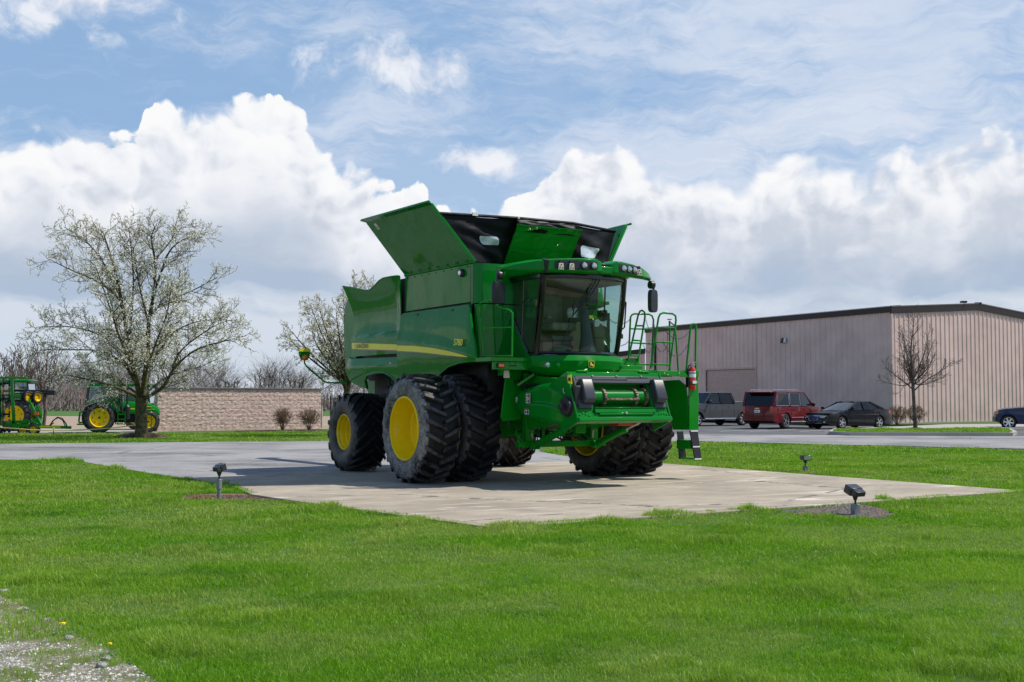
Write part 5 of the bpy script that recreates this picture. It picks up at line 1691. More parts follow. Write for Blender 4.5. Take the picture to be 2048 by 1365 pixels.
# ---------------------------------------------------------------- fire extinguisher hung on the ladder post
q = Vector(pu(1384, 758, 1.30)); E_ = CO + UX * q.x + VX * q.y + Vector((0, 0, q.z - .21))
FE = empty('fire_extinguisher', E_, RZ, 'red fire extinguisher strapped beside the combine ladder', 'fire extinguisher')
b = B(); b.lathe([(0, .05), (.01, .066), (.04, .07), (.36, .07), (.40, .06), (.425, .035), (.44, .03)], 28, 'Z'); body = b.build('cylinder', REDP, FE, smooth=45)
b = B(); b.lathe([(.235, .0712), (.345, .0712)], 28, 'Z'); b.build('instruction_label', WHITE, body, smooth=45)
b = B(); b.lathe([(.305, .0718), (.325, .0718)], 28, 'Z'); b.lathe([(.13, .0718), (.15, .0718)], 28, 'Z'); b.build('label_band', BLACK_G, body, smooth=45)
b = B(); b.box((.069, -.045, .12), (.076, .045, .17)); b.build('instruction_plate', WHITE, body)
b = B(); b.cyl((0, 0, .44), (0, 0, .49), .022, n=12); b.beam((0, 0, .50), (0, .10, .525), .03, .012); b.beam((0, 0, .48), (0, .08, .48), .02, .01); b.lathe([(.0, .022), (.012, .022)], 12, 'X', c=(.02, .02, .47)); b.build('valve_handle', STEEL, FE)
b = B(); b.tube([(0, -.02, .47), (0, -.07, .46), (.0, -.095, .40), (0, -.085, .22), (0, -.08, .16)], .011, 8); b.tube([(0, -.08, .18), (0, -.08, .10)], [.012, .018], 8); b.box((-.075, -.09, .05), (-.06, .05, .40)); b.build('hose', BLACK_P, FE)
b = B(); b.lathe([(.098, .0735), (.118, .0735)], 28, 'Z'); b.build('strap', BLACK_P, FE, smooth=45)
# ================================================================== BUILDING
SIDING = mat('tan_siding', (0.64, 0.465, 0.405), 0.5, var=0.06, vs=0.7, rv=0.06, c2=(0.68, 0.505, 0.445))
DBROWN = mat('dark_brown_trim', (0.016, 0.011, 0.012), 0.45, var=0.15)
ROOFW = mat('pale_roof_metal', (0.62, 0.60, 0.60), 0.35, var=0.08)
BC = Vector((22.15, 70.0, 0.0))                                 # near corner
DL = Vector((-.483, .876, 0)); DG = Vector((.80, .60, 0))
NL = Vector((-.876, -.483, 0)); NG = Vector((.60, -.80, 0))
Z0 = 0.02


def siding(b, p0, d, nrm, L, topf, z0, pitch=.46, a0=0.0, hole=None):
    xs = []
    x = 0.0
    while x < L:
        xs += [(x, 0.0), (x + pitch * .62, 0.0), (x + pitch * .72, .04), (x + pitch * .90, .04)]
        x += pitch
    xs = [(q, o) for q, o in xs if q <= L] + [(L, 0.0)]
    pieces = [(None, None)] if hole is None else [(0, hole[0]), (hole[0], hole[1]), (hole[1], L)]
    for a, c in pieces:
        sel = xs if a is None else [(a, 0.0)] + [q for q in xs if a < q[0] < c] + [(c, 0.0)]
        zb = z0 if (a is None or not (hole and a == hole[0])) else hole[2]
        rows = [[p0 + d * q + nrm * o + Vector((0, 0, zb)) for q, o in sel], [p0 + d * q + nrm * o + Vector((0, 0, topf(q))) for q, o in sel]]
        b.grid(rows)


BLD = empty('metal_building', BC, 0, 'long tan ribbed metal building with dark brown eaves behind the parked vehicles', 'building')
HE = 6.80; LL = 24.7; LG = 18.0
gtop = interp([(-.1, HE), (0, HE), (8.95, HE + .60), (20, HE + .60 - .74)])
b = B(); siding(b, Vector((0, 0, 0)), DL, NL, LL, lambda q: HE, Z0, hole=(11.9, 17.3, 3.55)); b.build('long_wall', SIDING, BLD, recalc=False, smooth=0)
b = B(); siding(b, Vector((0, 0, 0)), DG, NG, LG, gtop, Z0); b.build('gable_wall', SIDING, BLD, recalc=False, smooth=0)
b = B(); p = NL * .05 + Vector((0, 0, Z0)); b.hexa([p, p + NG * .09, p + NG * .09 - NL * .1, p - NL * .1 + NG * .0, p + Vector((0, 0, HE)), p + NG * .09 + Vector((0, 0, HE)), p + NG * .09 - NL * .1 + Vector((0, 0, HE)), p - NL * .1 + Vector((0, 0, HE))]); b.build('corner_trim', SIDING, BLD)
# eave fascia and gable trim
zz = Vector((0, 0, 1))
b = B(); b.hexa([NL * .10 - DL * .1 + zz * (HE - .22), NL * .10 + DL * LL + zz * (HE - .22), DL * LL + zz * (HE - .22), -DL * .1 + zz * (HE - .22), NL * .12 - DL * .1 + zz * (HE + .12), NL * .12 + DL * LL + zz * (HE + .12), DL * LL + zz * (HE + .12), -DL * .1 + zz * (HE + .12)])
b.build('eave_fascia', DBROWN, BLD)
for a, c in ((-.1, 8.95), (8.95, 18)):
    b = B(); z1, z2 = gtop(a) , gtop(c)
    pa, pc = DG * a, DG * c
    b.hexa([pa + zz * (z1 - .30), pc + zz * (z2 - .30), pc + NG * .1 + zz * (z2 - .30), pa + NG * .1 + zz * (z1 - .30), pa + zz * (z1 + .08), pc + zz * (z2 + .08), pc + NG * .12 + zz * (z2 + .08), pa + NG * .12 + zz * (z1 + .08)])
    b.build('gable_trim', DBROWN, BLD)
    b = B(); b.hexa([pa + zz * (z1 + .085), pc + zz * (z2 + .085), pc + NG * .14 + zz * (z2 + .085), pa + NG * .14 + zz * (z1 + .085), pa + zz * (z1 + .15), pc + zz * (z2 + .15), pc + NG * .14 + zz * (z2 + .15), pa + NG * .14 + zz * (z1 + .15)])
    b.build('gable_flashing', mat('grey_brown_flashing', (0.13, 0.105, 0.10), .5), BLD)
b = B(); b.add([-DL * .1 + zz * (HE + .12), DL * LL + zz * (HE + .12), DL * LL + DG * 8.95 + zz * (HE + .72), DG * 8.95 + zz * (HE + .72)], [(0, 1, 2, 3)]); b.add([DG * 8.95 + zz * (HE + .72), DL * LL + DG * 8.95 + zz * (HE + .72), DL * LL + DG * 18 + zz * (HE + .12), DG * 18 + zz * (HE + .12)], [(0, 1, 2, 3)])
roof = b.build('roof', ROOFW, BLD, smooth=0)
b = B(); k = 0.3
while k < LL:
    p = DL * k + NL * .10 + zz * (HE + .12); b.beam(p, p - NL * 1.2 + zz * .10, .07, .09); k += .61
b.build('roof_seam', DBROWN, roof)
b = B(); b.beam(NL * .14 + zz * (HE + .135) - DL * .05, NL * .14 + DL * LL + zz * (HE + .135), .04, .05); b.build('drip_edge', ROOFW, roof)
b = B(); p = DG * 8.95 + NG * .05 + zz * (HE + .74); b.cbox(p, (.4, .15, .10)); b.cbox(p + DG * -1.6, (.35, .3, .12)); b.build('ridge_vent', DBROWN, roof)
# downspout, roller door, wall lamp
b = B(); p = DL * (LL - 1.4) + NL * .13; b.hexa([p + zz * .1, p + DL * .16 + zz * .1, p + DL * .16 - NL * .1 + zz * .1, p - NL * .1 + zz * .1, p + zz * (HE - .2), p + DL * .16 + zz * (HE - .2), p + DL * .16 - NL * .1 + zz * (HE - .2), p - NL * .1 + zz * (HE - .2)]); b.build('downspout', DBROWN, BLD)
b = B(); rows = []
z = .05; k = 0
while z < 3.5:
    rows += [[DL * 11.9 - NL * .06 + zz * z, DL * 17.3 - NL * .06 + zz * z], [DL * 11.9 - NL * .03 + zz * (z + .11), DL * 17.3 - NL * .03 + zz * (z + .11)]]; z += .12
b.grid(rows); dr = b.build('roller_door', mat('tan_shutter', (.55, .41, .365), .5, var=.05), BLD, recalc=False, smooth=0)
b = B()
for q in (11.85, 17.3): p = DL * q; b.hexa([p + zz * .05, p + DL * .1 + zz * .05, p + DL * .1 + NL * .07 + zz * .05, p + NL * .07 + zz * .05, p + zz * 3.66, p + DL * .1 + zz * 3.66, p + DL * .1 + NL * .07 + zz * 3.66, p + NL * .07 + zz * 3.66])
b.hexa([DL * 11.85 + zz * 3.55, DL * 17.4 + zz * 3.55, DL * 17.4 + NL * .075 + zz * 3.55, DL * 11.85 + NL * .075 + zz * 3.55, DL * 11.85 + zz * 3.66, DL * 17.4 + zz * 3.66, DL * 17.4 + NL * .075 + zz * 3.66, DL * 11.85 + NL * .075 + zz * 3.66])
b.build('door_frame', mat('tan_trim', (.5, .37, .33), .5), dr)
tq = 9.3; p = DL * 9.0 + NL * .06 + zz * 5.15
b = B(); b.hexa([p + v_ for v_ in (DL * 0, DL * .26, DL * .26 + NL * .22, NL * .22)] + [p + zz * .34 + v_ for v_ in (DL * 0, DL * .26, DL * .26 + NL * .12, NL * .12)]); lamp = b.build('wall_lamp', BLACK_P, BLD, bevel=.02)
b = B(); p = p - DL * .10 + NL * .02; b.hexa([p + zz * .02 + v_ for v_ in (DL * 0, DL * .09, DL * .09 + NL * .16, NL * .16)] + [p + zz * .34 + v_ for v_ in (DL * 0, DL * .09, DL * .09 + NL * .1, NL * .1)]); b.build('lamp_housing', WHITE, lamp)
# body behind the walls
b = B(); q = [DL * .05 + DG * .1 - NL * .0, DL * LL - NL * .1, DL * LL + DG * 17.9, DG * 17.9 - NG * .1]; b.prism([DG * .1 + DL * .1 + zz * .02, DG * .1 + DL * LL + zz * .02, DG * 17.9 + DL * LL + zz * .02, DG * 17.9 + DL * .1 + zz * .02], zz * 6.2); b.build('inner_wall', DBROWN, BLD)
b = B(); b.hexa([NG * .02 + NL * .02 - zz * .02, NG * .02 + DG * 18 - zz * .02, DG * 18 + NG * .07 - zz * .02, NG * .07 + NL * .07 - zz * .02, NG * .02 + NL * .02 + zz * .14, NG * .02 + DG * 18 + zz * .14, DG * 18 + NG * .07 + zz * .14, NG * .07 + NL * .07 + zz * .14]); b.build('plinth', M_KERB, BLD)
# lower wing at the far end
b = B(); p0 = DL * LL; dd = (Vector((-1.0, .55, 0))).normalized(); nn = Vector((-.48, -.877, 0))
siding(b, DL * (LL + .1), dd, nn, 6.0, lambda q: 5.2 - .09 * q, Z0, .45); b.build('wing_wall', SIDING, BLD, recalc=False, smooth=0)
b = B(); pa, pb = DL * (LL + .1) + nn * .1, DL * (LL + .1) + dd * 6.2 + nn * .1
b.hexa([pa + zz * 5.0, pb + zz * 4.45, pb - nn * .2 + zz * 4.45, pa - nn * .2 + zz * 5.0, pa + zz * 5.38, pb + zz * 4.82, pb - nn * .2 + zz * 4.82, pa - nn * .2 + zz * 5.38]); b.build('wing_eave', DBROWN, BLD)

# ------------------------------------------------------------------ split-face block wall
BLOCK = mat('split_face_block', (0.50, 0.36, 0.30), 0.9, var=0.12, vs=7, c2=(0.62, 0.46, 0.40), bump=1.0, bs=16)
A_ = G(314, 864, LAWN_Z); C_ = G(641, 858, LAWN_Z); A_ = Vector((A_.x, A_.y, LAWN_Z)); C_ = Vector((C_.x, C_.y, LAWN_Z))
WD = (C_ - A_).normalized(); WN = Vector((WD.y, -WD.x, 0)); WLn = (C_ - A_).length
WALL = empty('block_wall', A_, math.atan2(WD.y, WD.x), 'long pinkish split-face block wall with a grey coping', 'wall')
rs = np.random.RandomState(2)
cw, ch_ = .40, .195; nc = int(WLn / cw); cw = WLn / nc
b = B()
for r_ in range(10):
    off = 0 if r_ % 2 else cw / 2
    x = 0.0; first = True
    while x < WLn - 1e-3:
        x2 = min(WLn, x + (off if (first and off) else cw)); first = False
        n = 4; m_ = 3
        rows = [[(x + .0005 + (x2 - x - .001) * j / n, -(.0 + ((0.018 if rs.rand() < .35 else .022 + rs.rand() * .010) if (i in (0, m_) or j in (0, n)) else 0.020 + rs.rand() * .022)), .08 + r_ * ch_ + .001 + (ch_ - .002) * i / m_) for j in range(n + 1)] for i in range(m_ + 1)]
        b.grid(rows)
        x = x2
b.build('block_face', BLOCK, WALL, smooth=0, recalc=False)
b = B(); b.box((0, -.005, .0), (WLn, .35, 2.03)); b.box((-.02, -.05, -.02), (WLn + .02, .36, .08)); b.build('wall_core', BLOCK, WALL)
b = B(); b.box((-.05, -.09, 2.035), (WLn + .05, .40, 2.10)); b.build('coping', mat('grey_coping', (.16, .145, .14), .7, var=.2, vs=2), WALL, bevel=.01)

# bollard and picket fence right of the wall
p = G(646, 857, -.1)
PO = empty('concrete_bollard', (p.x, p.y - .8, LAWN_Z), 0, 'pale grey square post at the right end of the block wall', 'post')
B().box((-.09, -.09, -.05), (.09, .09, 1.10)).build('post', M_KERB, PO, bevel=.02)
B().prism([(-.10, -.10, 1.101), (.10, -.10, 1.101), (.10, .10, 1.101), (-.10, .10, 1.101)], (0, 0, .03)).build('cap', M_KERB, PO, bevel=.01)
FNC = empty('picket_fence', (G(642, 856).x, 66.5, -.1), 0, 'black metal picket fence behind the combine', 'fence')
b = B()
for k in range(64): b.box((k * .125, -.011, .05), (k * .125 + .022, .011, 1.72))
b.build('pickets', BLACK_P, FNC)
b = B(); b.box((-.05, -.02, 1.60), (8, .02, 1.64)); b.box((-.05, -.02, .18), (8, .02, .22)); b.build('fence_rail', BLACK_P, FNC)
for k in range(4):
    b = B(); b.box((k * 2.5 - .03, -.035, 0), (k * 2.5 + .03, .035, 1.8)); b.build('fence_post', BLACK_P, FNC)
PL = empty('seed_planter', (G(660, 860).x, 70.5, -.1), 0, 'green and yellow planter seen through the picket fence', 'planter')
b = B(); b.box((-1.2, -.1, .35), (4, .1, .5)); b.box((-1.2, -.1, .95), (4, .1, 1.05))
for k in range(8): b.box((-1.1 + .62 * k, -.2, .05), (-1.02 + .62 * k, .1, 1.0))
b.build('frame', GREEN_D, PL)
for k in range(7):
    b = B(); b.prism([(-1.2 + .62 * k, -.3, 1.0), (-.85 + .62 * k, -.3, 1.0), (-.75 + .62 * k, -.3, 1.4), (-1.3 + .62 * k, -.3, 1.4)], (0, .5, 0)); hp = b.build('seed_hopper', YELLOW, PL, bevel=.03)


# ================================================================== TREES
def tube_np(paths, nside):
    """paths: list of (pts (k,3), radii (k,)) -> verts, faces"""
    V, F = [], []
    o = 0
    ang = np.arange(nside) * 2 * np.pi / nside
    ca, sa = np.cos(ang), np.sin(ang)
    for P, r in paths:
        k = len(P)
        d = np.gradient(P, axis=0)
        d /= np.linalg.norm(d, axis=1)[:, None] + 1e-9
        ref = np.array([0.31, 0.95, 0.05]) if abs(d[0, 2]) > .8 else np.array([0.1, 0.2, 0.97])
        x = np.cross(d, ref); x /= np.linalg.norm(x, axis=1)[:, None] + 1e-9
        y = np.cross(d, x)
        V.append((P[:, None] + (x[:, None] * ca[None, :, None] + y[:, None] * sa[None, :, None]) * r[:, None, None]).reshape(-1, 3))
        i = np.arange(k - 1)[:, None] * nside; j = np.arange(nside)[None]; j2 = (j + 1) % nside
        F.append((np.stack([i + j, i + j2, i + nside + j2, i + nside + j], -1) + o).reshape(-1))
        o += k * nside
    return np.concatenate(V), np.concatenate(F)


class Tree:
    def __init__(s, seed, up=0.25, wob=0.12):
        s.rs = np.random.RandomState(seed); s.up = up; s.wob = wob
        s.lv = {}; s.tips = []
    def limb(s, pts, r0, r1, level):
        P = np.array(pts, float)
        # resample with a light smoothing
        n = max(4, len(P) * 3)
        t = np.linspace(0, len(P) - 1, n); Q = np.stack([np.interp(t, np.arange(len(P)), P[:, a]) for a in range(3)], 1)
        for _ in range(2): Q[1:-1] = (Q[:-2] + 2 * Q[1:-1] + Q[2:]) / 4
        rad = r0 + (r1 - r0) * np.linspace(0, 1, n) ** .8
        s.lv.setdefault(level, []).append((Q, rad))
        return Q, rad
    def branch(s, p, d, L, r, level, k=5):
        rs = s.rs
        P = [p]; d = d / np.linalg.norm(d)
        for i in range(k):
            d = d + rs.normal(0, s.wob, 3) + np.array([0, 0, s.up / k * 1.2]); d /= np.linalg.norm(d)
            P.append(P[-1] + d * L / k)
        P = np.array(P); rad = np.linspace(r, r * .35, k + 1)
        s.lv.setdefault(level, []).append((P, rad))
        return P, rad
    def spawn(s, Q, rad, level, maxl, nper, L, spread=0.9, t0=0.2):
        """children along a limb, recursively"""
        rs = s.rs
        if level > maxl: return
        ln = np.linalg.norm(np.diff(Q, axis=0), axis=1).sum()
        n = max(2, int(nper[level] * ln + rs.rand()))
        for i in range(n):
            t = t0 + (1 - t0) * (i + rs.rand()) / n
            f = t * (len(Q) - 1); a = min(int(f), len(Q) - 2)
            p = Q[a] + (Q[a + 1] - Q[a]) * (f - a)
            d = Q[a + 1] - Q[a]; d /= np.linalg.norm(d) + 1e-9
            v = rs.normal(0, 1, 3); v -= d * v.dot(d); v /= np.linalg.norm(v)
            nd = d * (1 - spread * .4) + v * spread * rs.uniform(.6, 1.0)
            l = L[level] * rs.uniform(.55, 1.15) * (1.0 - .45 * t)
            r = min(rad[a] * .62, .0075 * l * 2.2 + .002)
            P, rr = s.branch(p, nd, l, r, level, 5 if level < maxl else 3)
            if level == maxl: s.tips.append(P)
            s.spawn(P, rr, level + 1, maxl, nper, L, spread, .15)
    def build(s, name, loc_, bark, label, cat, group=None, sides=(10, 7, 5, 4, 3, 3), names=('trunk', 'crown'), rmin=.003):
        root = empty(name, loc_, 0, label, cat, group)
        tv, tf, cv, cf = [], [], [], []
        for lv, paths in s.lv.items():
            ns = sides[min(lv, len(sides) - 1)]
            paths = [(P, np.maximum(r, rmin)) for P, r in paths]
            V, F = tube_np(paths, ns)
            (tv if lv == 0 else cv).append((V, F))
        def join(lst):
            o = 0; VV, FF = [], []
            for V, F in lst: VV.append(V); FF.append(F + o); o += len(V)
            return np.concatenate(VV), np.concatenate(FF)
        V, F = join(tv); np_mesh(names[0], V, F, np.full(len(F) // 4, 4), bark, root, smooth=True)
        V, F = join(cv); br = np_mesh(names[1], V, F, np.full(len(F) // 4, 4), bark, root, smooth=True)
        return root, br


def cards(name, centers, size, m, parent, seed, tris=False, spread=0.05, per=5, flat=0.6):
    rs = np.random.RandomState(seed)
    C = np.repeat(centers, per, 0) + rs.normal(0, spread, (len(centers) * per, 3))
    n = len(C)
    a = rs.normal(0, 1, (n, 3)); a /= np.linalg.norm(a, axis=1)[:, None]
    c = rs.normal(0, 1, (n, 3)); c = np.cross(a, c); c /= np.linalg.norm(c, axis=1)[:, None]
    sz = size * rs.uniform(.5, 1.25, n)[:, None]
    V = np.stack([C - a * sz, C + c * sz * flat, C + a * sz, C - c * sz * flat], 1).reshape(-1, 3)
    return np_mesh(name, V, np.arange(n * 4), np.full(n, 4), m, parent)


BARK = mat('mossy_bark', (0.040, 0.030, 0.018), 0.9, var=0.4, vs=6, c2=(0.095, 0.085, 0.030), bump=0.8, bs=18)
BARK2 = mat('grey_brown_bark', (0.055, 0.042, 0.032), 0.9, var=0.3, vs=5, c2=(0.10, 0.078, 0.06))
BARK3 = mat('bare_twig_bark', (0.075, 0.058, 0.048), 0.95, var=0.3, vs=3, c2=(0.12, 0.094, 0.080))


def leafm(name, c, c2, tl=0.35):
    m = bpy.data.materials.new(name); m.use_nodes = True; nt = m.node_tree; nt.nodes.clear(); N = NB(nt)
    g = N.n('ShaderNodeNewGeometry'); col = N.mix(g.outputs['Random Per Island'], c, c2)
    d = N.n('ShaderNodeBsdfDiffuse'); t = N.n('ShaderNodeBsdfTranslucent'); nt.links.new(col, d.inputs[0]); nt.links.new(col, t.inputs[0])
    mx = N.n('ShaderNodeMixShader'); mx.inputs[0].default_value = tl; nt.links.new(d.outputs[0], mx.inputs[1]); nt.links.new(t.outputs[0], mx.inputs[2])
    o = N.n('ShaderNodeOutputMaterial'); nt.links.new(mx.outputs[0], o.inputs[0]); return m


BLOSSOM = leafm('pear_blossom', (0.92, 0.90, 0.80), (0.70, 0.72, 0.48))
BLOSSOM2 = leafm('pear_blossom_sparse', (0.86, 0.82, 0.64), (0.55, 0.54, 0.32))

# ---- large blossoming tree, limbs traced at their real distance with depth of their own
T0 = G(283, 877, LAWN_Z); YT = T0.y


def tp(px, py, dy=0.0):
    q = YP(px, py, YT + dy); return (q.x - T0.x, q.y - YT, q.z - LAWN_Z)


def solve_tree(seed, limbs, trunk, r0):
    t = Tree(seed, up=.22, wob=.13)
    t.limb(trunk, r0 * 1.15, r0 * .85, 0)
    return t


tr = Tree(11, up=.20, wob=.13)
tr.limb([(0, 0, -.05), (-.01, 0, .12), tp(283, 845), tp(282, 820), tp(282, 797)], .27, .215, 0)
LIMBS = [
    ([(282, 800, 0), (274, 764, -.1), (260, 702, -.3), (249, 636, -.3), (234, 556, -.2), (218, 500, 0), (205, 440, .1)], .15, .02),
    ([(283, 800, 0), (289, 764, .1), (296, 702, .2), (296, 643, .2), (309, 589, .1), (312, 520, 0), (300, 465, -.1), (310, 425, -.2)], .14, .02),
    ([(286, 797, 0), (300, 792, -.2), (329, 775, -.5), (344, 739, -.7), (388, 698, -.9), (443, 684, -1.2), (492, 672, -1.4)], .10, .012),
    ([(281, 797, 0), (270, 792, -.3), (245, 779, -.7), (197, 764, -1.3), (150, 753, -1.6), (105, 748, -2.0)], .09, .012),
    ([(275, 770, 0), (260, 746, .2), (230, 691, .4), (194, 665, .5), (131, 651, .6), (72, 655, .7)], .08, .012),
    ([(250, 640, -.3), (245, 600, -.4), (197, 563, -.8), (142, 541, -1.2), (99, 519, -1.4)], .07, .012),
    ([(296, 640, .2), (310, 618, .3), (333, 603, .5), (388, 581, .9), (436, 554, 1.2)], .07, .012),
    ([(305, 595, .1), (320, 550, -.3), (338, 500, -.5), (365, 470, -.6), (396, 452, -.7)], .06, .012),
    ([(240, 590, -.2), (205, 520, .4), (170, 470, .8), (128, 425, 1.1)], .06, .012),
    ([(292, 740, .2), (320, 700, .8), (350, 660, 1.2), (400, 640, 1.5), (450, 640, 1.8)], .07, .012),
    ([(272, 755, -.1), (240, 720, -.9), (200, 700, -1.5), (140, 700, -2.1), (80, 700, -2.4)], .06, .012),
    ([(283, 790, .1), (270, 750, 1.2), (250, 690, 2.2), (225, 620, 2.8), (210, 560, 3.1)], .08, .012),
    ([(284, 790, .1), (300, 745, 1.2), (320, 680, 2.2), (350, 610, 2.8), (360, 540, 3.0)], .08, .012),
    ([(283, 790, -.1), (290, 750, -1.3), (310, 690, -2.3), (335, 630, -2.8), (345, 560, -3.2)], .08, .012),
    ([(283, 790, -.1), (270, 745, -1.2), (240, 680, -2.0), (215, 600, -2.6), (190, 530, -2.8)], .08, .012),
    ([(260, 700, -.3), (262, 640, .5), (268, 560, .9), (262, 490, 1.0), (258, 425, 1.0)], .06, .012),
    ([(296, 643, .2), (280, 580, .8), (270, 520, 1.2), (262, 470, 1.3)], .05, .012),
    ([(310, 520, 0), (345, 470, .6), (350, 440, .8), (372, 425, .9)], .04, .01),
    ([(345, 735, -.7), (360, 700, -.4), (400, 670, -.2), (440, 645, 0), (470, 640, .2)], .05, .01),
    ([(284, 795, .1), (310, 770, 1.0), (350, 745, 1.8), (400, 735, 2.2), (430, 720, 2.4)], .06, .01),
    ([(284, 795, .1), (250, 770, 1.0), (210, 745, 1.8), (170, 735, 2.2)], .06, .01),
]
for pts, a, c in LIMBS:
    Q, rad = tr.limb([tp(x_, y_ + max(0, (490 - y_) * .45), d_) for x_, y_, d_ in pts], a, c, 1)
    tr.spawn(Q, rad, 2, 4, {2: 4.8, 3: 5.6, 4: 7.5}, {2: 1.42, 3: .66, 4: .30}, .95, .22)
PEAR, br = tr.build('flowering_tree', (T0.x, YT, LAWN_Z), BARK, 'large spreading white flowering tree standing in a mulch mound by the drive', 'tree', 'flowering pear trees', rmin=.0065)
tips = np.concatenate([P[1:] for P in tr.tips])
sel = np.random.RandomState(1).rand(len(tips)) < np.clip(.66 - .03 * tips[:, 2] + .06 * np.hypot(tips[:, 0], tips[:, 1]), .3, .9)
cards('blossom', tips[sel], .036, BLOSSOM, PEAR, 3, per=3, spread=.04)
print('pear', len(tr.tips), sel.sum())

# ---- second flowering tree behind the combine
T1 = G(693, 872, LAWN_Z)
tr = Tree(23, up=.35, wob=.14)
Hh = 7.7
tr.limb([(0, 0, 0), (0.02, 0, 1.0), (0, 0, 2.1)], .17, .13, 0)
rsx = np.random.RandomState(4)
for k in range(19):
    a = k * 2.4; lean = .35 + .65 * ((k * 7) % 10) / 10
    h = Hh * (1.0 - .50 * lean) - 1.9
    x, y = math.cos(a) * 2.5 * lean, math.sin(a) * 2.4 * lean
    Q, rad = tr.limb([(0, 0, 1.7 + .3 * (k % 3)), (x * .18, y * .18, 2.0 + h * .18), (x * .55, y * .55, 1.9 + h * .5), (x * .9, y * .9, 1.9 + h * .82), (x * 1.05, y * 1.05, 1.9 + h)], .07, .012, 1)
    tr.spawn(Q, rad, 2, 4, {2: 4.2, 3: 5.0, 4: 6.5}, {2: 1.1, 3: .55, 4: .28}, .95, .12)
P2, br = tr.build('flowering_tree', (T1.x, T1.y, LAWN_Z), BARK, 'smaller flowering tree rising behind the back of the combine', 'tree', 'flowering pear trees', rmin=.0065)
tips = np.concatenate([P[1:] for P in tr.tips]); sel = np.random.RandomState(2).rand(len(tips)) < .75
cards('blossom', tips[sel], .036, BLOSSOM2, P2, 5, per=3, spread=.035)

# ---- bare tree on the island
T2 = G(1831, 857, .11)
tr = Tree(31, up=.45, wob=.10)
tr.limb([(0, 0, -.03), (-.02, 0, .5), (-.05, 0, 1.1), (-.09, 0, 1.95)], .105, .075, 0)
Q, rad = tr.limb([(-.09, 0, 1.9), (-.12, 0, 2.8), (-.18, 0, 3.7), (-.05, 0, 4.6), (.05, 0, 5.5)], .072, .008, 1)
tr.spawn(Q, rad, 2, 4, {2: 5.5, 3: 6, 4: 8.0}, {2: 1.05, 3: .55, 4: .26}, .8, .1)
for k, (x, h) in enumerate(((1.55, 3.2), (-1.45, 2.9), (1.1, 4.2), (-.9, 4.0), (1.3, 2.4), (-1.3, 2.2), (.6, 4.9), (-.5, 4.7), (.2, 3.6), (-.3, 3.4), (.9, 3.0), (-1.0, 3.3), (1.0, 3.7))):
    yy = ((k * 37) % 11 / 5 - 1) * .9
    Q, rad = tr.limb([(-.09, 0, 1.75 + .10 * (k % 7)), (x * .3 - .05, yy * .3, 1.9 + (h - 1.9) * .3), (x * .7, yy * .7, 1.95 + (h - 1.9) * .6), (x, yy, h)], .038, .007, 1)
    tr.spawn(Q, rad, 2, 4, {2: 5.0, 3: 6.5, 4: 8.0}, {2: .8, 3: .45, 4: .24}, .8, .12)
tr.build('bare_tree', (T2.x, T2.y, .11), BARK3, 'bare leafless tree standing on the kerbed grass island', 'tree', rmin=.0055)
B().lathe([(-.02, .36), (.03, .28), (.045, .12), (.05, .001)], 16, 'Z', c=(T2.x, T2.y, .11)).build('mulch_ring', M_MULCH, None, smooth=0)['kind'] = 'structure'


# ---- shrubs
def shrub(px, py, z, w, h, seed, label, tint=0):
    p = G(px, py, z)
    tr = Tree(seed, up=.15, wob=.16); rs_ = np.random.RandomState(seed)
    tr.limb([(0, 0, -.02), (0, 0, .06)], .05, .045, 0)
    for k in range(15):
        a = k * 2.4; lean = math.sqrt((k + .5) / 15)
        x, y = math.cos(a) * w / 2 * lean, math.sin(a) * w / 2 * lean * .85
        hh = h * (1 - .35 * lean ** 2.5)
        Q, rad = tr.limb([(x * .06, y * .06, 0), (x * .35, y * .35, hh * .35), (x * .75, y * .75, hh * .7), (x * .95, y * .95, hh * .92)], .014, .005, 1)
        tr.spawn(Q, rad, 2, 3, {2: 18.0, 3: 16.0}, {2: .28, 3: .15}, .9, .30)
    r, _ = tr.build('bare_shrub', (p.x, p.y, z), BARK4, label, 'shrub', 'clipped bare shrubs', names=('stem', 'twigs'), rmin=.0045)
    tips_ = np.concatenate([P[1:] for P in tr.tips])
    cards('buds', tips_, .015, BUDS, r, seed, per=2, spread=.02)


BARK4 = mat('shrub_bark', (0.13, 0.09, 0.055), 0.9, var=0.3, vs=5, c2=(0.20, 0.14, 0.09))
BUDS = leafm('shrub_buds', (0.16, 0.10, 0.05), (0.24, 0.17, 0.07))
shrub(565, 861.8, LAWN_Z, 1.00, 1.12, 1, 'rounded bare shrub before the block wall, the one farther from its end')
shrub(618, 860.8, LAWN_Z, 1.25, 1.08, 2, 'wider bare shrub beside the right end of the block wall')
shrub(1795, 852, .08, 1.35, 1.1, 3, 'bare clipped shrub left of the island tree against the building corner')
shrub(1832, 851, .08, 1.25, 1.1, 4, 'bare clipped shrub directly behind the island tree trunk')
shrub(1745, 852, .08, 1.1, 1.05, 5, 'bare clipped shrub mostly hidden behind the black sedan')


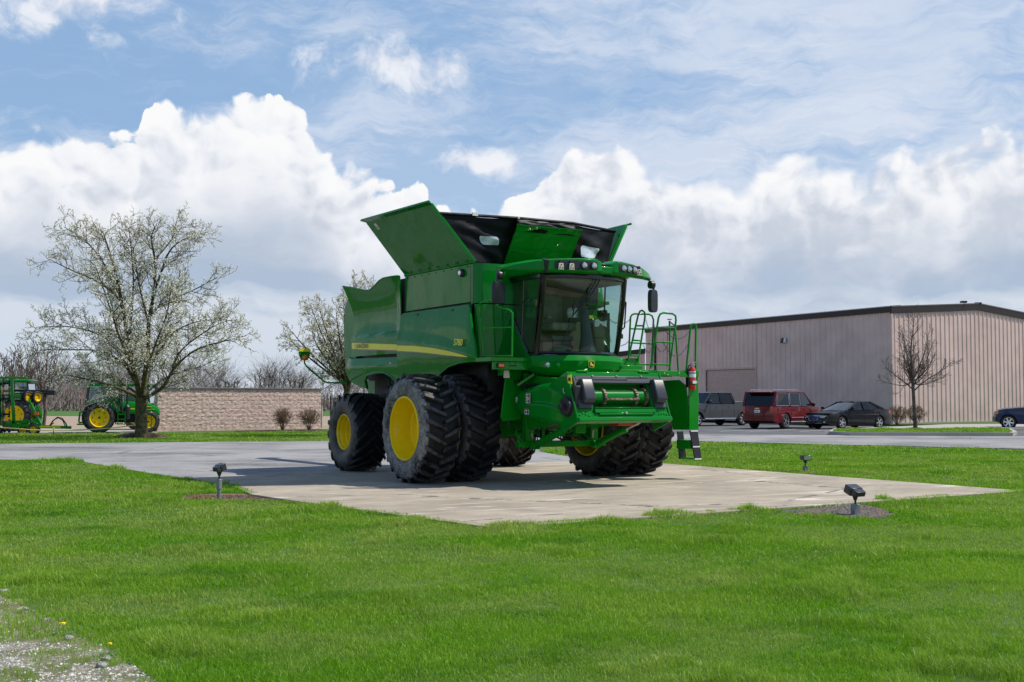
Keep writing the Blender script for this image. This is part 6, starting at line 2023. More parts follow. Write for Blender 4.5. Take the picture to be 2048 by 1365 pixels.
# ---- distant bare woods
def far_tree(rs_, x, y, z, H, wd, n_tw=90, out=None):
    paths = []
    tx = x; top = H * rs_.uniform(.55, .7)
    trunk = np.array([[tx, y, z], [tx + rs_.normal(0, .2), y, z + H * .35], [tx + rs_.normal(0, .4), y, z + H * .8]])
    paths.append((trunk, np.array([.15, .11, .04]) * H / 12))
    for k in range(n_tw):
        t = rs_.uniform(.22, 1.0)
        p = np.array([tx, y, z + H * .8 * t])
        a = rs_.uniform(0, 6.28); L = wd * rs_.uniform(.35, 1) * (1.15 - .75 * t)
        d = np.array([math.cos(a), math.sin(a) * .7, rs_.uniform(.5, 1.3)])
        q = p + d * L * .5 + np.array([0, 0, 0]); r = q + d * L * .5 * np.array([.8, .8, 1.0])
        paths.append((np.array([p, q, r]), np.array([.036, .026, .010]) * H / 12))
        for _ in range(9):
            s0 = q + (r - q) * rs_.uniform(-.6, 1.0); dd = d + rs_.normal(0, .6, 3); dd /= np.linalg.norm(dd)
            e = s0 + dd * wd * rs_.uniform(.12, .35)
            paths.append((np.array([s0, (s0 + e) / 2 + rs_.normal(0, .05, 3), e]), np.array([.020, .016, .008]) * H / 12))
    out += paths


WOODM = mat('hazed_far_bark', (0.17, 0.145, 0.140), 0.95, var=0.25, vs=.15, c2=(0.26, 0.225, 0.215))  # bark colour lightened, distance haze is painted into it
rs2 = np.random.RandomState(8)
paths = []
for k in range(105):
    x = rs2.uniform(-118, 12); y = rs2.uniform(150, 235)
    far_tree(rs2, x * y / 190, y, -.1, rs2.uniform(5.4, 8.6) * y / 190, rs2.uniform(4, 6.5), 42, paths)
V, F = tube_np(paths, 3)
o = np_mesh('far_woods', V, F, np.full(len(F) // 4, 4), WOODM); o['kind'] = 'stuff'
# brush at the wood's foot and hazy depth of it
rs3 = np.random.RandomState(9); paths = []
for k in range(7000):
    y = rs3.uniform(165, 250); x = rs3.uniform(-.52, .06) * y; h = rs3.uniform(1.5, 5.6) * (y / 200) * (.6 + .4 * math.sin(x * .21) ** 2 + .3 * math.sin(x * .067 + 1))
    p = np.array([x, y, -.1]); e = p + np.array([rs3.normal(0, .9), rs3.normal(0, .5), h])
    paths.append((np.array([p, (p + e) / 2 + rs3.normal(0, .25, 3), e]), np.array([.09, .07, .02])))
V, F = tube_np(paths, 3)
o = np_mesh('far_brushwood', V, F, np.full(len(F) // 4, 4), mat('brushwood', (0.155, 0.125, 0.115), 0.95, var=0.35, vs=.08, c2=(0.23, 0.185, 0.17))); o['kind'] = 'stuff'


def bare(px, py, y, H, wd, seed, label, ntw=70, m=None):
    p = YP(px, py, y); tr_ = Tree(seed, up=.4, wob=.14)
    tr_.limb([(0, 0, 0), (.1, 0, H * .15), (0, 0, H * .32)], .02 * H, .015 * H, 0)
    for k in range(11):
        a = k * 2.4; lean = .2 + .8 * ((k * 3) % 11) / 11
        x, yy = math.cos(a) * wd / 2 * lean, math.sin(a) * wd / 2 * lean
        Q, rad = tr_.limb([(0, 0, H * (.22 + .02 * (k % 4))), (x * .4, yy * .4, H * .45), (x * .8, yy * .8, H * .7), (x, yy, H * (1 - .25 * lean))], .010 * H, .002 * H, 1)
        tr_.spawn(Q, rad, 2, 3, {2: 9 / H, 3: 14 / H}, {2: H * .20, 3: H * .10}, .85, .2)
    return tr_.build('bare_tree', (p.x, y, -.1), m or BARK2, label, 'tree', 'bare trees beyond the yard', rmin=.0016 * y * .12)


bare(87, 862, 74, 5.6, 5.0, 41, 'thin bare tree behind the drawbar of the tillage machine')
bare(15, 850, 130, 7.2, 6, 42, 'bare tree at the far left rising behind the tractor cab')
bare(530, 800, 120, 4.6, 4.8, 43, 'tall bare tree standing just above the middle of the block wall')
bare(590, 800, 125, 4.2, 5, 44, 'bare tree behind the block wall near its right end')
bare(460, 800, 130, 4.0, 5, 45, 'bare tree behind the block wall right of the far flowering tree')
bare(1247, 800, 110, 3.6, 4.5, 46, 'small bare tree seen between the cab and the ladder rails')
bare(50, 850, 120, 7.6, 6.5, 47, 'bare tree above the black folded boom')
p = YP(402, 800, 110); tr = Tree(55, up=.1, wob=.15)
tr.limb([(0, 0, -1.5), (0, 0, .3)], .12, .1, 0)
for k in range(12):
    a = k * 2.4; l_ = .4 + .6 * ((k * 5) % 12) / 12
    Q, rad = tr.limb([(0, 0, 0), (math.cos(a) * 1.0 * l_, math.sin(a) * l_, .9), (math.cos(a) * 2.6 * l_, math.sin(a) * 2 * l_, 2.3 * (1.1 - .5 * l_))], .06, .02, 1)
    tr.spawn(Q, rad, 2, 3, {2: 2.5, 3: 4}, {2: .9, 3: .45}, .95, .2)
r, _ = tr.build('flowering_tree', (p.x, 110, 0), BARK2, 'small pale flowering tree far behind the block wall', 'tree', 'flowering pear trees', rmin=.015)
tips = np.concatenate([P[1:] for P in tr.tips]); cards('blossom', tips, .07, BLOSSOM2, r, 5, per=3, spread=.09)


# ================================================================== VEHICLES
def car_paint(name, c):
    m = mat(name, c, rough=0.35, coat=0.55, var=0.05, vs=2, spec=0.25); return m


CARTYRE = mat('car_tyre', (0.014, 0.014, 0.015), 0.7, var=0.2)
ALLOY = mat('alloy_rim', (0.62, 0.63, 0.65), 0.22, metal=0.85, var=0.1)
CHROME = mat('chrome', (0.75, 0.76, 0.78), 0.1, metal=1.0, var=0.03)
TAIL = mat('tail_lens', (0.42, 0.01, 0.015), 0.15, coat=1.0, var=0.1)
HEADL = mat('headlamp', (0.50, 0.50, 0.50), 0.1, coat=1.0, metal=0.4, var=0.2, vs=9)
WELL = mat('wheel_well', (0.006, 0.006, 0.006), 0.8)


def wheel_set(root, R_, wd, pos, spokes, seed):
    t = B(); t.lathe([(-wd / 2 + .02, R_ * .62), (-wd / 2, R_ * .72), (-wd / 2 + .01, R_ * .90), (-wd / 2 + .035, R_ * .98), (0, R_), (wd / 2 - .035, R_ * .98), (wd / 2 - .01, R_ * .90), (wd / 2, R_ * .72), (wd / 2 - .02, R_ * .62)], 36, 'Y', closed=True)
    tyre = t.build('wheel', CARTYRE, root, smooth=50)
    b = B(); b.lathe([(-wd / 2 - .002, R_ * .66), (-wd / 2 + .008, R_ * .60), (.02, R_ * .58), (.02, R_ * .62), (-wd / 2 + .02, R_ * .66)], 36, 'Y', closed=True)
    for k in range(spokes):
        a = 2 * math.pi * k / spokes; d = Vector((math.cos(a), 0, math.sin(a))); q = Vector((-math.sin(a), 0, math.cos(a)))
        f = -wd / 2 + .012
        c0 = d * R_ * .10 + Vector((0, f, 0)); c1 = d * R_ * .60 + Vector((0, f, 0)); w0_, w1_ = R_ * .10, R_ * (.09 if spokes > 5 else .12)
        b.hexa([c0 - q * w0_, c1 - q * w1_, c1 + q * w1_, c0 + q * w0_, c0 - q * w0_ + Vector((0, .04, 0)), c1 - q * w1_ + Vector((0, .04, 0)), c1 + q * w1_ + Vector((0, .04, 0)), c0 + q * w0_ + Vector((0, .04, 0))])
    b.cyl((0, -wd / 2 + .0, 0), (0, -wd / 2 + .05, 0), R_ * .15, n=14)
    rim = b.build('rim', ALLOY, tyre, smooth=40)
    b = B(); b.lathe([(-wd / 2 + .07, 0.001), (-wd / 2 + .07, R_ * .6)], 24, 'Y'); disc = b.build('brake_disc', DARKM, tyre)
    out = []
    for i, (x, y) in enumerate(pos):
        if i == 0: o = tyre
        else:
            o = tyre.copy(); COL.objects.link(o); o.parent = root
            for ch in (rim, disc):
                c = ch.copy(); COL.objects.link(c); c.parent = o
        o.location = (x, y, R_); o.rotation_euler = (0, .4 * i, 0 if y < 0 else math.pi)
        out.append(o)


def car(name, label, cat, loc_, heading, L, W, H, belt, nose, prof, green, wb, wr, wx, paint_m, glass_m, group, spokes=5, clear=.22, side_glass=None, extra=None, base_w=.90, roof_w=.70, arch_trim=None, wtyre=.23):
    """x forward; prof: shoulder line [(x, z)] rear to front; green: (x_rear_base, x_rear_roof, x_front_roof, x_front_base) """
    root = empty(name, loc_, heading, label, cat, group)
    hw = W / 2; x0, x1 = -L / 2, L / 2
    sh = interp(prof)
    def arch(x, zb):
        for cx in wx:
            d = abs(x - cx); ra = wr + .055
            if d < ra: zb = max(zb, wr + math.sqrt(max(0, ra * ra - d * d)))
        return zb
    def bot(x): return arch(x, clear + .10 * max(0, (abs(x) - L / 2 + .35) / .35) ** 2)
    def wid(x, z):
        e = max(0, (abs(x) - (L / 2 - .75)) / .75)
        k = hw * (1 - .13 * e ** 2.2)
        zz_ = (z - belt) / .5
        k -= .05 * max(0, (z - belt + .22)) + (.03 * max(0, (.45 - z) / .3))
        return k
    xs = sorted(set([round(x0 + L * i / 56, 4) for i in range(57)] + [round(cx + s * (wr + .055) * q, 4) for cx in wx for s in (-1, 1) for q in (1.0, .985, .93)]))
    nr = 9
    b = B()
    cols = {}
    for s in (-1, 1):
        rows = []
        for k in range(nr + 1):
            rows.append([])
            for x in xs:
                zb, zt = bot(x), sh(x)
                z = zb + (zt - zb) * k / nr
                rows[-1].append((x, s * wid(x, z), z))
        cols[s] = rows
        b.grid(rows)
    # ends
    for xi, sg in ((0, -1), (-1, 1)):
        rr = []
        for k in range(nr + 1):
            a, c = cols[-1][k][xi], cols[1][k][xi]
            rr.append([(a[0] + sg * (nose if sg > 0 else .09) * (1 - (2 * j / 10 - 1) ** 2) * (1 - .35 * (k / nr) ** 3), a[1] + (c[1] - a[1]) * j / 10, a[2] + 0) for j in range(11)])
        b.grid(rr)
        if sg > 0: fend = rr
        else: rend = rr
    # deck (bonnet, boot, sill line under the glass)
    crown = .05
    rows = []
    for j in range(9):
        t = j / 8; rows.append([(x, -wid(x, sh(x)) * (1 - 2 * t), sh(x) + crown * (1 - (2 * t - 1) ** 2)) for x in xs])
    b.grid(rows)
    b.grid([fend[-1], [(p[0], p[1], p[2]) for p in [(xs[-1], r[-1][1], r[-1][2]) for r in [rows[int(round(q * .8))] for q in range(11)]]]])
    b.grid([rend[-1], [(xs[0], r[0][1], r[0][2]) for r in [rows[int(round(q * .8))] for q in range(11)]]])
    body = b.build('body', paint_m, root, smooth=38)
    b = B(); b.box((x0 + .15, -hw * .86, clear - .02), (x1 - .15, hw * .86, belt - .12)); b.build('underbody', WELL, root)
    if arch_trim:
        for s in (-1, 1):
            for cx in wx:
                ra = wr + .06
                b = B(); b.tube([(cx + ra * math.cos(t), s * (wid(cx, wr) + .008), wr + ra * math.sin(t)) for t in lin(R(8), R(172), 14)], .03, 6); b.build('arch_moulding', arch_trim, root)
    # greenhouse
    gb0, gr0, gr1, gb1 = green
    zb = lambda x: sh(x) + .01
    rw = hw * roof_w / .90
    wb_ = lambda x: wid(x, sh(x)) - .03
    top = H - .03
    b = B()
    rows = []
    for j in range(9):
        t = j / 8; y = -rw * (1 - 2 * t); k = 1 - (2 * t - 1) ** 2
        rows.append([(gr0 - .03, y, top + .0), (gr0 + .15, y, top + .02 + .03 * k), ((gr0 + gr1) / 2, y, H - .03 + .03 * k), (gr1 - .15, y, top + .01 + .03 * k), (gr1 + .03, y, top - .02 + .01 * k)])
    b.grid(rows, thick=(0, 0, -.05)); rf = b.build('roof', paint_m, root, smooth=50)
    b = B()
    for s in (-1, 1):
        b.beam((gb1, s * wb_(gb1), zb(gb1)), (gr1, s * rw, top - .02), .06, .05); b.beam((gb0, s * wb_(gb0), zb(gb0)), (gr0, s * rw, top - .02), .13, .09)
        b.tube([(gr0, s * rw, top - .02), (gr1, s * rw, top - .02)], .03, 6)
    b.build('pillar', paint_m, root)
    def q_(x, s, t):         # point on side glass surface: t 0 belt .. 1 roof
        xb = x; return Vector((x, s * (wb_(min(max(x, gb0), gb1)) * (1 - t) + rw * t) , zb(x) * (1 - t) + (top - .04) * t))
    # glass
    b = B(); b.add([(gb1 + .0, -wb_(gb1) * .93, zb(gb1) + .02), (gb1 + .06, 0, zb(gb1) + .05), (gb1, wb_(gb1) * .93, zb(gb1) + .02), (gr1, rw * .94, top - .04), (gr1 + .05, 0, top - .03), (gr1, -rw * .94, top - .04)], [(0, 1, 4, 5), (1, 2, 3, 4)]); b.build('windscreen', GL_CAR, root, smooth=60)
    b = B(); b.add([(gb0 - .01, -wb_(gb0) * .90, zb(gb0) + .03), (gb0 - .01, wb_(gb0) * .90, zb(gb0) + .03), (gr0 - .02, rw * .90, top - .05), (gr0 - .02, -rw * .90, top - .05)], [(0, 1, 2, 3)]); b.build('rear_window', glass_m, root, smooth=0)
    for s in (-1, 1):
        for (a0, a1, c0, c1, mm) in side_glass:
            # lower x a0..a1, upper x c0..c1
            pts = [(a0, .05), (a1, .05), (c1, .94), (c0, .94)]
            b = B(); vv_ = []
            for x, t in pts:
                f = q_(x, s, t); xb = min(max(x, gb0), gb1)
                vv_.append((x, s * (wb_(min(max(x, gb0 + .1), gb1 - .1)) * (1 - t) + rw * t) + s * .012, zb(x) * (1 - t) + (top - .02) * t))
            b.add(vv_, [(0, 1, 2, 3)]); w_ = b.build('side_window', mm, root, smooth=0)
            b = B(); b.tube([(v[0], v[1] + s * .002, v[2]) for v in vv_], .016, 5, closed=True); b.build('window_trim', CHROME if extra and extra.get('chrome') else BLACK_G, w_)
        # door seams and handles
        for x in (extra or {}).get('seams', ()):
            b = B(); b.tube([(x, s * (wid(x, z) + .001), z) for z in lin(clear + .12, sh(x) - .01, 8)], .009, 4); b.build('door_seam', BLACK_G, root)
        for x in (extra or {}).get('handles', ()):
            b = B(); z = sh(x) - .13; b.tube([(x - .09, s * (wid(x, z) + .005), z), (x - .06, s * (wid(x, z) + .04), z), (x + .06, s * (wid(x, z) + .04), z), (x + .09, s * (wid(x, z) + .005), z)], .014, 6); b.build('door_handle', paint_m if not (extra or {}).get('chrome_handle') else CHROME, root)
        mx_ = (extra or {}).get('mirror', gb1 - .35)
        b = B(); b.cbox((mx_, s * (wb_(mx_) + .14), zb(mx_) + .12), (.12, .2, .16)); b.cyl((mx_, s * wb_(mx_), zb(mx_) + .05), (mx_, s * (wb_(mx_) + .1), zb(mx_) + .08), .03); b.build('wing_mirror', (extra or {}).get('mirror_mat', paint_m), root, bevel=.03)
    for px_ in (extra or {}).get('posts', ()):
        b = B()
        for s in (-1, 1): b.beam((px_, s * (wb_(px_) + .005), zb(px_)), (px_ - .03, s * (rw + .0), top - .02), .05, .09)
        b.build('door_pillar', (extra or {}).get('post_mat', BLACK_G), root)
    # seats
    b = B()
    for x in (extra or {}).get('seats', (gb1 - 1.2,)):
        for y in (-.38, .38): b.cbox((x, y, belt + .05), (.14, .46, .62), ry=-.2); b.cbox((x - .04, y, belt + .40), (.1, .24, .18))
    b.cbox((gb1 - .35, 0, belt - .02), (.3, W * .75, .16)); b.build('seat', LINER_D, root, bevel=.02)
    wheel_set(root, wr, wtyre, [(cx, s * (hw - wtyre / 2 - .015)) for cx in wx for s in (-1, 1)], spokes, 1)
    return root, body, wid, sh


def gpos(px, py, z=-.02): p = G(px, py, z); return Vector((p.x, p.y, z))


def end_panel(name, m, root, L, sg, y0, y1, z0, z1, off, nose, hw, curve=.13):
    """panel hugging the rounded front (sg 1) or rear (sg -1)"""
    rows = []
    for z in lin(z0, z1, 3):
        rows.append([(sg * (L / 2 + off + nose * (1 - (y / (hw * .87)) ** 2)) , y, z) for y in lin(y0, y1, 8)])
    return B().grid(rows, thick=(-sg * .03, 0, 0)).build(name, m, root, smooth=50)


# ---- dark grey pickup
GREYC = car_paint('graphite_car_paint', (0.055, 0.058, 0.066)); REDC = car_paint('dark_red_car_paint', (0.13, 0.004, 0.008)); BLKC = car_paint('black_car_paint', (0.008, 0.009, 0.013)); BLUC = car_paint('navy_car_paint', (0.004, 0.022, 0.075))
grp = 'vehicles parked by the metal building'
hd = math.atan2(-.595, -.804)
c_ = gpos(1483, 851.5) + Vector((-.804, -.595, 0)) * 1.78 + Vector((-.595, .804, 0)) * .86
c_.z = -.02
ex = dict(seams=(.95, 1.85 - 1.9 + .0, -1.02), handles=(.38, -.62), mirror=1.05, posts=(.05,), seats=(.2, -.7), mirror_mat=BLACK_P)
pk, body, wid, sh = car('pickup_truck', 'dark grey crew cab pickup with covered bed parked left of the red SUV', 'pickup truck', c_, hd, 5.85, 2.03, 1.94, 1.22, .12,
    [(-2.93, 1.36), (-1.15, 1.36), (-1.08, 1.24), (.9, 1.24), (1.25, 1.27), (2.5, 1.20), (2.93, 1.10)], (-1.12, -.95, .62, 1.35), 3.68, .40, (-1.78, 1.90), GREYC, GL_DARK, grp, 6, .42, [(-.98, -.05, -.86, -.03, GL_DARK), (.05, 1.08, .02, .60, GL_CAR)], ex, arch_trim=GREYC, wtyre=.28)
b = B(); b.box((-2.85, -.86, 1.37), (-1.2, .86, 1.40)); b.build('bed_cover', BLACK_P, pk, bevel=.02)
end_panel('grille', BLACK_G, pk, 5.85, 1, -.62, .62, .78, 1.06, .01, .12, 1.0); end_panel('bumper', CHROME, pk, 5.85, 1, -.85, .85, .48, .66, .03, .12, 1.0)
for s in (-1, 1): end_panel('headlight', HEADL, pk, 5.85, 1, s * .62, s * .86, .84, 1.06, .012, .12, 1.0); end_panel('tail_light', TAIL, pk, 5.85, -1, s * .74, s * .87, .95, 1.25, .01, .09, 1.0)
b = B()
for s in (-1, 1): b.tube([(-1.15, s * 1.0, .42), (1.35, s * 1.0, .42)], .045, 8)
b.build('running_board', ALLOY, pk)

# ---- dark red SUV, seen from behind
hd = math.atan2(.74, .67)
rr = gpos(1568, 858.5); c_ = rr + Vector((.67, .74, 0)) * 1.5 + Vector((-.74, .67, 0)) * .86; c_.z = -.02
ex = dict(seams=(1.05, .0, -1.0), handles=(.35, -.72), mirror=1.15, posts=(.08, -1.05), seats=(.3, -.6), chrome=True, post_mat=REDC)
sv, body, wid, sh = car('suv', 'dark red sport utility vehicle parked with its rear to the camera', 'car', c_, hd, 5.15, 2.03, 1.93, 1.12, .14,
    [(-2.58, 1.14), (1.15, 1.12), (1.45, 1.12), (2.3, 1.05), (2.58, .95)], (-2.52, -2.25, .55, 1.45), 2.95, .40, (-1.50, 1.47), REDC, GL_DARK, grp, 5, .32, [(-2.35, -1.12, -2.15, -1.10, GL_DARK), (-1.0, .02, -.98, .03, GL_DARK), (.12, 1.22, .10, .62, GL_CAR)], ex, wtyre=.27, roof_w=.76)
for s in (-1, 1):
    end_panel('tail_light', TAIL, sv, 5.15, -1, s * .72, s * .88, .82, 1.16, .012, .09, 1.0)
    b = B(); b.tube([(-2.2, s * .66, 1.97), (-2.1, s * .66, 1.99), (.3, s * .66, 1.99), (.45, s * .66, 1.95)], .022, 6); b.build('roof_rail', ALLOY, sv)
    b = B(); b.tube([(-1.0, s * (wid(0, .6) + .005), .58), (1.0, s * (wid(0, .6) + .005), .58)], .018, 6); b.build('side_moulding', CHROME, sv)
    b = B(); b.tube([(-1.05, s * .98, .36), (1.0, s * .98, .36)], .045, 6); b.build('running_board', ALLOY, sv)
end_panel('bumper', REDC, sv, 5.15, -1, -.90, .90, .42, .66, .05, .09, 1.0); end_panel('bumper_top', BLACK_P, sv, 5.15, -1, -.80, .80, .66, .70, .06, .09, 1.0)
end_panel('licence_plate', WHITE, sv, 5.15, -1, -.16, .16, .84, .98, .018, .09, 1.0); end_panel('emblem', mat('gold_emblem', (.7, .5, .2), .2, metal=.8), sv, 5.15, -1, -.13, .13, 1.03, 1.075, .018, .09, 1.0)
tx = text('plate_number', 'BR 5482', .075, mat('plate_ink', (.03, .05, .2), .5), (-5.15 / 2 - .115, .14, .88), (0, -1, 0), (0, 0, 1), sv, sx=.9)
b = B(); b.box((-2.56, -.7, 1.86), (-2.30, .7, 1.90)); b.build('roof_spoiler', REDC, sv, bevel=.02)

# ---- black sedan
hd = math.atan2(-.53, -.85)
fw_, rw_ = gpos(1682, 858.8), gpos(1755, 856.0)
dH = Vector((-.85, -.53, 0))
c_ = gpos(1682, 858.8) - dH * 1.42 + Vector((-.53, .85, 0)) * .80
c_.z = -.02
ex = dict(seams=(.80, -.20, -1.12), handles=(.0, -.92), mirror=.78, posts=(-.18,), seats=(.1, -.85))
sd, body, wid, sh = car('sedan', 'black four-door sedan parked nose towards the drive beside the island', 'car', c_, hd, 4.75, 1.84, 1.42, .93, .20,
    [(-2.38, .96), (-2.0, 1.01), (-1.55, 1.0), (.5, .93), (.95, .92), (1.6, .86), (2.1, .76), (2.38, .64)], (-1.62, -.80, .12, 1.10), 2.74, .33, (-1.32, 1.42), BLKC, GL_CAR, grp, 5, .19, [(-1.30, -.22, -.82, -.20, GL_CAR), (-.10, .85, -.14, .12, GL_CAR)], ex, wtyre=.23, roof_w=.66)
gr = end_panel('grille', mat('blue_grey_grille', (.10, .14, .30), .25, metal=.7), sd, 4.75, 1, -.34, .34, .42, .64, .012, .20, .92)
b = B(); b.tube([(4.75 / 2 + .215 - .20 * (y / .80) ** 2, y, z) for y, z in ((-.36, .65), (0, .655), (.36, .65), (.26, .44), (0, .385), (-.26, .44))], .016, 6, closed=True); b.build('grille_trim', CHROME, gr)
for s in (-1, 1):
    rows = [[(4.75 / 2 + .20 * (1 - (y / .80) ** 2) + .014 - max(0, abs(y) - .62) * .9, y, z + .02 * abs(y)) for y in lin(s * .44, s * .80, 7)] for z in (.565, .67)]
    b = B().grid(rows, thick=(-.03, 0, 0)); b.build('headlight', HEADL, sd)
    end_panel('fog_light', HEADL, sd, 4.75, 1, s * .60, s * .70, .33, .39, .012, .20, .92)
    b = B(); b.prism([(-2.36, s * .70, .74), (-2.36, s * .83, .74), (-2.05, s * .885, .80), (-2.05, s * .885, .92), (-2.36, s * .82, .90), (-2.36, s * .70, .90)], (-.01, 0, .01)); b.build('tail_light', TAIL, sd)
b = B(); b.tube([(2.57 - .2 * (y / .8) ** 2, y, .30) for y in lin(-.5, .5, 6)], .012, 5); b.build('air_intake_trim', CHROME, sd)

# ---- navy SUV cut by the right edge
hd = math.pi - .39
c_ = gpos(2018, 860.0) + Vector((2.01, .03, 0)); c_.z = -.02
ex = dict(seams=(.9, 0.0, -.95), handles=(.3, -.62), mirror=1.0, posts=(.05,), seats=(.2, -.7), chrome_handle=True, mirror_mat=BLACK_P)
bs, body, wid, sh = car('suv', 'navy blue sport utility vehicle cut off by the right edge of the picture', 'car', c_, hd, 4.85, 1.86, 1.80, 1.08, .14,
    [(-2.42, 1.10), (1.0, 1.08), (1.3, 1.10), (2.1, 1.02), (2.36, .95), (2.42, .90)], (-2.3, -2.1, .45, 1.15), 2.95, .37, (-1.05, 1.86), BLUC, GL_DARK, grp, 6, .30, [(-.95, .0, -.93, .0, GL_DARK), (.08, 1.02, .06, .46, GL_CAR)], ex, arch_trim=BLUC, wtyre=.26)
end_panel('bumper', GREY_P, bs, 4.85, 1, -.86, .86, .40, .64, .06, .14, .93)
for s in (-1, 1):
    b = B(); b.box((2.30, s * .80 - .04, .78), (2.44, s * .80 + .04, .93)); b.build('indicator', ORANGE, bs, bevel=.01)


# ================================================================== FARM MACHINES ON THE LEFT
def ag_wheel(root, name, x, y, R_, wd, rimk, flip, seed=0, lugs=18):
    prof = [(-wd * .42, R_ * rimk), (-wd * .5, R_ * (rimk + .08)), (-wd * .52, R_ * .76), (-wd * .47, R_ * .90), (-wd * .40, R_ * .94), (-.001, R_ * .95)]
    tb = tyre_builder(prof, R_, wd * .44, lugs, R_ * .055, .22, R_ * .05, seg=40)
    b = B(); b.lathe([(-wd * .44, R_ * (rimk + .02)), (-wd * .45, R_ * rimk), (-wd * .30, R_ * (rimk - .04)), (-wd * .10, R_ * (rimk - .06)), (-wd * .05, R_ * rimk * .55), (-wd * .16, R_ * rimk * .35), (-wd * .16, .001), (0, .001), (0, R_ * .4), (wd * .4, R_ * rimk), (wd * .44, R_ * (rimk + .02))], 36, 'Y', closed=True)
    rim = b.build(name, YELLOW, root, smooth=30)
    b = B()
    for k in range(8): 
        t = 2 * math.pi * k / 8; b.cyl((R_ * rimk * .68 * math.cos(t), -wd * .12, R_ * rimk * .68 * math.sin(t)), (R_ * rimk * .68 * math.cos(t), -wd * .05, R_ * rimk * .68 * math.sin(t)), R_ * .035, n=8)
    b.cyl((0, -wd * .24, 0), (0, -wd * .1, 0), R_ * .07, n=12); b.build('wheel_weight', DARKM, rim)
    ty = build_tyre('tyre', tb, TYRE, rim)
    rim.location = (x, y, R_); rim.rotation_euler = (0, .3 * seed, math.pi if flip else 0)
    return rim


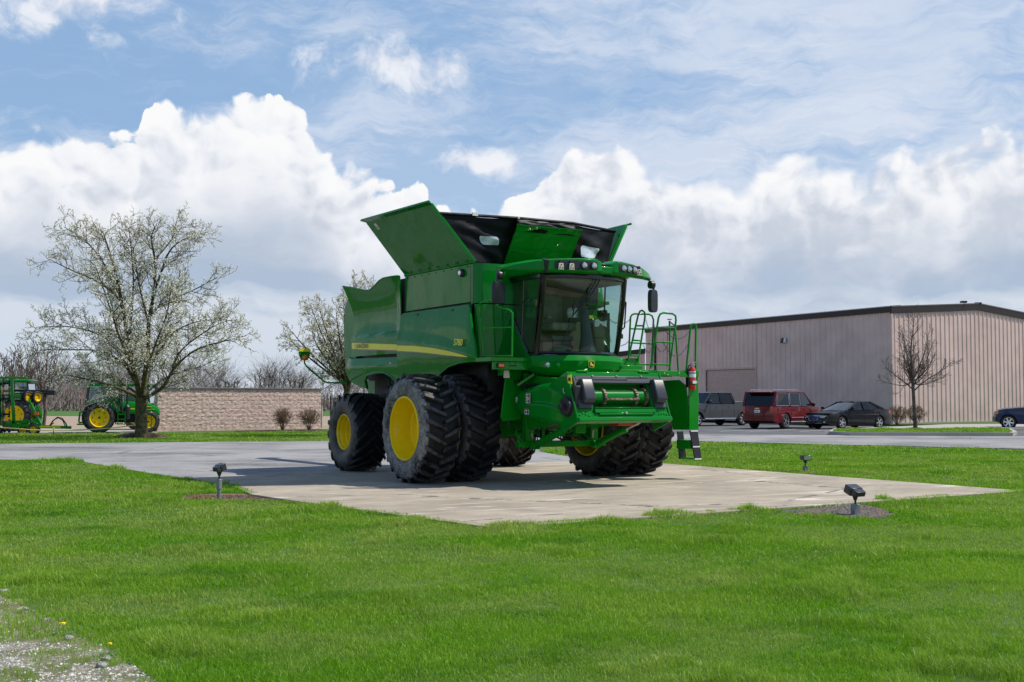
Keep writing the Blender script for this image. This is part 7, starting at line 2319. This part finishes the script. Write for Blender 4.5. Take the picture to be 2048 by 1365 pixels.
def tractor(name, label, loc_, heading, scale, flag=True):
    root = empty(name, loc_, heading, label, 'tractor', 'green tractors in the yard'); root.scale = (scale,) * 3
    for s in (-1, 1):
        ag_wheel(root, 'rear_wheel', 0, s * .92, .83, .48, .60, s > 0, s + 1, 20); ag_wheel(root, 'front_wheel', 2.55, s * .88, .60, .38, .56, s > 0, s + 2, 18)
        rows = [[(.0 + (.95 + .03) * math.cos(t), s * y, .83 + .98 * math.sin(t)) for t in lin(R(20), R(135), 16)] for y in (.62, .90, 1.16)]
        b = B().grid(rows, thick=(0, 0, .02)); b.grid([[(.0 + r_ * math.cos(t), s * 1.165, .83 + r_ * math.sin(t)) for t in lin(R(20), R(135), 16)] for r_ in (.93, 1.0)]); fd = b.build('fender', GREEN, root, smooth=60, recalc=False)
        b = B(); b.cbox((-.62, s * 1.08, 1.60), (.1, .14, .09)); b.build('tail_light', TAIL, fd, bevel=.01)
        rows = [[(2.55 + .66 * math.cos(t), s * y, .60 + .68 * math.sin(t)) for t in lin(R(30), R(150), 12)] for y in (.72, 1.05)]
        B().grid(rows, thick=(0, 0, .02)).build('front_fender', BLACK_P, root, smooth=60)
        b = B()
        for z in (.45, .72, .98): b.box((.95, s * .62, z), (1.32, s * 1.0, z + .04))
        b.box((.93, s * .96, .42), (.97, s * 1.0, 1.15)); b.box((1.30, s * .96, .42), (1.34, s * 1.0, 1.15)); b.build('steps', GREEN_D, root)
        b = B(); b.add([(-.62, s * .72, 1.55), (.08, s * .76, 1.30), (.08, s * .74, 2.52), (-.50, s * .68, 2.52)], [(0, 1, 2, 3)]); b.add([(.14, s * .76, 1.28), (1.18, s * .72, 1.05), (1.10, s * .70, 2.52), (.14, s * .74, 2.52)], [(0, 1, 2, 3)]); b.build('side_window', GL_SIDE, root, smooth=0)
        for a_, c_, r_ in (((-.64, s * .72, 1.5), (-.52, s * .68, 2.55), .05), ((.11, s * .76, 1.2), (.11, s * .74, 2.55), .035), ((1.2, s * .72, 1.0), (1.12, s * .70, 2.55), .04)): B().tube([a_, c_], r_, 6).build('cab_post', BLACK_G, root)
    b = B(); b.prism([(-.66, -.80, 2.54), (1.28, -.80, 2.54), (1.42, -.6, 2.56), (1.42, .6, 2.56), (1.28, .80, 2.54), (-.66, .80, 2.54)], (0, 0, .16)); b.build('cab_roof', GREEN, root, bevel=.06)
    b = B(); b.box((-.70, -.72, 2.50), (-.55, .72, 2.66)); b.box((-.6, -.6, 1.05), (1.15, .6, 1.2)); b.build('cab_trim', BLACK_P, root, bevel=.02)
    b = B(); b.add([(-.66, -.66, 1.55), (-.66, .66, 1.55), (-.54, .62, 2.5), (-.54, -.62, 2.5)], [(0, 1, 2, 3)]); b.build('rear_window', GL_SIDE, root, smooth=0)
    b = B(); b.cbox((.1, 0, 1.45), (.5, .5, .14)); b.cbox((-.15, 0, 1.8), (.14, .5, .6)); b.tube([(.95, 0, 1.2), (.75, 0, 1.75)], .05, 6); b.build('seat', SEATG, root, bevel=.03)
    rings = []
    for x, w, z0, z1 in ((1.2, .40, 1.02, 1.72), (1.9, .40, 1.0, 1.68), (2.7, .38, .98, 1.58), (3.1, .34, .95, 1.40), (3.22, .26, .95, 1.2)):
        rings.append([(x, -w, z0), (x, -w, z1 - .16), (x, -w * .75, z1), (x, w * .75, z1), (x, w, z1 - .16), (x, w, z0)])
    b = B().loft(rings); hd_ = b.build('bonnet', GREEN, root, bevel=.03, smooth=40)
    b = B()
    for s in (-1, 1): b.prism([(1.3, s * .403, 1.34), (2.9, s * .37, 1.28), (2.9, s * .37, 1.24), (1.3, s * .403, 1.27)], (0, s * .012, 0)); b.prism([(2.0, s * .405, 1.46), (2.75, s * .385, 1.42), (2.75, s * .385, 1.39), (2.0, s * .405, 1.41)], (0, s * .012, 0))
    b.build('bonnet_stripe', STRIPE, hd_)
    b = B(); b.box((1.0, -.28, .55), (3.0, .28, 1.0)); b.box((-.4, -.35, .55), (1.0, .35, 1.1)); b.cyl((2.55, -.8, .6), (2.55, .8, .6), .09); b.cyl((0, -.9, .83), (0, .9, .83), .14); b.build('chassis', DARKM, root, bevel=.02)
    b = B(); b.lathe([(.45, .05), (.5, .17), (1.15, .17), (1.25, .08), (1.3, .06)], 18, 'Z', c=(1.45, -.62, .25)); b.cyl((1.45, -.62, 1.5), (1.48, -.55, 2.6), .055); b.build('exhaust', BLACK_P, root)
    b = B()
    for s in (-1, 1): b.tube([(-.35, s * .35, .6), (-1.0, s * .42, .55)], .04, 6); b.tube([(-.4, s * .35, 1.3), (-.95, s * .42, 1.1), (-1.0, s * .42, .6)], .035, 6); b.tube([(-.3, s * .5, 1.5), (-.6, s * .5, .9)], .04, 6)
    b.box((-1.1, -.1, .42), (-.3, .1, .5)); b.box((-.55, -.4, 1.0), (-.35, .4, 1.45)); b.build('rear_hitch', GREEN_D, root)
    if flag:
        b = B(); b.cyl((-.95, -.5, 1.55), (-.95, -.5, 1.85), .02); sp_ = b.build('sign_pole', BLACK_P, root)
        b = B(); b.prism([(-.97, -.68, 1.85), (-.97, -.32, 1.85), (-.97, -.42, 2.25), (-.97, -.58, 2.25)], (-.01, 0, 0)); b.build('slow_vehicle_triangle', mat('red_orange_marker', (.95, .06, .02), .5), root, smooth=0)
    return root


tpz = G(202, 866.5, LAWN_Z)
tractor('tractor', 'green tractor with yellow wheels parked behind the flowering tree trunk', (tpz.x - .34, tpz.y + .60, LAWN_Z), R(22), .84)
t2 = G(40, 866, LAWN_Z)
tractor('tractor', 'green tractor at the far left behind the folded tillage machine', (YP(40, 862, 58.5).x, 58.5, LAWN_Z), R(186), .92, flag=False)
tractor('tractor', 'green tractor whose roof shows right of the flowering tree trunk above the wall', (YP(284, 860, 61).x, 61, LAWN_Z), R(180), .86, flag=False)

# folded tillage machine at the far left
TY = 54.3
TL = empty('tillage_machine', (YP(0, 866, TY).x, TY, LAWN_Z), 0, 'folded green tillage machine with disc gangs and small yellow wheels at the far left', 'farm implement')


def tl(px, py, dy=0.0):
    q = YP(px, py, TY + dy); o_ = TL.location; return (q.x - o_.x, q.y - o_.y, q.z - o_.z)


b = B(); b.beam(tl(23, 756), tl(28, 850), .12, .12); b.beam(tl(-60, 756), tl(54, 756), .10, .09); b.beam(tl(24, 792), tl(46, 792), .1, .12); b.beam(tl(-50, 791, .3), tl(24, 791, .3), .1, .1); b.beam(tl(57, 800), tl(82, 852), .10, .12); b.beam(tl(20, 845), tl(62, 843), .12, .14)
b.beam(tl(28, 850), tl(34, 858), .2, .2); b.prism([tl(75, 810), tl(81, 822), tl(80, 834), tl(72, 826)], (0, .05, 0)); b.beam(tl(-50, 846), tl(60, 852), .1, .12); b.beam(tl(62, 843), tl(80, 853), .1, .1)
b.beam(tl(-30, 760, .2), tl(-30, 850, .2), .1, .1); b.beam(tl(0, 760, .4), tl(2, 850, .4), .08, .1); b.build('frame', GREEN_D, TL, bevel=.01)
b = B(); b.beam(tl(72, 853.5), tl(142, 855.5), .12, .13); b.build('drawbar', GREEN_D, TL)
b = B(); p, q = Vector(tl(80, 853.5)), Vector(tl(122, 854.5)); b.beam(p + Vector((0, -.068, 0)), q + Vector((0, -.068, 0)), .012, .06); b.build('drawbar_stripe', STRIPE, TL)
b = B(); b.tube([tl(98, 854), tl(106, 842), tl(115, 835), tl(124, 837), tl(132, 848), tl(134, 855)], .03, 6); b.tube([tl(100, 853, .05), tl(108, 840, .05), tl(117, 836, .05), tl(126, 842, .05), tl(131, 855, .05)], .022, 6); b.tube([tl(80, 851), tl(100, 852), tl(108, 846)], .02, 6); b.build('hydraulic_hose', BLACK_P, TL)
for k in range(6):
    b = B(); c = Vector(tl(12, 767 + 15.5 * k))
    b.lathe([(-.01, .001), (.0, .20), (.015, .20), (.015, .001)], 16, 'X', c=tuple(c + Vector((-.12, -.02, 0)))); b.cyl(c + Vector((-.45, 0, 0)), c + Vector((.18, 0, .0)), .045, n=8); b.cyl(c + Vector((.15, 0, -.15)), c + Vector((.15, 0, .15)), .035); b.lathe([(-.01, .001), (.0, .18), (.015, .18), (.015, .001)], 16, 'X', c=tuple(c + Vector((-.5, .1, 0))))
    b.build('disc_gang', RUST if k % 2 else DARKM, TL)
    b = B(); b.beam(tl(-30, 770 + 15.5 * k, .2), tl(10, 770 + 15.5 * k, .2), .07, .07); b.build('gang_arm', GREEN_D if k % 2 else DARKM, TL)


def small_wheel(px, py, R_, rot, dy=0.0, w=.26):
    c = tl(px, py, dy)
    r_ = ag_wheel(TL, 'transport_wheel', 0, 0, R_, w, .58, False, 0, 14); r_.location = c; r_.rotation_euler = (0, 0, rot)


small_wheel(68.5, 859.5, .26, 0); small_wheel(47, 862, .25, 0, .5); small_wheel(-6, 863, .24, 0)
small_wheel(55, 795, .30, R(62), 0, .24); small_wheel(73, 795, .30, R(62), .3, .24)
b = B(); b.beam(tl(26, 781.5, .6), tl(106, 783, .6), .12, .10); b.beam(tl(26, 788, .7), tl(100, 787, .7), .08, .06); b.cbox(tl(103, 786, .6), (.35, .2, .22)); b.cyl(tl(90, 787, .6), tl(90, 795, .6), .06); b.build('folded_boom', BLACK_P, TL, bevel=.01)
b = B(); b.box(Vector(tl(72, 829)) + Vector((-.05, -.06, -.03)), Vector(tl(76, 826)) + Vector((.05, .02, .03))); b.build('amber_reflector', ORANGE, TL)
b = B()
for k in range(7): b.beam(tl(-40 + 9 * k, 856, .2), tl(-34 + 9 * k, 864, .2), .12, .12)
b.build('tine_row', DARKM, TL)

# rope barrier
ROPE = mat('yellow_rope', (.72, .60, .22), .7, var=.2, vs=30)
y_ = 50.5
rp = [YP(-60, 853, y_), YP(0, 855.5, y_), YP(60, 860, y_), YP(107, 861.5, y_), YP(160, 861, y_), YP(225, 856.5, y_ - .6), YP(271, 850.5, T0.y - .24)]
b = B(); b.tube([p for p in rp], .022, 6); o = b.build('rope_barrier', ROPE, None, smooth=60); tag(o, 'thin yellow rope sagging between the left edge and the flowering tree', 'rope')


def stake(px, py0, py1, y, label):
    p0, p1 = YP(px, py0, y), YP(px, py1, y)
    b = B(); b.cyl((0, 0, -.05), (0, 0, p1.z - LAWN_Z), .018, n=8)
    r = empty('rope_stake', (p0.x, y, LAWN_Z), 0, label, 'stake', 'stakes of the rope barrier'); b.build('stake', BLACK_P, r)
    B().cyl((0, 0, p1.z - LAWN_Z), (0, 0, p1.z - LAWN_Z + .07), .03, n=8).build('stake_cap', ROPE, r)


stake(107, 866, 858, 50.6, 'short dark stake holding the rope near the drawbar'); stake(302, 868, 826, 52.0, 'dark stake with a yellow top before the front tractor wheel')


# ================================================================== FLOODLIGHTS
HOUS = mat('floodlight_housing', (0.020, 0.024, 0.030), 0.28, var=0.15, coat=0.4); GALV = mat('galvanised_post', (0.23, 0.245, 0.26), 0.5, metal=0.4, var=0.2, vs=14)


def floodlight(px, py, rot, box_w, box_h, post_h, head, label, tilt=.35, boxz=0.0):
    p = G(px, py, LAWN_Z)
    root = empty('floodlight', (p.x, p.y, LAWN_Z), rot, label, 'floodlight', 'ground floodlights round the pad')
    b = B()
    if boxz: b.cyl((0, 0, -.05), (0, 0, boxz), .032, n=14)
    b.box((-box_w / 2, -box_w / 2.6, boxz if boxz else -.02), (box_w / 2, box_w / 2.6, boxz + box_h)); b.build('mounting_post', GALV, root, bevel=.006)
    zt = boxz + box_h
    b = B(); b.cyl((0, 0, zt), (0, 0, zt + .09), .014, n=10); b.lathe([(zt + .05, .02), (zt + .09, .035), (zt + .12, .05), (zt + .13, .02)], 12, 'Z'); b.build('swivel', HOUS, root)
    c = Vector((0, 0, zt + .11 + head[2] / 2)); w, d, h = head
    m = Matrix.Rotation(tilt, 3, 'X')
    def T(x, y, z): return c + m @ Vector((x, y, z))
    b = B()
    b.hexa([T(-w / 2, -d * .1, -h / 2), T(w / 2, -d * .1, -h / 2), T(w / 2, d * .5, -h / 2), T(-w / 2, d * .5, -h / 2), T(-w / 2, -d * .1, h / 2), T(w / 2, -d * .1, h / 2), T(w / 2, d * .5, h / 2), T(-w / 2, d * .5, h / 2)])
    b.hexa([T(-w * .42, -d * .5, -h * .22), T(w * .42, -d * .5, -h * .22), T(w * .46, -d * .1 - .002, -h * .46), T(-w * .46, -d * .1 - .002, -h * .46), T(-w * .42, -d * .5, h * .36), T(w * .42, -d * .5, h * .36), T(w * .46, -d * .1 - .002, h * .46), T(-w * .46, -d * .1 - .002, h * .46)])
    hd = b.build('lamp_head', HOUS, root, bevel=.006)
    b = B(); b.hexa([T(-w * .42, d * .5 + .001, -h * .36), T(w * .42, d * .5 + .001, -h * .36), T(w * .42, d * .5 + .006, -h * .36), T(-w * .42, d * .5 + .006, -h * .36), T(-w * .42, d * .5 + .001, h * .36), T(w * .42, d * .5 + .001, h * .36), T(w * .42, d * .5 + .006, h * .36), T(-w * .42, d * .5 + .006, h * .36)])
    b.build('lens', LAMPG, root)
    b = B()
    for s in (-1, 1): b.hexa([T(s * (w / 2 + .001), 0, -h * .15), T(s * (w / 2 + .008), 0, -h * .15), T(s * (w / 2 + .008), d * .22, -h * .15), T(s * (w / 2 + .001), d * .22, -h * .15), T(s * (w / 2 + .001), 0, h * .15), T(s * (w / 2 + .008), 0, h * .15), T(s * (w / 2 + .008), d * .22, h * .15), T(s * (w / 2 + .001), d * .22, h * .15)])
    b.build('hinge_plate', HOUS, root)


floodlight(438, 1000, R(-38), .075, .15, 0, (.13, .17, .11), 'dark floodlight on a tall grey conduit post in the mulch bed', .35, .16)
floodlight(1711, 1030, R(28), .10, .14, 0, (.19, .22, .11), 'dark floodlight on a short grey post in the gravel bed nearest the camera', .40)
floodlight(1611, 944, R(195), .09, .13, 0, (.20, .20, .11), 'floodlight with its glass facing the camera beyond the pad', .0)
